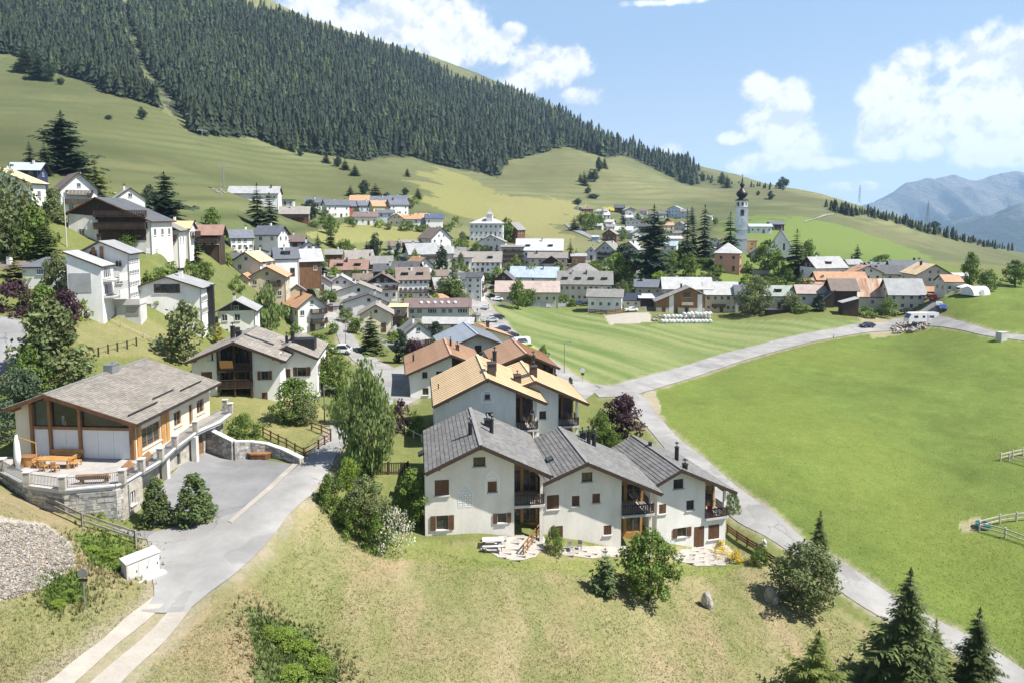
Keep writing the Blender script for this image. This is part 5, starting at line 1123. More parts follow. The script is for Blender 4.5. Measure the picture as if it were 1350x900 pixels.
    wall_face(st, E2[7], (xi, y7), gz-1.5, [(0, zf-.282), (math.dist(E2[7], (xi, y7)), zf-.282)])
    Lb = ye-y7; gd = [(.5, 2.1, gz-.3, gz+2.2), (Lb*.62, Lb*.62+2.2, gz-.3, gz+2.35), (Lb*.46, Lb*.46+.6, gz+.8, gz+1.9)]
    wall_face(st, (xi, y7), (xi, ye), gz-1.5, [(0, zf-.282), (Lb, zf-.282)], gd, .3); st.build('terrace_wall', 'stone_masonry', H)
    for i, h in enumerate(gd):
        c = MB(); yy = y7+h[0]; c.box(xi-.18, xi-.12, y7+h[0]+.01, y7+h[1]-.01, h[2], h[3]-.01, 0)
        if i < 2:
            for k in range(1, 6): z = h[2]+(h[3]-h[2])*k/6; c.box(xi-.12, xi-.105, y7+h[0]+.03, y7+h[1]-.03, z-.012, z+.012, 1)
        c.build('garage_door' if i < 2 else 'pane', ['wood_mid' if i < 2 else 'glass', 'wood_brown'], H)
    window_at(H, s1, E2[7], (Ls*.35, Ls*.35+.6, gz+1.0, gz+2.1), 'glass', .2, 'frame_white')
    for f in (.30, .60, .80): cp = MB(); y = y7+Lb*f; cp.box(xi+.25, xi+.75, y-.25, y+.25, gz-1, zf-.283); cp.build('concrete_pillar', 'concrete', H)
    for i, (a, b) in enumerate(zip(front[:-1], front[1:])):
        if i > 0: stone_face(H, a, b, gz-.8, zf-.32, seed=40+i)
    # parapet: pillars, slab kerb, bar railings
    pil = [2, 3, 4, 6, 7, 8, 9, 10, 12, 13]; kb = MB(); pts = E2[1:]
    for a, b in zip(pts[:-1], pts[1:]): kb.bar((*a, zf+.06), (*b, zf+.06), .34, .115)
    kb.build('parapet_kerb', 'concrete_white', H)
    pm = MB(); pm.box(-.24, .24, -.24, .24, zf+.0, zf+1.12, 0); pm.box(-.29, .29, -.29, .29, zf+1.123, zf+1.20, 1); pme = pm.mesh('terrace_pillar', ['stone_masonry', 'concrete_white'])
    for i in pil: link('terrace_pillar', pme, H, (E2[i][0], E2[i][1], 0), .2)
    for a, b in zip(pil[:-1], pil[1:]):
        r = MB(); A, B = Vector((*E2[a], 0)), Vector((*E2[b], 0)); d = (B-A).normalized(); A, B = A+d*.26, B-d*.26
        for z in (zf+.22, zf+.98): r.bar(A+Vector((0,0,z)), B+Vector((0,0,z)), .04, .05)
        n = int((B-A).length/.14)
        for k in range(n+1): c = A.lerp(B, k/max(1, n)); r.box(c.x-.011, c.x+.011, c.y-.011, c.y+.011, zf+.22, zf+.98)
        r.build('terrace_railing', 'metal_grey', H)
    dp = MB(); dp.tube((E2[6][0]+.05, E2[6][1]+.6, gz-.3), (E2[6][0]+.05, E2[6][1]+.6, zf-.3), .05, n=8); dp.build('downpipe', 'metal_grey', H)
    # furniture stands on the terrace: things of their own
    L2W = lambda x, y, z=0: N.o+Matrix.Rotation(N.a, 3, 'Z') @ Vector((x, y, z))
    def on(u, v): p = T(u, v); return L2W(p.x, p.y, zf)
    t = thing('garden_table', 'long honey coloured wooden table on the villa terrace', 'table', on(74, 615), -.05); q = MB(); q.box(-1.45, 1.45, -.5, .5, .70, .76)
    for k in range(1, 5): q.box(-1.45, 1.45, -.5+k*.2-.006, -.5+k*.2+.006, .76, .763)
    q.build('tabletop', 'wood_gold', t); lg = MB(); lg.box(-.05,.05,-.05,.05,0,.70); lm = lg.mesh('leg', ['wood_gold'])
    for a in (-1.3, 1.3):
        for b in (-.4, .4): link('leg', lm, t, (a, b, 0))
    def seat(): q = MB(); q.box(-.25,.25,-.24,.24,.40,.45); return q.mesh('seat', ['wood_gold'])
    def bk():
        q = MB(); q.box(-.25,.25,.20,.25,.82,.90)
        for k in range(6): q.box(-.22+k*.08, -.18+k*.08, .205, .235, .45, .82)
        return q.mesh('backrest', ['wood_gold'])
    def lg2(): q = MB(); q.box(-.03,.03,-.03,.03,0,.40); return q.mesh('leg', ['wood_gold'])
    sm, bm2, l2 = seat(), bk(), lg2()
    for (u, v, r, lab) in ((58,620,3.14,'wooden chair at the near left side of the terrace table'),(73,621,3.1,'wooden chair at the near right side of the terrace table'),(97,616,1.6,'wooden chair at the right end of the terrace table'),(102,613,1.4,'wooden chair pulled back behind the right table end'),(49,615,-1.5,'wooden chair at the left end of the terrace table')):
        c = thing('garden_chair', lab, 'chair', on(u, v), r, 'chairs round the terrace table'); link('seat', sm, c); link('backrest', bm2, c)
        for a in (-.21, .21):
            for b in (-.2, .2): link('leg', l2, c, (a, b, 0))
    t = thing('garden_bench', 'wooden garden bench behind the terrace table', 'bench', on(87, 606), 0); q = MB(); q.box(-1.4,1.4,-.25,.2,.40,.45); q.build('seat', 'wood_gold', t); q = MB(); q.box(-1.4,1.4,.2,.25,.5,.9); q.build('backrest', 'wood_gold', t)
    for a in (-1.2, 1.2): link('leg', l2, t, (a, 0, 0))
    t = thing('storage_chest', 'wooden storage chest by the closed parasol', 'chest', on(34, 613), .1); q = MB(); q.box(-.75,.75,-.4,.4,0,.75); q.build('body', 'wood_gold', t); q = MB(); q.box(-.8,.8,-.45,.45,.753,.83); q.build('lid', 'wood_mid', t)
    t = thing('parasol', 'closed white parasol on a hanging arm at the terrace corner', 'parasol', on(24, 617), 0); q = MB(); q.lathe([(.14,.05),(.26,.9),(.22,2.2),(.08,2.9)], 10); q.build('canopy', 'canvas_white', t, smooth=True); q = MB(); q.box(-.4,.4,-.4,.4,0,.045); q.build('base', 'metal_grey', t); q = MB(); q.bar((.05,0,2.7),(1.6,0,2.2),.06,.08); q.build('arm', 'wood_gold', t); q = MB(); q.tube((1.6,0,.0),(1.6,0,2.25),.04,n=8); q.build('pole', 'wood_gold', t)
    def logbench(u, v, r, L, lab):
        t = thing('log_bench', lab, 'bench', on(u, v), r, 'log benches along the parapet'); q = MB()
        for z, y in ((.42, 0), (.55, .16), (.70, .24)): q.tube((-L/2,y,z), (L/2,y,z), .13, n=10)
        q.build('log_seat', 'wood_mid', t, smooth=False)
        for a in (-L*.38, L*.38): q = MB(); q.tube((a,-.16,.13),(a,.25,.13),.14,n=8); q.tube((a,.05,.13),(a,.05,.4),.12,n=8); q.build('log_foot', 'wood_mid', t)
    logbench(124, 636, 3.25, 2.4, 'log bench facing the front parapet of the villa terrace'); logbench(171, 622, 1.75, 1.6, 'log bench by the corner of the terrace, nearest the corner pillar'); logbench(196, 610, 1.75, 1.6, 'log bench on the narrow side terrace, beyond the corner pillar')
    N.edge = E2; N.gz = gz; return N
V = villa()
# ------------------------------------------------------------------ the village, house by house
def hh(*a, **k): return house(*a, **k)
# --- left hillside
hh('white house with golden orange roof cut by the left picture edge', 'golden-roofed hillside house', -4, 270, 92, 28, 28, 19, 0, 'y', 'white', 'gold', Y=128, cols=6)
hh('brown roofed chalet with white gable and two timber balconies below the dark pines', 'brown-roofed chalet', 106, 282, 42, 66, 32, 21, 42, 'y', 'white', 'brown', balc=(('f',.1,.9,.42),('f',.15,.85,.78)), chim=1, gable='plaster_white', wst='plain', dormer=0)
hh('small navy house with pale blue roof behind the brown chalet', 'navy house', 32, 236, 34, 26, 12, 9, 12, 'x', 'navy', 'blue', Y=168)
hh('white house with light grey roof half hidden behind the dark timber chalet', 'white hillside gable', 173, 284, 34, 40, 22, 13, 36, 'y', 'white', 'light', Y=150)
hh('large chalet with dark timber gable balconies and plastered left bay', 'big dark timber chalet', 146, 322, 104, 66, 40, 20, 4, 'y', 'warm', 'dark', rx=.36, heR=30, gable='wood_dark', Y=116, balc=(('f',.34,.96,.52),('f',.34,.96,.92)), cols=3, fas='wood_brown', panel=((.36,.94,.12,1.0,'wood_dark'),))
hh('low grey roofed house with timber balcony stepping down right of the big timber chalet', 'grey timber-balcony house', 212, 330, 44, 40, 26, 12, 14, 'y', 'warm', 'greybrown', Y=126, balc=(('f',.35,.95,.5),), gable='wood_brown')
hh('small house with golden roof tucked behind the grey timber balcony house', 'small golden-roofed house', 232, 322, 34, 30, 20, 9, 10, 'x', 'warm', 'gold', Y=138, balc=(('r',.1,.9,.5),))
hh('long house with red brown roof, dark timber front and white gable end', 'red-brown-roofed long house', 264, 330, 50, 26, 21, 11, 10, 'x', 'wood_dark', 'red', balc=(('f',.05,.95,.5),), gable='plaster_white', cols=5)
hh('white three storey house with dark roof right of the red brown roof', 'white three-storey house', 320, 336, 28, 24, 22, 10, 32, 'x', 'white', 'slate', balc=(('l',.1,.9,.4),), cols=4, rows=3)
hh('house with wide dark slate roof below the conifer pair on the slope', 'dark slate hillside house', 351, 321, 34, 26, 12, 10, -12, 'x', 'white', 'slate', Y=190)
hh('white gabled house with slate roof and four small windows', 'four-window gable', 360, 331, 32, 30, 14, 9, 8, 'y', 'white', 'slate', cols=3)
hh('brown timber house with maroon roof beside the four window gable', 'maroon-roofed timber house', 389, 329, 24, 20, 10, 8, 10, 'x', 'wood_dark', 'maroon')
hh('white gable house with solar dark roof left of the dark spruce', 'solar-roofed gable house', 408, 344, 26, 38, 15, 9, 18, 'y', 'white', 'navy', Y=190)
hh('pale house with golden roof above the tan house', 'golden-roofed gable above tan house', 325, 360, 38, 34, 15, 12, -6, 'y', 'pale', 'gold', Y=158)
hh('white house with slate blue roof and stair tower dormers', 'slate-blue-roofed house', 379, 365, 30, 28, 24, 13, 26, 'x', 'white', 'slate', Y=170, dormer=1)
hh('house with broad light grey roof, dark timber left wall and white right bay', 'broad light grey roof', 406, 364, 36, 34, 20, 14, 28, 'x', 'wood_brown', 'light', Y=178, gable='plaster_white')
hh('tan house with orange brown roof and dark balcony on the slope', 'tan house', 353, 395, 46, 42, 30, 13, 10, 'y', 'tan', 'orange', cols=3, balc=(('f',.5,.88,.62),))
hh('low orange roofed annex left of the tan house', 'orange annex', 321, 384, 14, 30, 16, 6, 10, 'y', 'tan', 'orange', Y=152, chim=0)
hh('white house with bright orange roof and stacked balconies by the lane', 'bright orange-roofed house', 412, 437, 38, 50, 34, 14, 36, 'y', 'white', 'orange', balc=(('f',.45,1.0,.34),('f',.45,1.0,.72)), cols=3)
hh('white house with pale grey roof and dark glazed gable behind the twin chalet', 'white house with glazed gable', 313, 447, 46, 40, 38, 13, 12, 'y', 'white', 'light', gable='glass', cols=3, Y=119)
# --- the two modern white houses
def modern():
    H = hh('tall modern white house with light metal gable roof, upper of two white modern houses', 'tall modern white house', 140, 404, 60, 40, 70, 15, 10, 'y', 'white', 'light', rx=.45, Y=99, win=False, chim=1)
    k = 99/F
    for (x, z, w, h, st) in ((-12, 66, 10, 9, 'plain'), (18, 52, 8, 9, 'plain'), (18, 30, 8, 9, 'plain')): link('window', win_mesh(st), H, (x*k, -.004, z*k), 0, (w*k, 1, h*k))
    for i in range(4):
        for j in range(4): link('window', win_mesh('plain'), H, (30*k+.004, (5+9*i)*k, (12+15*j)*k), math.pi/2, (.7, 1, .5))
    q = MB(); q.box(-14*k, -10*k, -.16, 0, 60*k, 78*k); q.box(-4*k, 0*k, -.16, 0, 60*k, 79*k); q.build('timber_panel', 'wood_mid', H)
    H2 = hh('lower white block with sloping metal roof and grey screen, left of the tall modern house', 'sloping-roofed white block', 113, 398, 42, 36, 64, 0, 8, 'mono', 'white', 'white', heR=46, Y=94, win=False, chim=0)
    k = 94/F; q = MB(); q.box(-19*k, 8*k, -.05, 0, 12*k, 38*k); q.build('grey_screen', 'roof_light', H2)
    for (y0, y1, z) in ((3, 30, 6), (3, 30, 28)): b = MB(); b.box(21*k, 21*k+2.2, y0*k, y1*k, z*k-.25, z*k, 0); b.box(21*k+2.1, 21*k+2.2, y0*k, y1*k, z*k, z*k+.9, 0); b.build('balcony', 'concrete_white', H2)
    for z in (8, 30): link('window', win_mesh('wide'), H2, (21*k+.004, 16*k, z*k), math.pi/2, (24*k, 1, 15*k))
    T = thing('garage_terrace', 'white garage block with roof terrace and grey doors below the modern white houses', 'garage', G(158, 418), R(8)); k = T.location.y/F; q = MB(); q.box(-30*k, 26*k, 0, 22*k, -8, 16*k, 0); q.build('wall', 'concrete_white', T); q = MB(); q.box(-31*k, 27*k, -.4, 22*k, 16*k+.003, 18*k, 0); q.box(-31*k, 27*k, -.4, -.25, 18*k, 24*k, 0); q.build('parapet', 'concrete_white', T)
    for x in (-12, 16): link('garage_door', win_mesh('garage_grey', 'metal_grey'), T, (x*k, -.003, 1*k), 0, (16*k, 1, 12*k))
    H3 = hh('modern white house with grey metal roof, dark gable window and black side stack', 'lower modern white house', 222, 423, 84, 50, 43, 15, 10, 'y', 'white', 'light', rx=.5, Y=104, win=False, chim=1); k = 104/F
    link('window', win_mesh('wide', 'frame_wood'), H3, (0, -.004, 37*k), 0, (32*k, 1, 12*k))
    for i in range(5):
        for j in range(2): link('window', win_mesh('plain'), H3, (42*k+.004, (6+9*i)*k, (8+16*j)*k), math.pi/2, (.8, 1, .8))
    q = MB(); q.box(42*k+.02, 42*k+.9, 30*k, 38*k, -3, 44*k); q.build('stack', 'metal_dark', H3)
    q = MB(); q.box(-40*k, 20*k, -9*k, -.005, -3, 4*k, 0); q.build('terrace', 'paving', H3)
    for x in (-34, -24): link('window', win_mesh('wide'), H3, (x*k, -.004, 8*k), 0, (9*k, 1, 16*k))
modern()
hh('brown roofed bungalow with white chimney at the left edge', 'brown bungalow', 10, 374, 84, 40, 14, 13, 0, 'x', 'pale', 'brown', Y=100, chim=1)
hh('small pavilion with dark hipped roof right of the brown bungalow', 'hip-roofed pavilion', 54, 366, 46, 40, 14, 12, 6, 'hip', 'white', 'slate', Y=98, chim=0, wst='wide')
hh('long white house with light grey roof high on the slope behind the conifers', 'white house high on the slope', 334, 266, 62, 26, 11, 9, 8, 'x', 'white', 'light')
hh('small flat grey shed right of the long white slope house', 'flat grey shed', 376, 271, 20, 12, 7, 1, 5, 'flat', 'grey', 'light', chim=0)
hh('brown roofed chalet with white gable right of the slope conifers', 'slope chalet', 388, 291, 36, 24, 9, 9, 12, 'x', 'wood_brown', 'greybrown', gable='plaster_white', balc=(('f',.1,.9,.5),))
# --- upper cluster
UP = [('white slate roofed house at the left end of the upper terrace row','left upper house',446,287,30,24,16,7,30,'x','white','slate'),
('half hidden slate roof at the far left of the upper cluster','hidden slate roof',413,275,20,14,8,6,10,'x','pale','slate'),
('red plastered house with slate roof among the white upper houses','red house',466,284,22,20,12,7,32,'x','red','slate'),
('light blue house right of the red plastered house','light blue house',481,282,15,16,11,6,20,'x','lightblue','slate'),
('low white house with orange roof behind the red house','orange-roofed upper house',474,270,24,14,6,6,5,'x','white','orange'),
('white house with blue slate roof in the top row of the upper cluster','top-row left house',502,272,26,16,7,6,8,'x','white','slate'),
('white house with pale slate roof ending the top row of the upper cluster','top-row right house',525,272,24,16,8,6,12,'x','white','slate'),
('pale yellow house with orange roof in the middle of the upper cluster','pale yellow house',503,283,22,18,11,7,30,'x','yellow','orange'),
('white house with slate roof and dark windows right of the pale yellow house','upper slate house',527,284,24,18,14,7,28,'x','white','slate'),
('white house with maroon roof and dark garage openings in the front of the upper cluster','maroon-roofed upper house',482,297,30,20,11,6,10,'x','white','maroon'),
('light blue house with flat slate roof in front of the pale yellow house','flat light blue house',508,294,20,16,13,4,6,'x','lightblue','slate'),
('cream gabled house with orange roof in the front of the upper cluster','cream upper gable',523,299,22,26,10,7,-8,'y','cream','orange'),
('white house with orange roof joined right of the cream upper gable','white orange-roofed upper house',544,302,20,16,13,5,8,'x','white','orange'),
('grey blue house with bright orange roof near the right end of the upper cluster','grey blue upper house',556,299,15,14,12,5,10,'x','bluegrey','orange'),
('white house with navy roof at the right end of the upper cluster','navy-roofed house',573,304,22,18,16,5,10,'x','white','navy')]
for (l, n, *a) in UP: hh(l, n, *a)
# --- left centre of the village
hh('white gabled house with brown roof above the glazed chalet', 'white brown-roofed gable', 582, 330, 30, 34, 16, 13, 36, 'y', 'white', 'brown')
hh('low dark timber shed with flat brown roof left of the white brown roofed gable', 'dark timber shed', 543, 328, 28, 16, 8, 3, 6, 'x', 'wood_dark', 'greybrown', chim=0)
hh('big chalet with glazed dark gable, light grey roof and white ground floor', 'glazed gable chalet', 560, 347, 40, 34, 12, 13, 24, 'x', 'white', 'light', gable='glass', balc=(('f',.05,.95,.5),))
hh('grey roofed house attached right of the glazed gable chalet', 'attached grey house', 586, 343, 22, 20, 9, 8, 10, 'x', 'pale', 'light')
hh('pale gable house with brown grey roof left of the conifer clump', 'pale gable by conifers', 474, 352, 36, 26, 11, 10, 22, 'x', 'pale', 'greybrown')
hh('long house with red brown roof and roof windows below the pale gable', 'long red-brown house', 460, 366, 46, 24, 11, 11, 6, 'x', 'tan', 'red', dormer=2)
hh('brown timber gable house with grey roof right of the long red brown house', 'timber gable with grey roof', 500, 359, 34, 24, 11, 9, 16, 'x', 'wood_brown', 'grey')
hh('house with dark slate roof and white chimney in front of the timber gable', 'dark slate house', 508, 365, 28, 18, 8, 8, 4, 'x', 'wood_dark', 'dark')
hh('dark timber house with black slate roof left of the orange gable', 'black slate house', 532, 365, 36, 22, 9, 10, -14, 'x', 'wood_dark', 'dark')
hh('white gable house with clear orange roof behind the brown hotel', 'orange gable behind hotel', 560, 366, 26, 34, 15, 11, 34, 'y', 'white', 'orange')
hh('brown roofed hotel wing with dormers, white facade and three rows of windows', 'brown-roofed hotel', 545, 394, 40, 34, 26, 14, 12, 'x', 'white', 'brown', dormer=2, cols=6, rows=3, balc=(('f',.05,1.,.33),))
hh('chalet wing of the hotel with dark timber gable and wrap balcony', 'chalet hotel wing', 504, 395, 42, 34, 22, 12, 8, 'y', 'warm', 'brown', gable='wood_dark', balc=(('f',.0,1.,.62),), cols=4)
hh('timber gable house with light metal roof left of the lane corner', 'timber house with metal roof', 592, 393, 34, 26, 14, 12, 22, 'x', 'wood_brown', 'light', gable='wood_brown')
hh('long house with dark slate roof behind the timber house', 'long dark slate house', 607, 378, 44, 20, 10, 7, 4, 'x', 'pale', 'dark')
hh('narrow white tower house with brown balconies at the road bend', 'white tower house', 625, 396, 20, 22, 30, 6, -8, 'x', 'white', 'dark', balc=(('r',.1,.9,.35),('r',.1,.9,.7)), rows=4, cols=2)
hh('modern white gable house with light grey roof and dark carport window', 'modern white gable', 450, 391, 40, 36, 15, 12, 12, 'y', 'white', 'light', wst='wide', cols=2)
hh('wide pale house with brown grey gable roof above the lane', 'wide pale house', 470, 400, 62, 38, 14, 12, 10, 'y', 'pale', 'greybrown', cols=4, rx=.55)
hh('wide pale house with dark roof and two dark corner windows by the lane', 'dark-roofed lane house', 482, 418, 58, 36, 19, 11, 8, 'y', 'pale', 'dark', wst='wide', cols=3, rx=.58)
hh('cream house with brown garage doors and grey roof behind the spruce', 'cream garage house', 496, 438, 42, 40, 24, 12, 10, 'y', 'cream', 'greybrown', cols=2)
hh('narrow house with gold flat roof and dark balcony left of the school', 'gold flat-roofed house', 525, 431, 24, 20, 26, 3, 4, 'x', 'tan', 'gold', balc=(('f',.0,1.,.55),('f',.0,1.,.25)), chim=0)
def school():
    H = hh('long grey school with purplish metal roof, skylight domes and a window band', 'long grey school', 577, 424, 84, 24, 20, 9, 3, 'x', 'grey', 'maroon', win=False, chim=0, fas='roof_light'); k = H.location.y/F
    for (x, w) in ((-34, 7), (-24, 7), (-7, 13), (8, 6), (17, 6), (33, 14)): link('window', win_mesh('wide'), H, (x*k, -.004, 11*k), 0, (w*k, 1, 6*k))
    ro = [c for c in H.children if c.name.startswith('roof')][0]; r = lambda y: (20+9*(1-abs(y-12)/12))*k
    m = MB(); m.lathe([(.5, -.2), (.5, .15), (.3, .38), (.02, .45)], 10); me = m.mesh('skylight_dome', ['white_sheet'])
    for i in range(6): link('skylight_dome', me, ro, ((-22+9*i)*k, 5*k, r(5)+.2))
school()
hh('low hall with white grey roof in front of the school', 'white-roofed hall', 590, 440, 64, 20, 14, 6, -4, 'x', 'pale', 'white', chim=0)
hh('tiny orange hipped roof behind the school', 'tiny orange hip roof', 579, 400, 22, 16, 6, 6, 0, 'hip', 'tan', 'orange', chim=0)
hh('steep grey roofed white house with dark balcony and red brown door between columnar trees', 'steep grey-roofed house', 552, 464, 34, 42, 26, 13, 20, 'y', 'white', 'grey', balc=(('f',.1,.95,.42),), cols=3, base='wood_dark')
hh('orange roofed cream house with dark eaves behind the blue grey metal roof', 'orange house behind metal roof', 650, 466, 48, 40, 22, 12, 18, 'y', 'cream', 'orange', rx=.3, Y=137)
# --- centre
def hotel():
    H = hh('large white hotel with hipped pale roof, corner turret and rows of tall windows', 'large white hotel', 641, 320, 44, 34, 25, 8, -4, 'hip', 'white', 'white', cols=7, rows=3, skip=0, chim=2); k = H.location.y/F
    q = MB(); q.box(0, 8*k, 4*k, 12*k, 20*k, 37*k, 0); q.build('turret', 'plaster_white', H); q = MB(); q.lathe([(6.5*k, 37*k), (2*k, 41*k), (.05, 45*k)], 4, c=(4*k, 8*k), rot=.785); q.build('turret_roof', 'roof_white', H)
    hh('pale hotel annex with gabled front below the large white hotel', 'hotel annex', 648, 331, 36, 16, 12, 8, -6, 'y', 'warm', 'light', cols=5)
    hh('grey roofed timber gabled house right of the white hotel', 'timber gable by hotel', 673, 320, 20, 26, 17, 9, -24, 'y', 'wood_brown', 'grey', balc=(('f',.1,.9,.5),))
hotel()
hh('wide building with bright white metal hip roof in the village centre', 'bright white-roofed building', 711, 352, 60, 36, 22, 14, -4, 'x', 'pale', 'white', dormer=2, cols=7)
hh('tan building with brown grey roof in front of the bright white roof', 'tan brown-roofed building', 722, 357, 50, 18, 17, 6, -5, 'x', 'beige', 'greybrown', cols=5)
hh('barn front with wide open timber gable before the tan building', 'open timber gable', 727, 359, 30, 14, 11, 10, -6, 'y', 'beige', 'brown', gable='wood_dark', win=False, chim=0)
hh('stepped dark terrace building left of the tan building', 'stepped terrace building', 676, 352, 28, 20, 26, 2, 2, 'x', 'tan', 'grey', balc=(('f',0,1,.25),('f',0,1,.5),('f',0,1,.75)), chim=0)
hh('apartment house with beige roof, two dormer slots and regular windows', 'beige-roofed apartments', 633, 360, 54, 24, 15, 12, -2, 'x', 'white', 'greybrown', dormer=2, cols=8, rows=2, skip=0)
hh('black timber barn gable beside the pale blue metal roof', 'black timber barn', 664, 386, 24, 30, 17, 10, -6, 'y', 'wood_dark', 'dark', gable='wood_dark', chim=0)
hh('white gable ended house with pale blue metal roof behind the round tree', 'pale blue-roofed house', 703, 380, 62, 26, 15, 12, -12, 'x', 'white', 'blue')
hh('long low tan house with brown grey roof at the edge of the field', 'long tan field house', 695, 403, 82, 24, 19, 12, -3, 'x', 'beige', 'pinkwhite', cols=8)
hh('large cream house with grey roof, arched dormers and two rows of square windows', 'large cream house', 771, 398, 70, 32, 24, 15, -6, 'x', 'cream', 'grey', dormer=4, cols=9, rows=2, skip=0, chim=2)
hh('grey pyramid roof rising behind the large cream house', 'grey pyramid roof', 770, 384, 38, 28, 26, 10, 0, 'hip', 'cream', 'grey', chim=1)
hh('white house with grey roof and timber fence at the field corner', 'white field-corner house', 797, 411, 44, 26, 20, 8, -12, 'x', 'white', 'grey', cols=4, balc=())
hh('small cream shed with solar roof right of the field corner house', 'solar-roofed shed', 833, 405, 22, 18, 9, 8, -10, 'x', 'cream', 'solar', chim=0)
hh('grey gabled apartment house with balconies above the cream house', 'grey gabled apartments', 798, 350, 26, 28, 20, 11, -28, 'y', 'grey', 'grey', balc=(('f',.1,.9,.4),('f',.1,.9,.7)), cols=3, rows=3)
hh('second grey gabled house partly hidden by the shaggy conifer', 'second grey gable', 829, 347, 24, 26, 18, 10, -28, 'y', 'grey', 'light', cols=3, rows=3)
hh('reddish brick house with flat roof behind the slim spruce', 'reddish flat-roofed house', 763, 352, 18, 14, 14, 3, 0, 'x', 'pink', 'light', chim=0)
hh('small white gable between the reddish house and the grey apartments', 'small white gable', 779, 343, 14, 16, 10, 7, -10, 'y', 'white', 'grey')
hh('low brown wall house below the reddish flat roofed house', 'low brown house', 766, 356, 32, 10, 7, 1, 0, 'flat', 'pink', 'brown', chim=0)
hh('brown timber barn with pale roof at the entrance of the far hamlet', 'hamlet barn', 803, 319, 18, 18, 10, 6, -20, 'y', 'wood_brown', 'greybrown', chim=0)
hh('small blue grey shed left of the hamlet barn', 'blue-grey shed', 785, 319, 9, 8, 6, 2, 0, 'x', 'bluegrey', 'blue', chim=0, win=False)
# --- far hamlet
HAM = [(762,277,9,3,2,'white','light','tiny white hut at the upper left of the far hamlet'),(775,280,14,4,2,'wood_brown','maroon','long maroon shed along the top of the far hamlet'),(793,283,15,4,3,'pale','light','low pale house below the yellow meadow strip'),(816,281,12,7,4,'wood_dark','dark','dark chalet in the top row of the far hamlet'),
 (831,284,14,7,3,'grey','light','light roofed grey house right of the dark hamlet chalet'),(790,291,9,5,3,'white','white','white cottage left of the small hamlet spruce'),(848,284,10,6,3,'pale','brown','brown roofed pale cottage left of the shaggy conifer top'),(829,291,12,4,3,'white','white','white roofed cottage in the second hamlet row'),
 (889,287,18,11,4,'lightblue','blue','light blue house at the right end of the top hamlet row'),(903,288,11,9,3,'grey','grey','grey house joined right of the light blue hamlet house'),(876,288,14,6,3,'grey','slate','slate roofed house left of the light blue hamlet house'),(802,299,12,6,3,'white','white','white cottage with pale roof in the hamlet centre'),
 (834,301,18,9,3,'white','grey','flat roofed white house in the hamlet centre'),(806,305,12,6,3,'white','grey','small white house above the hamlet barn'),(788,303,11,5,3,'grey','white','grey cottage behind the hamlet tree clump'),(822,313,22,9,5,'white','white','larger white roofed house in front of the far hamlet'),
 (842,316,17,9,5,'pale','white','white roofed house second in the front row of the hamlet'),(850,305,17,6,4,'wood_brown','dark','dark roofed timber house in the hamlet centre'),(815,310,9,5,5,'wood_brown','white','narrow timber gable in the hamlet front row'),(882,303,13,6,4,'cream','orange','cream house with orange roof right of the shaggy conifer'),
 (896,306,15,8,5,'grey','grey','grey gable house between the two slim spruces'),(889,314,18,6,3,'pale','brown','brown roofed cottage behind the slim spruces'),(890,324,19,9,3,'white','white','flat white house left of the slim spruces'),(881,332,20,8,5,'pale','blue','pale glassy roof right of the shaggy conifer'),
 (942,326,16,7,5,'white','light','light roofed house left of the church tower spruce'),(947,333,10,6,3,'white','pinkwhite','low white house below the church tower spruce'),(935,291,7,4,2,'white','white','tiny white barn in the meadow above the slim spruces'),(860,290,10,5,3,'white','dark','white cottage with dark roof just right of the shaggy conifer top'),
 (869,309,12,6,4,'white','greybrown','white cottage behind the shaggy conifer'),(780,296,10,5,3,'white','light','white cottage above the hamlet tree clump'),(855,296,11,5,3,'pale','slate','slate roofed cottage in the second hamlet row'),(800,288,9,4,3,'grey','white','small grey cottage right of the hamlet spruce'),(842,290,9,4,3,'white','grey','tiny grey roofed cottage in the upper hamlet')]
for i, (u, v, w, he, hr, wl, rf, l) in enumerate(HAM): hh(l, l.split(' in the ')[0].split(' at the ')[0].split(' left of')[0].split(' right of')[0], u, v, w, w*.8, he, hr, (-14, 10, -26)[i % 3], 'x' if i % 4 else 'y', wl, rf, chim=1 if i % 2 else 0, found=3, skip=.05)
# --- right of the church and the farm row
hh('grey stone house with slate roof and white gable below the knoll', 'grey stone house', 855, 390, 34, 22, 12, 8, -10, 'x', 'stone_masonry', 'slate', gable='plaster_white', chim=2)
hh('dark timber sheds with pale lean-to roof beside the barn', 'dark timber sheds', 862, 404, 36, 18, 11, 4, -4, 'x', 'wood_dark', 'white', chim=0, win=False)
hh('long building with white metal roof behind the timber barn', 'long white-roofed building', 906, 407, 62, 26, 27, 13, -4, 'x', 'beige', 'white', chim=1)
def barn():
    H = hh('timber barn with lopsided grey roof, white pilasters and stone base', 'timber barn', 897, 414, 64, 36, 16, 10, -5, 'y', 'wood_mid', 'greybrown', rx=.68, heR=25, gable='wood_mid', win=False, chim=1); k = H.location.y/F
    for x in (-12, 25): q = MB(); q.box((x-3)*k, (x+3)*k, -.10, 0, -3, 26*k); q.build('pilaster', 'plaster_white', H)
    q = MB(); q.box(-32*k, 32*k, -.06, 0, -3, 8*k); q.build('base_storey', 'plaster_cream', H); link('barn_opening', win_mesh('plain', 'frame_wood'), H, (8*k, -.004, 22*k), 0, (9*k, 1, 7*k)); q = MB(); q.box(1*k, 16*k, -.9, 0, 12*k, 12.6*k, 0); q.box(1*k, 16*k, -.9, -.8, 12.6*k, 16*k, 0); q.build('balcony', 'wood_pale', H)
    for x in (-22, -6, 8): link('door', win_mesh('door'), H, (x*k, -.065, .1), 0, (1.2, 1, 2.))
barn()
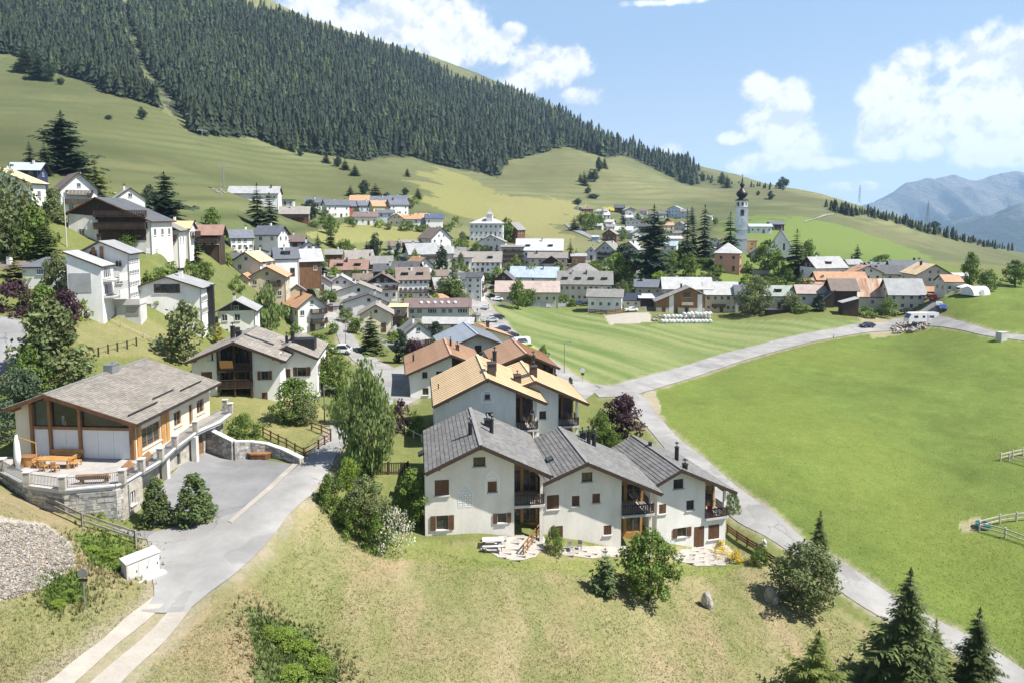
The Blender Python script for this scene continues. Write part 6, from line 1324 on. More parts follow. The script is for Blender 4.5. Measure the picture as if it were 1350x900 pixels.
hh('cream farmhouse with bright white metal roof right of the timber barn', 'white-roofed farmhouse', 951, 412, 42, 24, 25, 14, -4, 'x', 'cream', 'white', cols=5, rows=2, dormer=0, skip=.05, balc=(('f',.2,.6,.3),))
hh('narrow slate roofed house squeezed right of the white roofed farmhouse', 'narrow slate house', 977, 411, 15, 20, 22, 12, -4, 'x', 'grey', 'slate')
hh('pale house with grey green roof behind the big round tree', 'grey-green-roofed house', 1027, 407, 36, 22, 18, 11, -4, 'x', 'pale', 'green', dormer=1)
hh('low black timber shelter at the edge of the field', 'low black shelter', 1025, 414, 28, 8, 5, 1, 0, 'flat', 'wood_dark', 'dark', chim=0, win=False)
hh('pale house with patched pink and white roof left of the dark cone tree', 'patched pink roof house', 1074, 402, 44, 20, 16, 9, -3, 'x', 'grey', 'pinkwhite', cols=3)
hh('dark timber barn with brown roof left of the rusty roof', 'dark brown-roofed barn', 1113, 406, 32, 26, 24, 13, -3, 'x', 'wood_dark', 'brown', chim=0, win=False)
hh('dark lean-to leaning on the brown roofed barn', 'dark lean-to', 1091, 406, 16, 20, 8, 0, -3, 'mono', 'wood_dark', 'dark', heR=22, chim=0, win=False)
hh('stone barn with rust streaked metal roof and black doorway', 'rusty-roofed stone barn', 1150, 408, 45, 28, 19, 20, -3, 'x', 'beige', 'rust', chim=0, cols=3, rows=1)
hh('cream farmhouse with light grey roof joined right of the rusty roof', 'grey-roofed farmhouse', 1195, 409, 45, 28, 22, 18, -3, 'x', 'cream', 'light', cols=4, rows=2, skip=0)
hh('small dark timber shed with pale sloping roof before the rusty barn', 'small dark shed', 1121, 417, 20, 16, 17, 0, -6, 'mono', 'wood_dark', 'white', heR=23, chim=0, win=False)
hh('large tan gable house with gold roof edge and timber porch beside the yard', 'large tan gable house', 1230, 389, 44, 40, 27, 13, -4, 'y', 'beige', 'gold', cols=4, rows=2)
hh('side wing with orange roof right of the large tan gable house', 'orange-roofed wing', 1257, 388, 22, 26, 16, 8, -4, 'x', 'beige', 'orange', cols=2, chim=0)
hh('orange roofed porch shed before the large tan gable', 'orange porch shed', 1228, 393, 22, 8, 9, 5, -4, 'x', 'wood_dark', 'orange', chim=0, win=False)
hh('brown chalet with broad light grey roof and timber gable on the rise', 'light-grey-roofed chalet', 1096, 366, 46, 34, 13, 13, 14, 'x', 'white', 'light', gable='wood_dark', dormer=1)
hh('wide house with orange tiled roof behind the rusty barn', 'wide orange roof', 1110, 378, 62, 26, 9, 9, -4, 'x', 'beige', 'orange')
hh('small orange roof at the left end of the orange roofs', 'small orange roof', 1078, 381, 28, 18, 7, 6, -4, 'x', 'tan', 'orange', chim=1)
hh('cream gable with orange roof between the orange and slate roofs', 'cream orange gable', 1143, 372, 38, 26, 12, 9, -6, 'y', 'warm', 'orange')
hh('dark slate roof left of the large tan gable', 'left dark slate roof', 1173, 372, 36, 26, 11, 10, -12, 'x', 'beige', 'dark')
hh('tall dark slate roof touching the large tan gable', 'tall dark slate roof', 1202, 372, 46, 32, 12, 15, -10, 'x', 'beige', 'slate', chim=2)
hh('small slate roof behind the cream orange gable', 'rear slate roof', 1160, 360, 28, 18, 6, 7, 8, 'x', 'beige', 'slate')
hh('small light grey roof right of the broad chalet roof', 'small light roof', 1128, 356, 20, 16, 7, 6, 6, 'x', 'pale', 'light')
hh('low white greenhouse roof right of the large tan gable', 'white greenhouse roof', 1262, 371, 28, 12, 7, 3, 0, 'x', 'white', 'white', chim=0, win=False)
hh('ochre house right of the church tower foot', 'ochre house', 991, 334, 12, 12, 16, 2, -12, 'x', 'ochre', 'brown', chim=0)
hh('small grey stone gable between the ochre house and the church', 'small stone gable', 997, 342, 14, 14, 8, 6, -6, 'y', 'stone_masonry', 'grey', chim=0)
hh('farm building with flat blue grey roof in the meadow behind the church', 'farm behind church', 1003, 308, 28, 14, 9, 3, -4, 'x', 'white', 'blue', chim=0)
hh('dark barn right of the farm building behind the church', 'dark farm barn', 1025, 304, 18, 12, 8, 3, 6, 'x', 'wood_dark', 'slate', chim=0)
hh('long low grey wall below the church knoll', 'grey churchyard wall', 1003, 362, 22, 6, 6, 1, 0, 'flat', 'stone_masonry', 'grey', chim=0, win=False, name='stone_wall', cat='wall')

# --- small houses filling the lanes
for (l, n, *a) in [('brown timber house on a white base left of the pale gable','timber house on white base',440,351,22,18,15,6,10,'x','wood_brown','grey'),('plain white house behind the tall tree beside the beige roofed apartments','plain white lane house',611,352,22,18,13,6,4,'x','white','greybrown'),
 ('low white garage with flat roof at the upper lane bend','low white garage',430,373,18,12,7,1,10,'flat','white','light'),('grey lean-to garage below the wide pale house','grey lane garage',436,412,18,14,8,3,12,'x','grey','grey'),('pale cottage with brown roof between the hotel and the long red brown house','pale hotel cottage',478,378,24,16,9,7,8,'x','pale','brown'),
 ('small slate roofed house below the black slate house','small slate cottage',526,376,20,14,8,6,-6,'x','pale','slate'),('brown roofed cottage right of the orange gable behind the hotel','brown cottage by orange gable',582,374,20,16,10,7,16,'x','white','brown'),('dark garage under the gold flat roof','dark lane garage',527,446,22,14,8,2,4,'x','wood_dark','grey'),
 ('white shed with grey roof right of the school','white school shed',625,424,14,10,8,2,0,'x','white','grey'),('grey roofed cottage below the four window gable','cottage below four-window gable',350,346,22,18,9,7,12,'x','pale','slate'),('white cottage with dark roof below the white three storey house','white dark-roofed cottage',310,350,20,18,9,6,18,'x','white','dark'),
 ('tan cottage with grey roof right of the tan house','tan grey-roofed cottage',392,397,22,20,13,8,20,'y','tan','greybrown'),('brown roofed cottage above the modern white gable','brown-roofed cottage',425,385,24,20,12,8,14,'y','pale','brown'),('pale cottage beside the grey roofed annex of the glazed chalet','pale cottage by glazed chalet',605,342,18,14,9,6,0,'x','white','grey'),
 ('grey cottage between the beige roofed apartments and the black barn','grey cottage by black barn',648,372,18,14,8,5,-4,'x','grey','slate'),('white cottage with brown roof in the upper village gap','upper gap cottage',520,333,18,14,8,6,10,'x','white','brown')]: hh(l, n, *a, chim=1)
# --- the church
def church():
    p = P(977, 336, 290); k = 290/F; H = thing('church_tower', 'tall white church tower with clock, belfry and dark onion dome', 'tower', p, R(-10)); HOUSES.append(('church tower', 977, 336, p, 5)); w = 7.2*k; m = MB(); m.box(-w, w, 0, 2*w, -6, 62*k, 0); m.build('shaft', 'ornament', H)
    c = MB()
    for z, o in ((32, .10), (20, .06), (62, .35)): c.box(-w-o, w+o, -o, 2*w+o, z*k, z*k+.35, 0)
    c.build('cornice', 'plaster_grey', H); m = MB(); m.lathe([(w*1.02, 62*k+.36), (w*1.02, 71*k)], 8, c=(0, w), rot=math.pi/8); m.build('belfry', 'ornament', H); m = MB(); m.lathe([(w*1.25, 71*k), (w*1.25, 71*k+.3)], 8, c=(0, w), rot=math.pi/8); m.build('cornice', 'metal_dark', H)
    for i in range(8):
        a = i*math.pi/4-math.pi/2; o = MB(); o.box(-.45, .45, -.05, .05, 0, 1.2); o.tube((0,-.05,1.2),(0,.05,1.2),.45,n=12); o.build('bell_opening', 'glass', H, (math.cos(a)*w*.97, w+math.sin(a)*w*.97, 64*k), a+math.pi/2)
    o = MB(); o.box(-.75, .75, -.06, 0, 0, 2.0); o.tube((0,-.06,2.0),(0,0,2.0),.75,n=14); o.build('belfry_window', 'glass', H, (0, -.004, 51*k)); o.build('belfry_window', 'glass', H, (w+.004, w, 51*k), math.pi/2)
    q = MB(); q.tube((0,-.10,0),(0,-.01,0),1.75,n=28,m=0)
    q.build('clock_face', ['ornament'], H, (0, 0, 43*k)); hd = MB(); hd.bar((0,-.13,0),(.0,-.13,1.45),.03,.13,0,up=(1,0,0)); hd.bar((0,-.13,0),(.75,-.13,-.45),.03,.16,0,up=(0,1,0))
    for i in range(12): a = i*math.pi/6; hd.bar((math.cos(a)*1.35,-.12,math.sin(a)*1.35),(math.cos(a)*1.65,-.12,math.sin(a)*1.65),.03,.12,0,up=(0,1,0))
    hd.build('clock_hands', 'metal_dark', H, (0, 0, 43*k)); pr = [(w*1.2, 71*k+.3), (w*.7, 73*k), (w*.55, 75*k), (w*.9, 77*k), (w*1.02, 79.5*k), (w*.92, 82*k), (w*.5, 85*k), (w*.26, 87.5*k), (w*.24, 89*k), (w*.42, 90.5*k), (w*.44, 92*k), (w*.2, 94.5*k), (w*.10, 97*k), (w*.16, 98*k), (w*.07, 99.5*k), (.06, 106*k)]
    d = MB(); d.lathe(pr, 16, c=(0, w)); d.build('onion_dome', 'metal_dark', H, smooth=True); cr = MB(); cr.box(-.5, .5, w-.06, w+.06, 104*k, 104*k+.18); cr.build('cross', 'metal_dark', H)
    p = P(1010, 342, 292); k = 292/F; H = hh('white church nave with very steep gable and tall slate roof', 'church nave', 1028, 343, 32, 46, 14, 26, -22, 'y', 'white', 'slate', win=False, chim=0, Y=292, over=.3, cat='church', name='church_nave'); o = MB(); o.box(-.4,.4,-.06,0,0,2.6); o.tube((0,-.06,2.6),(0,0,2.6),.4,n=10); o.build('window', 'glass', H, (1.5, -.004, 13*k))
    o = MB(); o.box(-.6,.6,-.08,0,0,2.4); o.build('door', 'wood_brown', H, (0, -.004, 0))
    H = hh('pink octagonal fronted house with white pyramid roof at the foot of the church tower', 'pink house', 958, 358, 32, 30, 24, 13, -22, 'hip', 'pink', 'white', cols=2, rows=2, skip=0, chim=0, fr='frame_wood', over=.4, Y=264)
church()
# ------------------------------------------------------------------ plants one by one
pl = plant
# foreground
pl('spruce_near', 1192, 925, 195, 125, 'tallest of the foreground spruces, reaching highest in the lower right corner', 'foreground spruces', Y=50)
pl('spruce_near', 1284, 935, 150, 80, 'foreground spruce nearest the lower right corner, right of the tallest one', 'foreground spruces', Y=50)
pl('spruce_bright', 1075, 960, 145, 115, 'yellow green young spruce cut by the lower edge, left of the tallest spruce', 'foreground spruces', Y=48.5)
pl('spruce_bright', 1230, 905, 100, 60, 'small spruce squeezed behind the two tall foreground spruces', 'foreground spruces', Y=53)
pl('spruce_near', 1079, 752, 86, 40, 'single slim spruce standing beside the right road')
pl('tree_olive_near', 1060, 800, 88, 92, 'wide olive bush tree leaning over the boulder beside the road')
pl('pine_young', 797, 782, 66, 38, 'young blue green pine on the lawn before the middle row house')
pl('tree_near', 856, 792, 98, 84, 'round leafy tree on the lawn before the end row house')
pl('birch', 482, 622, 150, 78, 'tall weeping birch beside the lane')
for a in [('shrub_near',438,672,48,44,'rounded green shrub at the lane edge, leftmost of the hedge group'),('tree_olive_near',482,700,74,70,'olive shrub tree in the middle of the hedge group by the ornamented house'),('tree_near',545,690,74,66,'tall pink flecked shrub touching the ornamented house wall'),('shrub_near',462,700,50,50,'dark green shrub in front of the olive shrub tree'),
  ('bloom',522,727,60,58,'white blooming shrub at the foot of the ornamented house'),('shrub_near',497,722,48,44,'green shrub left of the white blooming shrub'),('shrub_bright_near',460,640,40,30,'light green pointed shrub below the birch'),('shrub_near',425,660,22,20,'small shrub at the lane bend'),
  ('shrub_near',730,728,34,28,'shrub between the ornamented house and the middle row house'),('shrub_near',1002,742,24,30,'low round shrub beside the timber road fence'),('shrub_bright_near',945,716,14,22,'yellow green low shrub beside the stone patio'),('bloom',950,732,0.1,0.1,None)]:
    if a[5]: pl(a[0], *a[1:5], a[5])
pl('pine_bush', 206, 690, 62, 40, 'left dwarf pine on the forecourt below the villa terrace', 'dwarf pines on the forecourt'); pl('pine_bush', 257, 686, 62, 56, 'right dwarf pine on the forecourt, the wider of the two', 'dwarf pines on the forecourt')
pl('shrub_bright', 133, 683, 9, 12, 'small left tuft at the foot of the terrace wall'); pl('shrub_bright', 153, 684, 8, 10, 'small right tuft at the foot of the terrace wall')
pl('pine_wild', 68, 505, 110, 95, 'big olive pine behind the villa roof'); pl('blue_bush', 28, 545, 58, 62, 'blue grey juniper left of the villa'); pl('blue_bush', 12, 575, 45, 50, 'dark juniper at the left edge beside the villa'); pl('shrub_near', 45, 520, 60, 60, 'dark shrub between the big olive pine and the juniper')
pl('shrub_near', 322, 578, 32, 50, 'clipped round juniper bush above the stone retaining wall'); pl('tree_near', 388, 556, 64, 66, 'leafy bush tree before the twin chalet', sink=.1); pl('tree_olive_near', 400, 558, 40, 48, 'lower leafy bush at the corner of the twin chalet', sink=.1)
pl('shrub', 292, 514, 24, 22, 'small shrub under the chalet balconies')
pl('tree_near', 440, 520, 62, 50, 'leafy tree between the twin chalet and the lane'); pl('tree', 420, 470, 34, 30, 'leafy tree behind the twin chalet roof'); pl('tree_near', 455, 560, 50, 44, 'leafy tree with pale blossom beside the birch')
pl('shrub_purple', 530, 568, 40, 34, 'dark purple shrub left of the golden house'); pl('shrub', 548, 572, 30, 26, 'green shrub beside the glass fence'); pl('shrub_bright', 521, 545, 18, 22, 'bright hedge by the asphalt turning area')
pl('tree_purple', 820, 584, 66, 56, 'purple leaved tree beside the road junction'); pl('tree_near', 792, 590, 48, 44, 'green leafy tree left of the purple tree'); pl('shrub_near', 806, 594, 26, 40, 'low green shrub under the purple tree'); pl('column_dark', 752, 512, 16, 8, 'slim evergreen beside the golden house'); pl('shrub_near', 965, 675, 30, 22, 'green bush behind the end row house'); pl('tree', 716, 480, 26, 16, 'small tree at the field corner behind the orange roofs')
# left slope
for a in [('larch_big',84,228,80,62,'largest dark pine on the slope above the brown chalet'),('larch',127,262,56,34,'light green larch right of the brown chalet'),('spruce_dark',40,226,38,20,'dark spruce left of the largest slope pine'),('spruce_dark',60,232,44,20,'dark spruce below the largest slope pine'),
  ('larch_big',218,285,58,50,'dark spreading pine standing alone on the pasture'),('dark_pine',198,272,26,22,'small pine left of the lone pasture pine'),('tree',280,301,26,26,'round dark tree above the red brown roof'),('pine_wild',70,292,46,30,'dark conifer before the brown chalet'),
  ('tree_olive',18,345,108,70,'tall light leafy tree at the left edge'),('tree',45,345,72,52,'second leafy tree right of the left edge tree'),('tree_olive',6,320,70,50,'leafy crown under the golden roofed hillside house'),('spruce',64,352,66,38,'spruce before the hip roofed pavilion'),('larch',20,372,40,30,'young larch above the brown bungalow'),
  ('tree_purple',88,442,58,44,'purple leaved tree below the modern white houses'),('shrub_purple',20,415,48,46,'purple shrub at the left edge below the bungalow'),('tree',50,420,50,50,'green leafy tree between the two purple trees'),('tree_bright',62,465,55,50,'fresh green tree above the big olive pine'),('shrub_bright',105,420,24,28,'yellow green shrub at the terrace of the modern house'),
  ('tree_olive',75,395,60,36,'slender olive tree left of the sloping white block'),('tree_olive',246,475,76,66,'wide leafy tree before the lower modern house'),('column_gold',288,456,30,15,'golden cypress beside the twin chalet'),('birch_far',354,442,68,44,'drooping birch before the bright orange roof'),
  ('spruce_dark',258,345,38,20,'dark spruce on the bank behind the lower modern house'),('shrub',205,385,30,40,'hedge shrub right of the tall modern house'),('shrub',228,378,30,44,'wide hedge shrub on the bank'),('shrub',250,372,28,30,'hedge shrub below the dark bank spruce'),('shrub_bright',212,400,24,34,'bright shrub right of the tall modern white wall'),
  ('tree',270,372,30,22,'small round tree at the upper bank'),('shrub',312,385,20,20,'round bush on the steep meadow'),('tree',286,330,26,30,'leafy tree below the red brown house'),('tree',172,330,24,24,'leafy bush before the big timber chalet'),('shrub',230,335,16,20,'bush right of the timber balcony house'),
  ('spruce_dark',340,300,58,28,'left spruce of the pair before the long white slope house'),('spruce_dark',356,302,48,26,'right spruce of the pair before the long white slope house'),('dark_pine',410,290,26,20,'dark pine between the slope chalet and the upper cluster'),('tree',437,310,26,24,'leafy tree on the strip below the upper cluster'),
  ('spruce_dark',421,368,44,26,'dark spruce in front of the solar roofed gable'),('spruce_dark',419,328,20,12,'small spruce above the solar roofed gable'),('spruce',436,325,30,16,'spruce right of the solar roofed gable'),('tree',455,338,22,26,'leafy tree behind the pale gable'),
  ('dark_pine',495,345,36,20,'tallest tree of the conifer clump behind the village'),('spruce_dark',484,344,26,18,'left tree of the conifer clump'),('spruce_dark',513,346,28,14,'slim spruce right of the conifer clump'),('column_dark',525,347,26,14,'round topped conifer at the right of the clump'),('column_dark',583,366,42,20,'dark columnar tree before the glazed gable chalet'),
  ('tree',553,372,18,16,'small tree before the orange gable'),('spruce',490,466,56,38,'large spruce on the lawn beside the lane'),('column_dark',530,478,44,22,'columnar evergreen left of the steep grey roof'),('column_dark',575,460,36,22,'columnar evergreen right of the steep grey roof'),('shrub_purple',547,478,34,26,'dark shrub between the columnar evergreens'),
  ('tree',470,440,24,22,'leafy shrub beside the lawn spruce'),('tree',598,396,34,32,'leafy tree before the timber house'),('tree_olive',585,392,26,24,'darker tree left of the timber house'),('tree',683,408,40,28,'large round tree before the long tan house'),('tree',696,404,26,24,'second tree before the long tan house'),('tree',703,376,28,28,'round tree before the pale blue roof'),
  ('shrub',725,404,18,20,'garden bush right of the field trees'),('shrub',741,402,16,20,'garden bush beside the blue parasol'),('shrub',755,404,12,16,'low bush at the large cream house'),('tree_bright',655,376,24,18,'bright tree behind the black barn'),('tree',668,320,32,20,'dark leafy tree between hotel and timber gable'),('spruce',752,350,36,16,'slim spruce before the reddish house'),
  ('tree',628,334,14,18,'left bush below the large white hotel'),('tree',640,336,14,14,'middle bush below the large white hotel'),('spruce_dark',655,336,14,8,'small spruce below the hotel annex'),('shrub',603,330,16,22,'bush left of the hotel'),('shrub',612,326,12,16,'small bush in the hotel garden'),
  ('tree_bright',810,372,36,42,'bright leafy tree below the grey gabled apartments'),('dark_pine',824,366,44,34,'dark broad conifer left of the shaggy conifer'),('larch_big',861,368,98,52,'towering shaggy conifer rising above the hamlet'),('spruce_dark',905,352,76,22,'left of the two slim spruces near the church'),('spruce_dark',913,345,60,16,'thin spruce between the slim pair'),('spruce_dark',928,346,76,26,'right and tallest of the slim spruces near the church'),
  ('spruce_dark',962,338,58,28,'spruce touching the left side of the church tower'),('tree',908,364,30,28,'leafy tree on the church knoll'),('tree',884,358,26,26,'leafy tree right of the shaggy conifer'),('tree_bright',895,350,22,20,'pale tree behind the knoll'),('tree',1012,360,42,38,'leafy tree before the church nave'),('tree_bright',1026,364,26,28,'bright bush tree below the church nave'),('spruce',1049,364,62,36,'dark spruce right of the church nave'),('tree',1064,358,40,34,'leafy tree behind the nave spruce'),
  ('tree_olive_near',995,414,50,46,'big round tree in the middle of the farm row'),('tree_olive',1042,410,24,28,'olive tree before the grey green roof'),('column_dark',1079,410,24,18,'dark cone tree before the patched pink roof'),('shrub',1170,417,24,30,'round bush before the grey roofed farmhouse'),('shrub',1142,418,14,24,'low bush beside the small dark shed'),('shrub',1056,412,12,24,'hedge bush at the field edge'),
  ('tree',1278,380,46,26,'upright tree beside the white tents'),('tree',1302,384,28,30,'round tree on the right meadow rim'),('tree',1338,378,34,36,'dark round tree at the right edge'),('spruce_dark',1130,342,20,12,'small dark tree behind the grey roofs'),('tree',1162,352,18,22,'tree behind the slate roofs'),
  ('tree',770,304,24,22,'leftmost tree of the hamlet clump'),('spruce',757,304,20,14,'spruce at the left end of the hamlet clump'),('tree',780,303,22,20,'middle tree of the hamlet clump'),('tree',790,300,18,16,'right tree of the hamlet clump'),('spruce_dark',794,291,16,8,'small spruce inside the hamlet'),('spruce_dark',822,296,18,10,'spruce in the hamlet centre'),('spruce_dark',841,295,16,10,'second spruce in the hamlet centre'),('spruce_dark',880,297,18,9,'spruce below the light blue hamlet house'),('spruce_dark',912,296,24,12,'spruce right of the hamlet houses'),('tree',850,300,14,12,'leafy tree in the hamlet centre'),('tree',820,318,18,16,'dark tree before the hamlet'),('tree',943,297,10,8,'single tree in the meadow right of the hamlet')]:
    pl(*a[:5], a[5])
# single trees on the open pasture
HT = [(187,158,16,12),(34,96,34,30),(52,105,30,30),(64,108,24,16),(103,103,24,14),(80,112,9,10),(143,158,6,9),(207,140,10,8),(430,215,14,12),(445,220,14,12),(455,224,14,14),(468,232,16,14),(480,256,18,14),(495,262,20,24),(462,258,14,12),(510,264,10,10),(551,262,16,12),(537,233,12,9),(534,258,10,10),(372,196,18,12),(360,192,12,8),(352,188,10,8),(384,200,12,10),(396,206,10,10),
 (784,240,16,12),(778,236,14,10),(770,245,20,14),(790,226,18,10),(797,222,16,9),(765,240,12,8),(775,255,8,9),(782,262,6,16),(762,270,8,12),(951,244,16,10),(958,248,18,14),(917,242,18,12),(926,240,12,8),(1016,263,10,12),(999,258,6,6),(903,242,14,10),(1098,278,12,16),(1110,282,14,14),(1032,248,14,16),(1128,284,12,12),(1028,249,10,10),(1233,290,10,12),(1200,300,10,10),
 (600,330,0,0),(1040,262,4,8),(1080,270,4,6)]
n = 0
for (u, v, h, w) in HT:
    if h < 5: continue
    o = pl('spruce' if h > 11 and n % 3 else 'dark_pine', u, v, h, w, '', 'single trees on the open pasture'); n += 1
    q = 'upper left pasture' if u < 330 else ('pasture above the upper cluster' if u < 560 else ('meadow line above the far hamlet' if u < 830 else ('hill behind the church' if u < 1060 else 'right hand ridge')))
    o['label'] = ('lone dark conifer' if h > 11 else 'lone low bush tree') + ' on the ' + q
# garden bushes filling the upper cluster and lanes
for i, (u, v) in enumerate([(458,294),(465,300),(500,300),(512,303),(533,305),(540,304),(562,306),(584,304),(592,306),(470,286),(490,291),(430,290),(425,296),(555,306),(548,268),(540,275),(585,312),(575,310),(600,300),(610,318),(436,296),(415,300),(404,292)]):
    o = pl(('shrub','tree','shrub_bright','tree_olive')[i % 4], u, v, 8+(i*5) % 7, 10+(i*3) % 8, None, None)
for i, (u, v) in enumerate([(395,398),(430,398),(440,370),(448,345),(545,350),(470,372),(515,372),(607,400),(640,372),(655,392),(742,376),(735,362),(765,372),(838,384),(870,378),(935,378),(945,365),(985,360),(1040,385),(1060,384),(1010,380),(925,376),(892,378),(1085,362),(1040,372),(1025,378),(985,376),(420,420),(455,425),(440,440),(520,452),(610,404),(375,420),(390,445),(300,350),(310,345),(440,352),(405,372),(395,362),(875,350),(930,352),(900,338)]):
    o = pl(('tree','shrub','tree_bright','tree_olive')[i % 4], u, v, 12+(i*7) % 9, 14+(i*5) % 12, None, None); o['label'] = ''
# ------------------------------------------------------------------ fences, walls, street furniture, vehicles
def fence(label, pts, h=1.0, rails=(.45, .9), sp=2.2, m='wood_grey', rw=.10, name='wooden_fence', pw=.14, cat='fence', boards=None):
    W3 = [G(u, v) for (u, v) in pts]; o = W3[0].copy(); t = thing(name, label, cat, o); pm = MB(); pm.box(-pw/2, pw/2, -pw/2, pw/2, -.4, h+.08); pme = pm.mesh('post', [m]); ps = []
    for a, b in zip(W3[:-1], W3[1:]):
        n = max(1, round((b-a).length/sp))
        for k in range(n): q = a.lerp(b, k/n); q.z = float(zat(q.x, q.y)); ps.append(q)
    ps.append(W3[-1])
    for q in ps: link('post', pme, t, q-o, math.atan2(ps[-1].y-ps[0].y, ps[-1].x-ps[0].x))
    for a, b in zip(ps[:-1], ps[1:]):
        for z in rails: r = MB(); r.bar(a-o+Vector((0,0,z)), b-o+Vector((0,0,z)), .06, rw, 0); r.build('rail', m, t)
        if boards:
            n = max(1, int((b-a).length/boards))
            for k in range(n): q = a.lerp(b, (k+.5)/n)-o; r = MB(); r.box(-.055, .055, -.015, .015, .05, h-.02); r.build('picket', m, t, q, math.atan2((b-a).y, (b-a).x))
    return t
fence('grey weathered rail fence above the gravel bank in front of the villa terrace', [(-6,634),(46,663),(109,694),(179,717)], 1.05, (.5, 1.0), 4.2, 'wood_grey', .14)
fence('brown rail fence along the grass slope above the wooden trough', [(347,574),(378,590),(401,603)], 1.0, (.45, .9), 1.8, 'wood_brown')
fence('short brown rail fence at the lane bend below the twin chalet', [(401,603),(420,592),(436,582)], 1.0, (.45, .9), 1.5, 'wood_brown')
fence('brown garden fence beside the leafy bush tree of the twin chalet', [(411,566),(424,571),(436,577)], 1.0, (.4, .85), 1.6, 'wood_brown')
fence('dark wire fence posts on the meadow above the villa', [(108,474),(130,470),(155,463),(180,456)], 1.1, (1.0,), 2.2, 'wood_dark', .04)
fence('thin rail line on the meadow below the modern white garage', [(128,417),(160,432),(190,446),(210,455)], .6, (.5,), 3., 'wood_pale', .06)
fence('timber board fence between the end row house and the right road', [(959,702),(985,720),(1010,738),(1024,748)], 1.0, (.35, .62, .9), 1.9, 'wood_brown', .2)
fence('pale timber rail fence at the upper right edge of the meadow', [(1319,607),(1335,603),(1362,597)], 1.1, (.45, .95), 2.2, 'wood_pale', .14)
fence('lower pale rail fence meeting the upper right meadow fence', [(1330,607),(1362,616)], 1.1, (.45, .95), 2.2, 'wood_pale', .12)
fence('pale timber paddock fence behind the blue trough', [(1291,697),(1318,690),(1362,685)], 1.1, (.45, .95), 2.4, 'wood_pale', .14)
fence('front pale timber paddock fence running down from the blue trough', [(1291,699),(1325,708),(1362,722)], 1.1, (.45, .95), 2.4, 'wood_pale', .14)
fence('dark brown picket fence on the terrace left of the ornamented house', [(492,626),(512,625),(538,624)], 1.25, (.25, 1.15), 2.0, 'wood_dark', .10, boards=.24)
fence('timber fence under the white field corner house', [(777,414),(800,416),(822,413)], 1.6, (.4, .9, 1.4), 2.5, 'wood_brown', .3)
fence('blue grey board fence before the long tan field house', [(700,404),(720,406),(746,405)], 1.5, (.4, .8, 1.2), 3., 'roof_blue', .3)
fence('white railing beside the low orange annex on the hillside', [(193,336),(208,335),(222,334)], 1.2, (.3, .6, .9), 2.5, 'concrete_white', .2)
fence('low garden fence beside the glass panels left of the golden house', [(518,560),(535,572),(556,583)], .9, (.8,), 2., 'wood_pale', .08)
def rwall(label, pts, hs, m='stone_masonry'):
    W3 = [G(u, v) for (u, v) in pts]; o = W3[0].copy(); t = thing('retaining_wall', label, 'wall', o); mb = MB(); cb = MB(); i = 0
    for (a, b, ha, hb) in zip(W3[:-1], W3[1:], hs[:-1], hs[1:]):
        A, B = a-o, b-o; d = (B-A); d.z = 0; d.normalize(); n = Vector((d.y, -d.x, 0))*.22; za, zb = ha, hb
        P8 = [A-n-Vector((0,0,.8)), A+n-Vector((0,0,.8)), B+n-Vector((0,0,.8)), B-n-Vector((0,0,.8)), A-n+Vector((0,0,za)), A+n+Vector((0,0,za)), B+n+Vector((0,0,zb)), B-n+Vector((0,0,zb))]; mb.hexa(P8, 0)
        m2 = 1.25; cb.hexa([A-n*m2+Vector((0,0,za+.004)), A+n*m2+Vector((0,0,za+.004)), B+n*m2+Vector((0,0,zb+.004)), B-n*m2+Vector((0,0,zb+.004)), A-n*m2+Vector((0,0,za+.12)), A+n*m2+Vector((0,0,za+.12)), B+n*m2+Vector((0,0,zb+.12)), B-n*m2+Vector((0,0,zb+.12))], 0)
        L = (B-A).length; q0 = min(A.z, B.z); stone_face(t, (A+n)[:2], (B+n)[:2], q0-.2, max(A.z+za, B.z+zb), seed=90+i, topfn=lambda s, A=A, B=B, za=za, zb=zb, L=L: (A.z+za)*(1-s/L)+(B.z+zb)*s/L-.02); i += 1
    mb.build('wall_core', m, t); cb.build('coping', 'concrete_white', t)
rwall('grey stone retaining wall at the back of the villa forecourt', [(262,590),(286,598),(309,606)], [2.6, 2.2, 1.9]); rwall('curved low stone wall with pale coping behind the wooden trough', [(309,606),(330,602),(352,601),(375,604),(398,611)], [1.9, 1.6, 1.3, .9, .55])
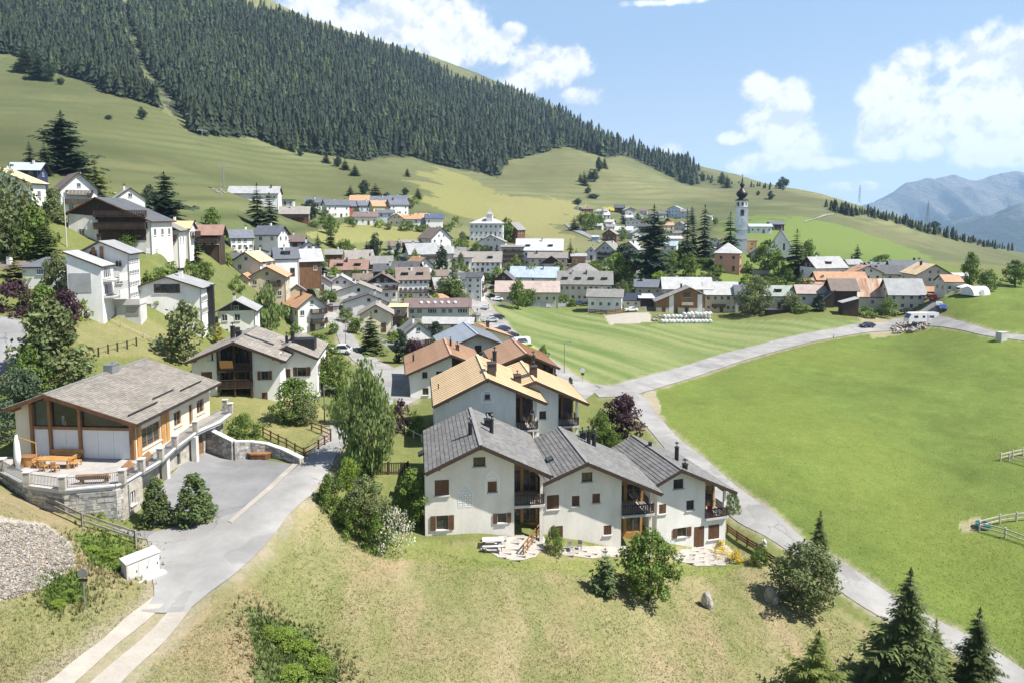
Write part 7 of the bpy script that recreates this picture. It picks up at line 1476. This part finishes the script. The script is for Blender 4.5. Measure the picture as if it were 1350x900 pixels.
def misc():
    p = G(343, 603); t = thing('wooden_trough', 'hexagonal brown wooden trough on the villa forecourt', 'trough', p, .1); q = MB(); q.lathe([(1.25,0),(1.3,.62),(1.1,.62),(1.08,.35),(.02,.35)], 6); q.build('body', 'wood_brown', t); q = MB(); q.lathe([(1.34,.50),(1.34,.64),(1.12,.64),(1.12,.623)], 6); q.build('rim', 'wood_mid', t)
    for o in t.children: o.scale = (1.05, .6, 1)
    p = G(186, 758); t = thing('utility_cabinet', 'white utility cabinet with slanted roof at the gravel road junction', 'cabinet', p, .95); q = MB(); q.box(-1.1, 1.1, -.38, .38, -.5, 1.35); q.build('body', 'concrete_white', t); q = MB(); q.hexa([(-1.18,-.46,1.353),(1.18,-.46,1.353),(1.18,.46,1.353),(-1.18,.46,1.353),(-1.18,-.46,1.42),(1.18,-.46,1.42),(1.18,.46,1.60),(-1.18,.46,1.60)]); q.build('roof', 'concrete', t)
    for x in (-.7, 0, .7): q = MB(); q.box(x-.33, x+.33, -.40, -.382, .05, 1.2); d = q.build('door', 'concrete_white', t); h = MB(); h.box(x+.22, x+.27, -.425, -.401, .55, .72); h.build('handle', 'metal_dark', d)
    q = MB(); q.box(-1.3, 1.3, -1.0, -.39, -.5, .06); q.build('plinth', 'concrete_white', t)
    p = G(112, 803); t = thing('traffic_mirror', 'round traffic mirror seen from behind on a post by the gravel bank', 'sign', p, .1); q = MB(); q.tube((0,0,-.3),(0,0,2.35),.035,n=8); q.build('pole', 'metal_grey', t); q = MB(); q.tube((0,-.06,2.3),(0,.02,2.3),.29,n=24); q.build('mirror_back', 'metal_grey', t); q = MB(); q.box(-.26,.26,-.05,-.02,1.78,1.95); q.build('sign_plate', 'metal_dark', t)
    for (u, v, s, l) in ((932,799,1.0,'grey upright boulder standing alone on the lawn'),(1016,792,1.05,'reddish grey boulder under the olive bush tree'),(234,686,.8,'pale boulder between the two dwarf pines'),(1007,719,.5,'small white stone lying on the verge of the right road')):
        p = G(u, v); r = np.random.default_rng(u); t = bpy.data.meshes.new('boulder'); V = []; F_ = []
        import bmesh
        bm = bmesh.new(); bmesh.ops.create_icosphere(bm, subdivisions=3, radius=.85)
        off_ = r.uniform(0, 50)
        for vv in bm.verts:
            c = vv.co; k = 1+1.5*float(fbm(np.array(c.x*1.3+c.z+off_), np.array(c.y*1.3+c.z*1.7), 4, 7)); vv.co = Vector((round(c.x*.62*k, 1)*.5+c.x*.31*k, c.y*.55*k, c.z*(1.05 if v > 700 and u > 900 else .6)*k))
        bm.to_mesh(t); bm.free(); t.materials.append(MATS['white_sheet' if s == .5 else 'rock']); o = link('boulder', t, None, p+Vector((0,0,.45*s)), r.uniform(0, 6), s); tag(o, l, 'rock')
    # picnic table and garden seats
    p = G(650, 722); t = thing('picnic_table', 'white picnic table with benches on the stone terrace of the ornamented house', 'table', p+Vector((0,0,.1)), .06); q = MB()
    for k in range(4): q.box(-.95, .95, -.42+k*.21, -.42+k*.21+.19, .70, .75)
    q.build('tabletop', 'concrete_white', t)
    for y in (-.85, .65): q = MB(); q.box(-.95, .95, y, y+.26, .42, .46); q.build('bench_seat', 'concrete_white', t)
    for x in (-.7, .7): q = MB(); q.bar((x,-.85,0),(x,-.15,.70),.06,.10); q.bar((x,.85,0),(x,.15,.70),.06,.10); q.bar((x,-.8,.39),(x,.8,.39),.05,.08); q.build('trestle', 'wood_dark', t)
    q = MB(); q.box(-.20,.20,-.20,.20,.40,.44); sm = q.mesh('seat', ['metal_grey']); q = MB(); q.box(-.20,.20,.17,.20,.46,.85); bm_ = q.mesh('backrest', ['metal_grey']); q = MB(); q.box(-.02,.02,-.02,.02,0,.4); lm = q.mesh('leg', ['metal_grey'])
    for (u, v, r, l) in ((752,727,.4,'grey metal chair on the left before the middle row house'),(764,725,-.3,'grey metal chair on the right before the middle row house')):
        c = thing('garden_chair', l, 'chair', G(u, v)+Vector((0,0,.08)), r, 'metal garden chairs'); link('seat', sm, c); link('backrest', bm_, c)
        for a in (-.17, .17):
            for b in (-.17, .17): link('leg', lm, c, (a, b, 0))
    q = MB(); q.box(-.25,.25,-.25,.25,.0,.45); N = H3; b0 = N.o+N.ex*(N.xr+.9)+N.ey*.35+Vector((0,0,N.zb)); c = thing('balcony_chair', 'red cushioned chair on the balcony of the end row house', 'chair', b0, 0); q.build('seat', 'cloth_red', c); q = MB(); q.box(-.27,.27,.2,.3,.453,.98); q.build('backrest', 'cloth_red', c)
    # wooden stair rail at the ornamented house
    A, B = G(712, 704), G(690, 733); t = thing('stair_railing', 'brown timber stair railing at the corner of the ornamented house', 'railing', A); D = B-A
    for k in range(5): q = MB(); c = D*(k/4); q.box(c.x-.05, c.x+.05, c.y-.05, c.y+.05, c.z-.2, c.z+1.15); q.build('post', 'wood_mid', t)
    for z in (.25, .65, 1.1): q = MB(); q.bar(Vector((0,0,z)), D+Vector((0,0,z)), .05, .14); q.build('rail', 'wood_mid', t)
misc()
def patio(label_unused, px, cell, z, seed, name='stone_patio'):
    """stone slabs laid one by one on a terrace"""
    pts = [G(u, v) for (u, v) in px]; o = sum(pts, Vector((0,0,0)))/len(pts); base = sheet(name, px, 'gravel_road', .04, .8); rr = random.Random(seed); P2 = [(p.x, p.y) for p in pts]; xs = [p[0] for p in P2]; ys = [p[1] for p in P2]
    y = min(ys); r = 0
    while y < max(ys):
        h = cell*rr.uniform(.7, 1.1); x = min(xs)-rr.uniform(0, cell)
        while x < max(xs):
            w = cell*rr.uniform(.8, 1.5); cx, cy = x+w/2, y+h/2
            if pip(np.array(cx), np.array(cy), P2):
                zz = float(zat(cx, cy))+off(cy, .045); q = MB(); j = .10*cell; c = [(x+.03+rr.uniform(0,j), y+.03+rr.uniform(0,j)), (x+w-.03-rr.uniform(0,j), y+.03+rr.uniform(0,j)), (x+w-.03-rr.uniform(0,j), y+h-.03-rr.uniform(0,j)), (x+.03+rr.uniform(0,j), y+h-.03-rr.uniform(0,j))]
                q.hexa([(a-cx, b-cy, -.05) for a, b in c]+[(a-cx, b-cy, .035+rr.uniform(0,.015)) for a, b in c]); q.build('paving_stone', 'paving', base, (cx, cy, zz))
            x += w
        y += h
patio('', [(636,722),(640,712),(716,706),(722,716),(706,734),(690,738),(660,736)], .85, 0, 1); patio('', [(890,738),(898,724),(958,718),(968,728),(966,740),(920,746)], .9, 0, 2); patio('', [(735,730),(740,722),(826,722),(830,734),(780,736)], .9, 0, 3)
def flowerbed():
    for (k, u, v, h, w, l) in (('bloom',952,734,13,30,'yellow flowering cushion beside the stone patio of the end house'),('shrub',970,740,16,18,'green cushion right of the yellow flowers'),('shrub',948,722,14,18,'green cushion behind the yellow flowers')):
        o = plant(k, u, v, h, w, l)
        if 'yellow' in l:
            me = o.children[0].data.copy(); me.materials[0] = MATS['bloom_yellow']; o.children[0].data = me
flowerbed()
# ------------------------------------------------------------------ vehicles
CARP = {}
def car_parts(col, kind):
    if (col, kind) in CARP: return CARP[(col, kind)]
    L, Wd, Ht = (4.4, 1.8, 1.45) if kind == 'car' else ((4.6, 1.9, 1.72) if kind == 'suv' else (5.0, 1.95, 2.0)); h = L/2; w = Wd/2; r = {}
    sd = [(-h,.35),(-h+.02,.75),(-h+.15,.92),(-h+1.15,.98),(-h+1.9,Ht-.04),(-h+2.4,Ht),(h-1.2,Ht-.02),(h-.35,1.02),(h-.05,.92),(h,.5),(h-.05,.32)] if kind != 'van' else [(-h,.35),(-h+.03,.95),(-h+.8,1.15),(-h+1.4,Ht-.05),(-h+1.8,Ht),(h-.1,Ht-.02),(h,.9),(h,.35)]
    q = MB(); n = len(sd); ins = [0 if z < 1.0 else .16 for x, z in sd]
    V = [(x, -w+i, z) for (x, z), i in zip(sd, ins)]+[(x, w-i, z) for (x, z), i in zip(sd, ins)]; q.add(V, [[k, (k+1) % n, n+(k+1) % n, n+k] for k in range(n)]+[list(range(n-1,-1,-1)), list(range(n, 2*n))]); r['body'] = q.mesh('body', ['paint_'+col])
    q = MB(); z0, z1 = 1.0, Ht-.1
    for s in (-1, 1): y0, y1 = s*(w-.02), s*(w-.145); q.poly([(-h+1.35,y0,z0),(h-.6,y0,z0),(h-1.25,y1,z1),(-h+2.0,y1,z1)], 0)
    q.poly([(-h+1.18,-w+.15,1.0),(-h+1.18,w-.15,1.0),(-h+1.86,w-.22,Ht-.08),(-h+1.86,-w+.22,Ht-.08)]); q.poly([(h-.32,-w+.15,1.06),(h-.32,w-.15,1.06),(h-1.12,w-.22,Ht-.06),(h-1.12,-w+.22,Ht-.06)]); q.v = [(x*1.012, y*1.012, z) for x, y, z in q.v]; r['window'] = q.mesh('window', ['glass'])
    q = MB(); q.tube((0,-.11,0),(0,.11,0),.33,n=14,m=0); q.tube((0,-.118,0),(0,.118,0),.19,n=10,m=1); r['wheel'] = q.mesh('wheel', ['tyre', 'metal_grey']); q = MB(); q.box(-.04,.04,-.18,.18,-.08,.08); r['headlight'] = q.mesh('headlight', ['white_sheet']); q = MB(); q.box(-.03,.03,-.16,.16,-.1,.1); r['tail_light'] = q.mesh('tail_light', ['paint_red']); r['dim'] = (h, w); CARP[(col, kind)] = r; return r
def car(label, u, v, rot, col='black', kind='car', group='parked cars', name='parked_car', dz=.0):
    r = car_parts(col, kind); p = G(u, v); t = thing(name, label, 'car', p+Vector((0,0,off(p.y, .05)+dz)), R(rot), group); h, w = r['dim']; link('body', r['body'], t); link('window', r['window'], t)
    for x in (-h+.85, h-.85):
        for s in (-1, 1): link('wheel', r['wheel'], t, (x, s*(w-.1), .33))
    for s in (-1, 1): link('headlight', r['headlight'], t, (-h+.03, s*.6, .74)); link('tail_light', r['tail_light'], t, (h-.04, s*.62, .84))
car('white sport utility car parked at the lane beside the twin chalet', 448, 466, 5, 'white', 'suv')
car('dark car parked at the field road, upper one of the first pair', 655, 421, 20, 'black'); car('silver car next to the dark car on the field road', 647, 425, 18, 'silver')
car('navy car parked beside the orange roof at the field road', 662, 437, 24, 'navy'); car('black car behind the navy car at the field road', 672, 446, 24, 'black'); car('white and green van by the small field tree', 684, 457, 25, 'white', 'van'); car('lime green car just behind the white van', 692, 462, 25, 'green')
car('dark blue car driving on the field road towards the junction', 1143, 432, 20, 'navy', 'car', 'moving cars', 'car', .02); car('blue car parked in the farm yard, nearer of two', 1243, 409, 60, 'blue'); car('silver car parked in the farm yard, farther of two', 1238, 405, 60, 'silver'); car('black car parked before the grey roofed farmhouse', 1196, 413, 10, 'black')
car('blue car before the white field corner house', 762, 402, 10, 'blue'); car('dark car under the large cream house', 774, 403, 10, 'black'); car('red tractor like truck standing in the farm yard porch', 1228, 397, 80, 'red', 'van', 'parked cars', 'truck'); car('white car parked at the hamlet road', 764, 304, 10, 'white'); car('dark car parked at the hamlet road', 770, 305, 10, 'black'); car('white car beside the timber barn', 832, 411, 10, 'white'); car('silver car on the lane left of the hall', 640, 408, 80, 'silver')
car('white car parked at the road bend by the white tower house', 655, 397, 10, 'white'); car('dark car parked behind the hall roof', 664, 393, 12, 'black')
def motorhome():
    p = G(1214, 427); t = thing('motorhome', 'long white motorhome parked where the field road meets the yard', 'motorhome', p+Vector((0,0,.25)), R(4)); q = MB(); sd = [(-4.3,.5),(-4.3,1.4),(-3.5,2.75),(-3.0,2.95),(4.3,2.95),(4.3,.5)]; n = len(sd); q.add([(x,-1.15,z) for x, z in sd]+[(x,1.15,z) for x, z in sd], [[k,(k+1)%n,n+(k+1)%n,n+k] for k in range(n)]+[list(range(n-1,-1,-1)),list(range(n,2*n))]); q.build('body', 'paint_white', t)
    for x, w in ((-2.2,1.1),(0,.7),(2.3,1.3)): q = MB(); q.box(x-w/2, x+w/2, -1.175, -1.15, 1.55, 2.2); q.build('window', 'glass', t)
    q = MB(); q.poly([(-4.32,-1.,1.45),(-4.32,1.,1.45),(-3.55,1.,2.66),(-3.55,-1.,2.66)]); q.build('windscreen', 'glass', t); q = MB(); q.box(.9,1.5,-1.17,-1.15,.6,2.4); q.build('door', 'concrete_white', t); w = car_parts('white', 'van')['wheel']
    for x in (-2.9, 2.5):
        for s in (-1, 1): link('wheel', w, t, (x, s*1.05, .33))
motorhome()
def bales():
    q = MB(); q.lathe([(.50,-.58),(.62,-.50),(.64,0),(.62,.50),(.50,.58)], 14); me = q.mesh('hay_bale', ['white_sheet'], True); rr = random.Random(4); n = 0
    names = ['leftmost','second','third','fourth','fifth','sixth','seventh','eighth','ninth','tenth','eleventh','twelfth','thirteenth','fourteenth']
    for row, (v, cnt, u0, u1, zz) in enumerate([(426,14,873,936,0),(420,12,876,934,0),(421.5,7,902,934,1.12),(416,6,912,936,0)]):
        for k in range(cnt):
            u = u0+(u1-u0)*k/(cnt-1); p = G(u, v); o = link('hay_bale', me, None, p+Vector((rr.uniform(-.1,.1), rr.uniform(-.2,.2), .62+zz)), rr.uniform(-.3,.3)); o.rotation_euler = (R(90), 0, rr.uniform(-.25,.25))
            tag(o, 'white wrapped hay bale, %s in the %s' % (names[k], ('front row by the field', 'second row', 'upper layer', 'back row near the barn')[row]), 'hay bale', 'wrapped hay bales before the barn')
bales()
def poles():
    def lamp(label, u, v, h, m='metal_grey', arm=.8):
        p = G(u, v); t = thing('street_lamp', label, 'lamp', p); q = MB(); q.tube((0,0,-.3),(0,0,h),.09,.06,n=8); q.build('pole', m, t); q = MB(); q.tube((0,0,h),(arm,0,h+.15),.04,n=6); q.build('arm', m, t); q = MB(); q.box(arm-.1,arm+.5,-.12,.12,h+.08,h+.2); q.build('lamp_head', m, t)
    lamp('white street lamp before the brown roofed chalet', 88, 326, 8.5, 'concrete_white', .1); lamp('grey street lamp beside the field junction', 744, 492, 6); lamp('thin street lamp at the lane by the white car', 456, 465, 6); lamp('lamp post at the forecourt lane beside the birch', 428, 556, 4)
    p = G(768, 503); t = thing('road_sign', 'white round road sign with small plate at the field junction', 'sign', p); q = MB(); q.tube((0,0,-.2),(0,0,2.3),.04,n=8); q.build('pole', 'metal_grey', t); q = MB(); q.tube((0,-.05,2.25),(0,0,2.25),.42,n=20); q.build('sign_plate', 'white_sheet', t); q = MB(); q.box(-.3,.3,-.05,0,1.3,1.7); q.build('sign_plate', 'metal_dark', t)
    for (u, v, l) in ((1099,446,'marker post left of the driving car'),(1098,801,'short dark marker post on the verge under the road spruce'),(1210,430,'marker post before the motorhome')): p = G(u, v); t = thing('marker_post', l, 'post', p); q = MB(); q.box(-.06,.06,-.06,.06,-.2,.95); q.build('post_body', 'metal_dark', t); q = MB(); q.box(-.065,.065,-.065,.065,.7,.85); q.build('reflector_band', 'white_sheet', t)
    # chairlift pylons on the pasture
    for (u, v, h, l) in ((222,143,15,'topmost chairlift pylon at the forest edge'),(252,171,20,'second chairlift pylon below the forest edge'),(267,192,20,'middle chairlift pylon on the pasture'),(295,247,28,'lowest chairlift pylon above the white slope house')):
        p = G(u, v); k = p.y/F*h; t = thing('lift_pylon', l, 'pylon', p, .5, 'chairlift pylons'); q = MB(); q.tube((0,0,-1),(0,0,k),k*.028,k*.018,n=8); q.build('pole', 'metal_grey', t); q = MB(); q.box(-k*.28,k*.28,-k*.015,k*.015,k*.96,k); q.build('cross_arm', 'metal_grey', t)
        for s in (-1, 1): q = MB(); q.box(s*k*.27-k*.02,s*k*.27+k*.02,-k*.1,k*.1,k*.90,k*.95); q.build('pulley_frame', 'metal_grey', t)
    for (u, v, h, Y, l) in ((1222,299,38,1100,'taller lattice power pylon on the right ridge'),(1133,262,22,1500,'smaller lattice power pylon behind the ridge trees')):
        p = P(u, v+4, Y); k = Y/F*h; t = thing('power_pylon', l, 'pylon', p, .4, 'lattice power pylons'); q = MB(); r0 = k*.09
        for a in range(4): an = a*math.pi/2+.78; q.bar((r0*math.cos(an), r0*math.sin(an), -4), (0, 0, k), k*.008, k*.008)
        for j in range(1, 9):
            f, g = (j-1)/9, j/9
            for a in range(4): an, bn = a*math.pi/2+.78, (a+1)*math.pi/2+.78; q.bar((r0*(1-f)*math.cos(an), r0*(1-f)*math.sin(an), k*f), (r0*(1-g)*math.cos(bn), r0*(1-g)*math.sin(bn), k*g), k*.005, k*.005)
        q.build('lattice', 'metal_grey', t)
        for z in (.62, .76, .9): q = MB(); q.bar((-k*.16,0,k*z),(k*.16,0,k*z),k*.012,k*.012); q.build('cross_arm', 'metal_grey', t)
    p = G(1296, 695); t = thing('water_trough', 'blue green round water trough beside the paddock fence', 'trough', p); q = MB(); q.lathe([(.75,0),(.82,.55),(.74,.55),(.70,.3),(.02,.3)], 18); q.build('basin', 'paint_teal', t, smooth=False)
    p = G(1320, 449); t = thing('concrete_block', 'grey concrete block at the edge of the right meadow road', 'block', p, .3); q = MB(); q.box(-.9,.9,-.7,.7,-.3,1.9); q.build('block_body', 'concrete', t); q = MB(); q.box(-.95,.95,-.75,.75,1.903,2.02); q.build('lid', 'concrete_white', t)
    p = G(1273, 388); t = thing('parasol', 'white parasol beside the white tent on the meadow rim', 'parasol', p+Vector((0,0,0))); q = MB(); q.tube((0,0,-.3),(0,0,2.4),.05,n=6); q.build('pole', 'metal_grey', t); q = MB(); q.lathe([(2.4,2.0),(1.3,2.5),(.05,2.9)], 8); q.build('canopy', 'canvas_white', t)
    p = G(1286, 389); t = thing('tent', 'rounded white tent on the rim of the right meadow', 'tent', p, .2); q = MB()
    for i in range(10):
        a0, a1 = math.pi*i/10, math.pi*(i+1)/10; q.poly([(-2.8,-2.2*math.cos(a0),2.5*math.sin(a0)),(2.8,-2.2*math.cos(a0),2.5*math.sin(a0)),(2.8,-2.2*math.cos(a1),2.5*math.sin(a1)),(-2.8,-2.2*math.cos(a1),2.5*math.sin(a1))])
    for x in (-2.8, 2.8): q.poly([(x,-2.2*math.cos(math.pi*i/10),2.5*math.sin(math.pi*i/10)) for i in range(11)])
    q.build('canvas', 'canvas_white', t); q = MB(); q.box(-.7,.7,-2.23,-2.15,0,1.6); q.build('door_flap', 'concrete', t)
poles()
def people():
    def person(label, u, v, top, legs, pose=0., rot=0.):
        V = [(0,0,.92),(0,0,1.18),(0,0,1.42),(0,.01,1.52),(0,-.01,1.66),(.10,0,.88),(.11,-.02-pose,.48),(.11,.02-pose*1.2,.06),(.11,-.12-pose*1.2,.03),(-.10,0,.88),(-.11,-.02+pose,.48),(-.11,.06+pose*1.3,.06),(-.11,-.08+pose*1.3,.03),(.20,0,1.40),(.25,.02+pose,1.12),(.25,-.05+pose,.88),(.25,-.07+pose,.80),(-.20,0,1.40),(-.25,.02-pose,1.12),(-.25,-.05-pose,.88),(-.25,-.07-pose,.80)]
        E_ = [(0,1),(1,2),(2,3),(3,4),(0,5),(5,6),(6,7),(7,8),(0,9),(9,10),(10,11),(11,12),(2,13),(13,14),(14,15),(15,16),(2,17),(17,18),(18,19),(19,20)]
        Rd = [.15,.14,.15,.055,.10,.09,.065,.045,.04,.09,.065,.045,.04,.06,.045,.035,.03,.06,.045,.035,.03]
        me = bpy.data.meshes.new('person'); me.from_pydata(V, E_, []); o = link('person', me, None, G(u, v)+Vector((0,0,.12)), rot); sk = o.modifiers.new('skin', 'SKIN'); sub = o.modifiers.new('subd', 'SUBSURF'); sub.levels = sub.render_levels = 1
        for d, r in zip(me.skin_vertices[0].data, Rd): d.radius = (r, r)
        me.skin_vertices[0].data[0].use_root = True; me.materials.append(MATS['skin']); tag(o, label, 'person', 'people walking on the lane')
        q = MB(); q.lathe([(.19,.86),(.185,1.05),(.20,1.30),(.17,1.44),(.08,1.50)], 10); q.build('jacket', top, o); q = MB()
        for s in (.10, -.10): q.tube((s,0,.92),(s*1.1,-.02-pose*(1 if s > 0 else -1),.48),.105,.085,n=8,m=0); q.tube((s*1.1,-.02-pose*(1 if s > 0 else -1),.48),(s*1.1,.02-pose*1.2*(1 if s > 0 else -1),.10),.08,.06,n=8,m=0)
        q.build('trousers', legs, o); q = MB(); q.lathe([(.10,1.64),(.112,1.70),(.09,1.77),(.02,1.80)], 10); q.build('hair', 'wood_dark', o)
    person('person in pale top walking up the lane, left of a pair', 459, 439, 'cloth_pale', 'cloth_dark', .12, .3); person('person in dark clothes walking on the lane, right of a pair', 462, 438, 'cloth_dark', 'cloth_dark', -.1, .2)
people()
# ------------------------------------------------------------------ loose ground: gravel heap, rubble bank, grass tufts, scrub
def scatter_tufts():
    r = np.random.default_rng(11); C = []; Hs = []; K = []
    n = 95000; u = r.uniform(-20, 1370, n); v = 560+(900-560)*r.uniform(0, 1, n)**.8; reg = np.zeros(n, int)
    lawn = pip(u, v, [(372,735),(395,700),(425,672),(480,720),(560,722),(640,740),(720,738),(760,738),(880,745),(1000,745),(1090,800),(1200,880),(1230,905),(170,905),(235,845),(300,790),(340,765)]); left = pip(u, v, [(-20,652),(60,684),(110,706),(178,730),(200,770),(195,800),(150,830),(100,870),(50,905),(-20,905)]); grav = pip(u, v, [(-20,690),(60,690),(95,715),(100,745),(60,775),(-20,790)])
    uj = u+r.normal(size=n)*17; vj = v+r.normal(size=n)*10
    mea = pip(u, v, [(905,600),(1060,700),(1180,790),(1330,890),(1370,905),(1370,560),(930,560)]); thick = pip(uj, vj, [(330,800),(400,830),(450,880),(470,905),(350,905)]) | pip(uj, vj, [(95,700),(170,705),(195,745),(170,768),(120,750)]) | pip(uj, vj, [(60,755),(115,755),(120,800),(55,805)])
    strip_ = pip(u, v, [(205,775),(250,780),(225,835),(165,868),(135,890),(110,905),(106,905),(160,862)])&~pip(u,v,[(212,790),(242,800),(158,868),(112,906),(55,906),(120,862)])
    keep = ((lawn|left) & ~grav) | (mea & (r.uniform(size=n) < .5)) | thick
    idx = np.nonzero(keep)[0]; V = []; Fq = []; T = []
    U = np.empty(len(idx)); pts = np.array([G(float(a), float(b)) for a, b in zip(u[idx[:]], v[idx[:]])]) if len(idx) < 1 else None
    # vectorised ground hits: march all rays together
    a = (u[idx]-CU)/F; b = (CV-v[idx])/F; dy = CP+b*SP; Ux = a/dy; Ez = (-SP+b*CP)/dy; Yc = np.exp(np.linspace(math.log(30), math.log(140), 220)); Y = np.full(len(idx), np.nan); prev = zat(Ux*Yc[0], np.full(len(idx), Yc[0]))-Ez*Yc[0]
    for k in range(1, len(Yc)):
        cur = zat(Ux*Yc[k], np.full(len(idx), Yc[k]))-Ez*Yc[k]; hit = np.isnan(Y) & (prev < 0) & (cur >= 0); t = -prev/(cur-prev+1e-12); Y[hit] = (Yc[k-1]+(Yc[k]-Yc[k-1])*t)[hit]; prev = cur
    ok = ~np.isnan(Y); idx = idx[ok]; Y = Y[ok]; x = Ux[ok]*Y; z = zat(x, Y); n = len(idx)
    th = thick[idx]; me_ = mea[idx]; dry = np.clip(.5+2.4*fbm(x/3.4, Y/9, 4, 51), 0, 1)
    hgt = np.where(th, r.uniform(.12, .38, n), np.where(me_, r.uniform(.04, .10, n), r.uniform(.03, .11, n)*(1+.9*fbm(x/4, Y/4, 3, 77))))
    cov = ground_cover(x[:, None], Y[:, None], z[:, None])[:, 0, :]; leafc = np.array([LEAF['grass_blade']]); base = cov/leafc*np.where(th[:, None], np.array([[.75,.85,.7]]), np.array([[1.,1.,1.]]))
    for bl in range(3):
        t = r.uniform(0, 6.28, n); w = hgt*r.uniform(.10, .2, n)+.012; ln = r.uniform(.2, .7, n)*hgt; dx, dyv = np.cos(t), np.sin(t); ox, oy = r.normal(size=n)*.05, r.normal(size=n)*.05
        p0 = np.stack([x+ox-dyv*w, Y+oy+dx*w, z-.02], 1); p1 = np.stack([x+ox+dyv*w, Y+oy-dx*w, z-.02], 1); p2 = np.stack([x+ox+dx*ln, Y+oy+dyv*ln, z+hgt*r.uniform(.7, 1.2, n)], 1); o = bl*3*n; V.append(np.stack([p0, p1, p2], 1).reshape(-1, 3)); Fq.append(np.arange(3*n).reshape(-1, 3)+o); T.append(base*r.uniform(.84, 1.18, n)[:, None])
    tag(link('grass', fast_mesh('grass', np.concatenate(V), np.concatenate(Fq), 'grass_blade', np.concatenate(T))), kind='stuff')
scatter_tufts()
def stones(name, poly, count, s0, s1, seed, m='gravel_stone', heap=0., tr=(.6, 1.4)):
    r = np.random.default_rng(seed); us = [p[0] for p in poly]; vs = [p[1] for p in poly]; V = []; Fq = []; T = []; k = 0; tri = [(0,1,2),(0,2,3),(0,3,4),(0,4,1),(5,2,1),(5,3,2),(5,4,3),(5,1,4)]
    while k < count:
        u, v = r.uniform(min(us), max(us)), r.uniform(min(vs), max(vs))
        if not pip(np.array(u), np.array(v), poly): continue
        p = G(u, v); s = r.uniform(s0, s1)*(1+.8*(r.uniform() > .93)); o = len(V); a = r.uniform(0, 6.28); ca, sa = math.cos(a), math.sin(a)
        for q in ((0,0,.6),(1,.1,0),(0,.9,.1),(-1,0,0),(.1,-.9,.1),(0,0,-.5)):
            q = np.array(q)*r.uniform(.7, 1.25, 3)*s; V.append((p.x+q[0]*ca-q[1]*sa, p.y+q[0]*sa+q[1]*ca, p.z+q[2]+s*.25+heap*r.uniform()))
        t = r.uniform(*tr); w = r.normal()*.06
        for f in tri: Fq.append([f[0]+o, f[1]+o, f[2]+o]); T.append((t*(1+w), t, t*(1-w)))
        k += 1
    tag(link(name, fast_mesh(name, np.array(V), np.array(Fq), m, np.array(T))), kind='stuff')
stones('gravel', [(-10,688),(58,692),(88,712),(98,730),(96,748),(62,772),(20,788),(-10,792)], 5200, .03, .105, 3, heap=.05)
stones('rubble', [(1175,432),(1188,426),(1226,428),(1222,434),(1200,439),(1178,441)], 260, .25, .6, 5, heap=.4, tr=(.7, 1.7))
stones('rubble', [(863,416),(880,417),(880,424),(858,424)], 60, .2, .5, 6, heap=.3)
stones('scree', [(272,246),(290,250),(300,255),(290,258)], 30, .3, .9, 8)
def scrub():
    for i, (u, v, h, w) in enumerate([(372,850,46,52),(398,862,40,44),(352,838,26,30),(420,885,40,50),(385,898,40,60),(145,735,24,40),(160,750,20,30),(120,728,18,26),(90,790,26,30),(75,800,20,26)]):
        plant('shrub_bright_near', u, v, h*.5, w*.9, ('knee high green scrub in the ditch left of the mown lawn' if u > 300 else 'green scrub patch on the gravel bank'), 'scrub patches on the banks', name='scrub')
scrub()

def village_bushes():
    r = np.random.default_rng(17); poly = [(430,350),(500,345),(600,332),(700,345),(830,345),(960,380),(950,405),(860,405),(770,400),(650,398),(600,402),(560,445),(480,430),(440,410),(320,345)]; k = 0; tries = 0
    while k < 130 and tries < 6000:
        tries += 1; u, v = r.uniform(320, 960), r.uniform(333, 445)
        if not pip(np.array(u), np.array(v), poly): continue
        p = G(u, v)
        if any(math.hypot(h[3].x-p.x, h[3].y+5-p.y) < h[4]*.5+2.5 for h in HOUSES): continue
        if 612 < u < 665 and v > 376 or (424 < u < 500 and v > 405): continue
        kind = ('tree','shrub','tree_olive','tree_bright','spruce_dark')[k % 5]; plant(kind, u, v, r.uniform(9, 21)*(.7 if kind == 'shrub' else 1), r.uniform(8, 18)*(.6 if kind == 'spruce_dark' else 1), None, None); k += 1
village_bushes()
def near_label(o, kind, u, v):
    best = min(HOUSES, key=lambda h: math.hypot(h[1]-u, (h[2]-v)*1.2)); du, dv = u-best[1], v-best[2]
    rel = ('right of' if du > 0 else 'left of') if abs(du) > abs(dv)*1.2 else ('before' if dv > 0 else 'behind'); return '%s %s the %s' % (KIND_LOOK.get(kind, 'green tree'), rel, best[0])

used = {}
for (o, kind, u, v, H, lab, near) in PLANTS:
    if not o.get('label'): o['label'] = near_label(o, kind, u, v)
    used.setdefault(o['label'], []).append((u, o))
ORD = ['first','second','third','fourth','fifth','sixth','seventh','eighth','ninth','tenth','eleventh','twelfth','thirteenth','fourteenth']
for lab, L in used.items():
    if len(L) > 1:
        L.sort(key=lambda q: q[0])
        for i, (u, o) in enumerate(L): o['label'] = lab+(', %s from the left' % ORD[min(i, 13)] if i else ', leftmost one')
HAZE_TOP = 800.0
# ------------------------------------------------------------------ air
def haze():
    mb = MB(); mb.box(-5200, 9800, -260, 12200, -1050, HAZE_TOP)
    o = mb.build('haze', []); tag(o, kind='stuff')
    m = bpy.data.materials.new('haze'); m.use_nodes = True; nt = m.node_tree; nt.nodes.clear()
    out = nd(nt, 'ShaderNodeOutputMaterial'); p = nd(nt, 'ShaderNodeVolumePrincipled')
    p.inputs['Color'].default_value = (.46, .68, 1., 1); p.inputs['Density'].default_value = 6.8e-5; p.inputs['Anisotropy'].default_value = .2
    nt.links.new(p.outputs[0], out.inputs['Volume']); o.data.materials.append(m)
haze()
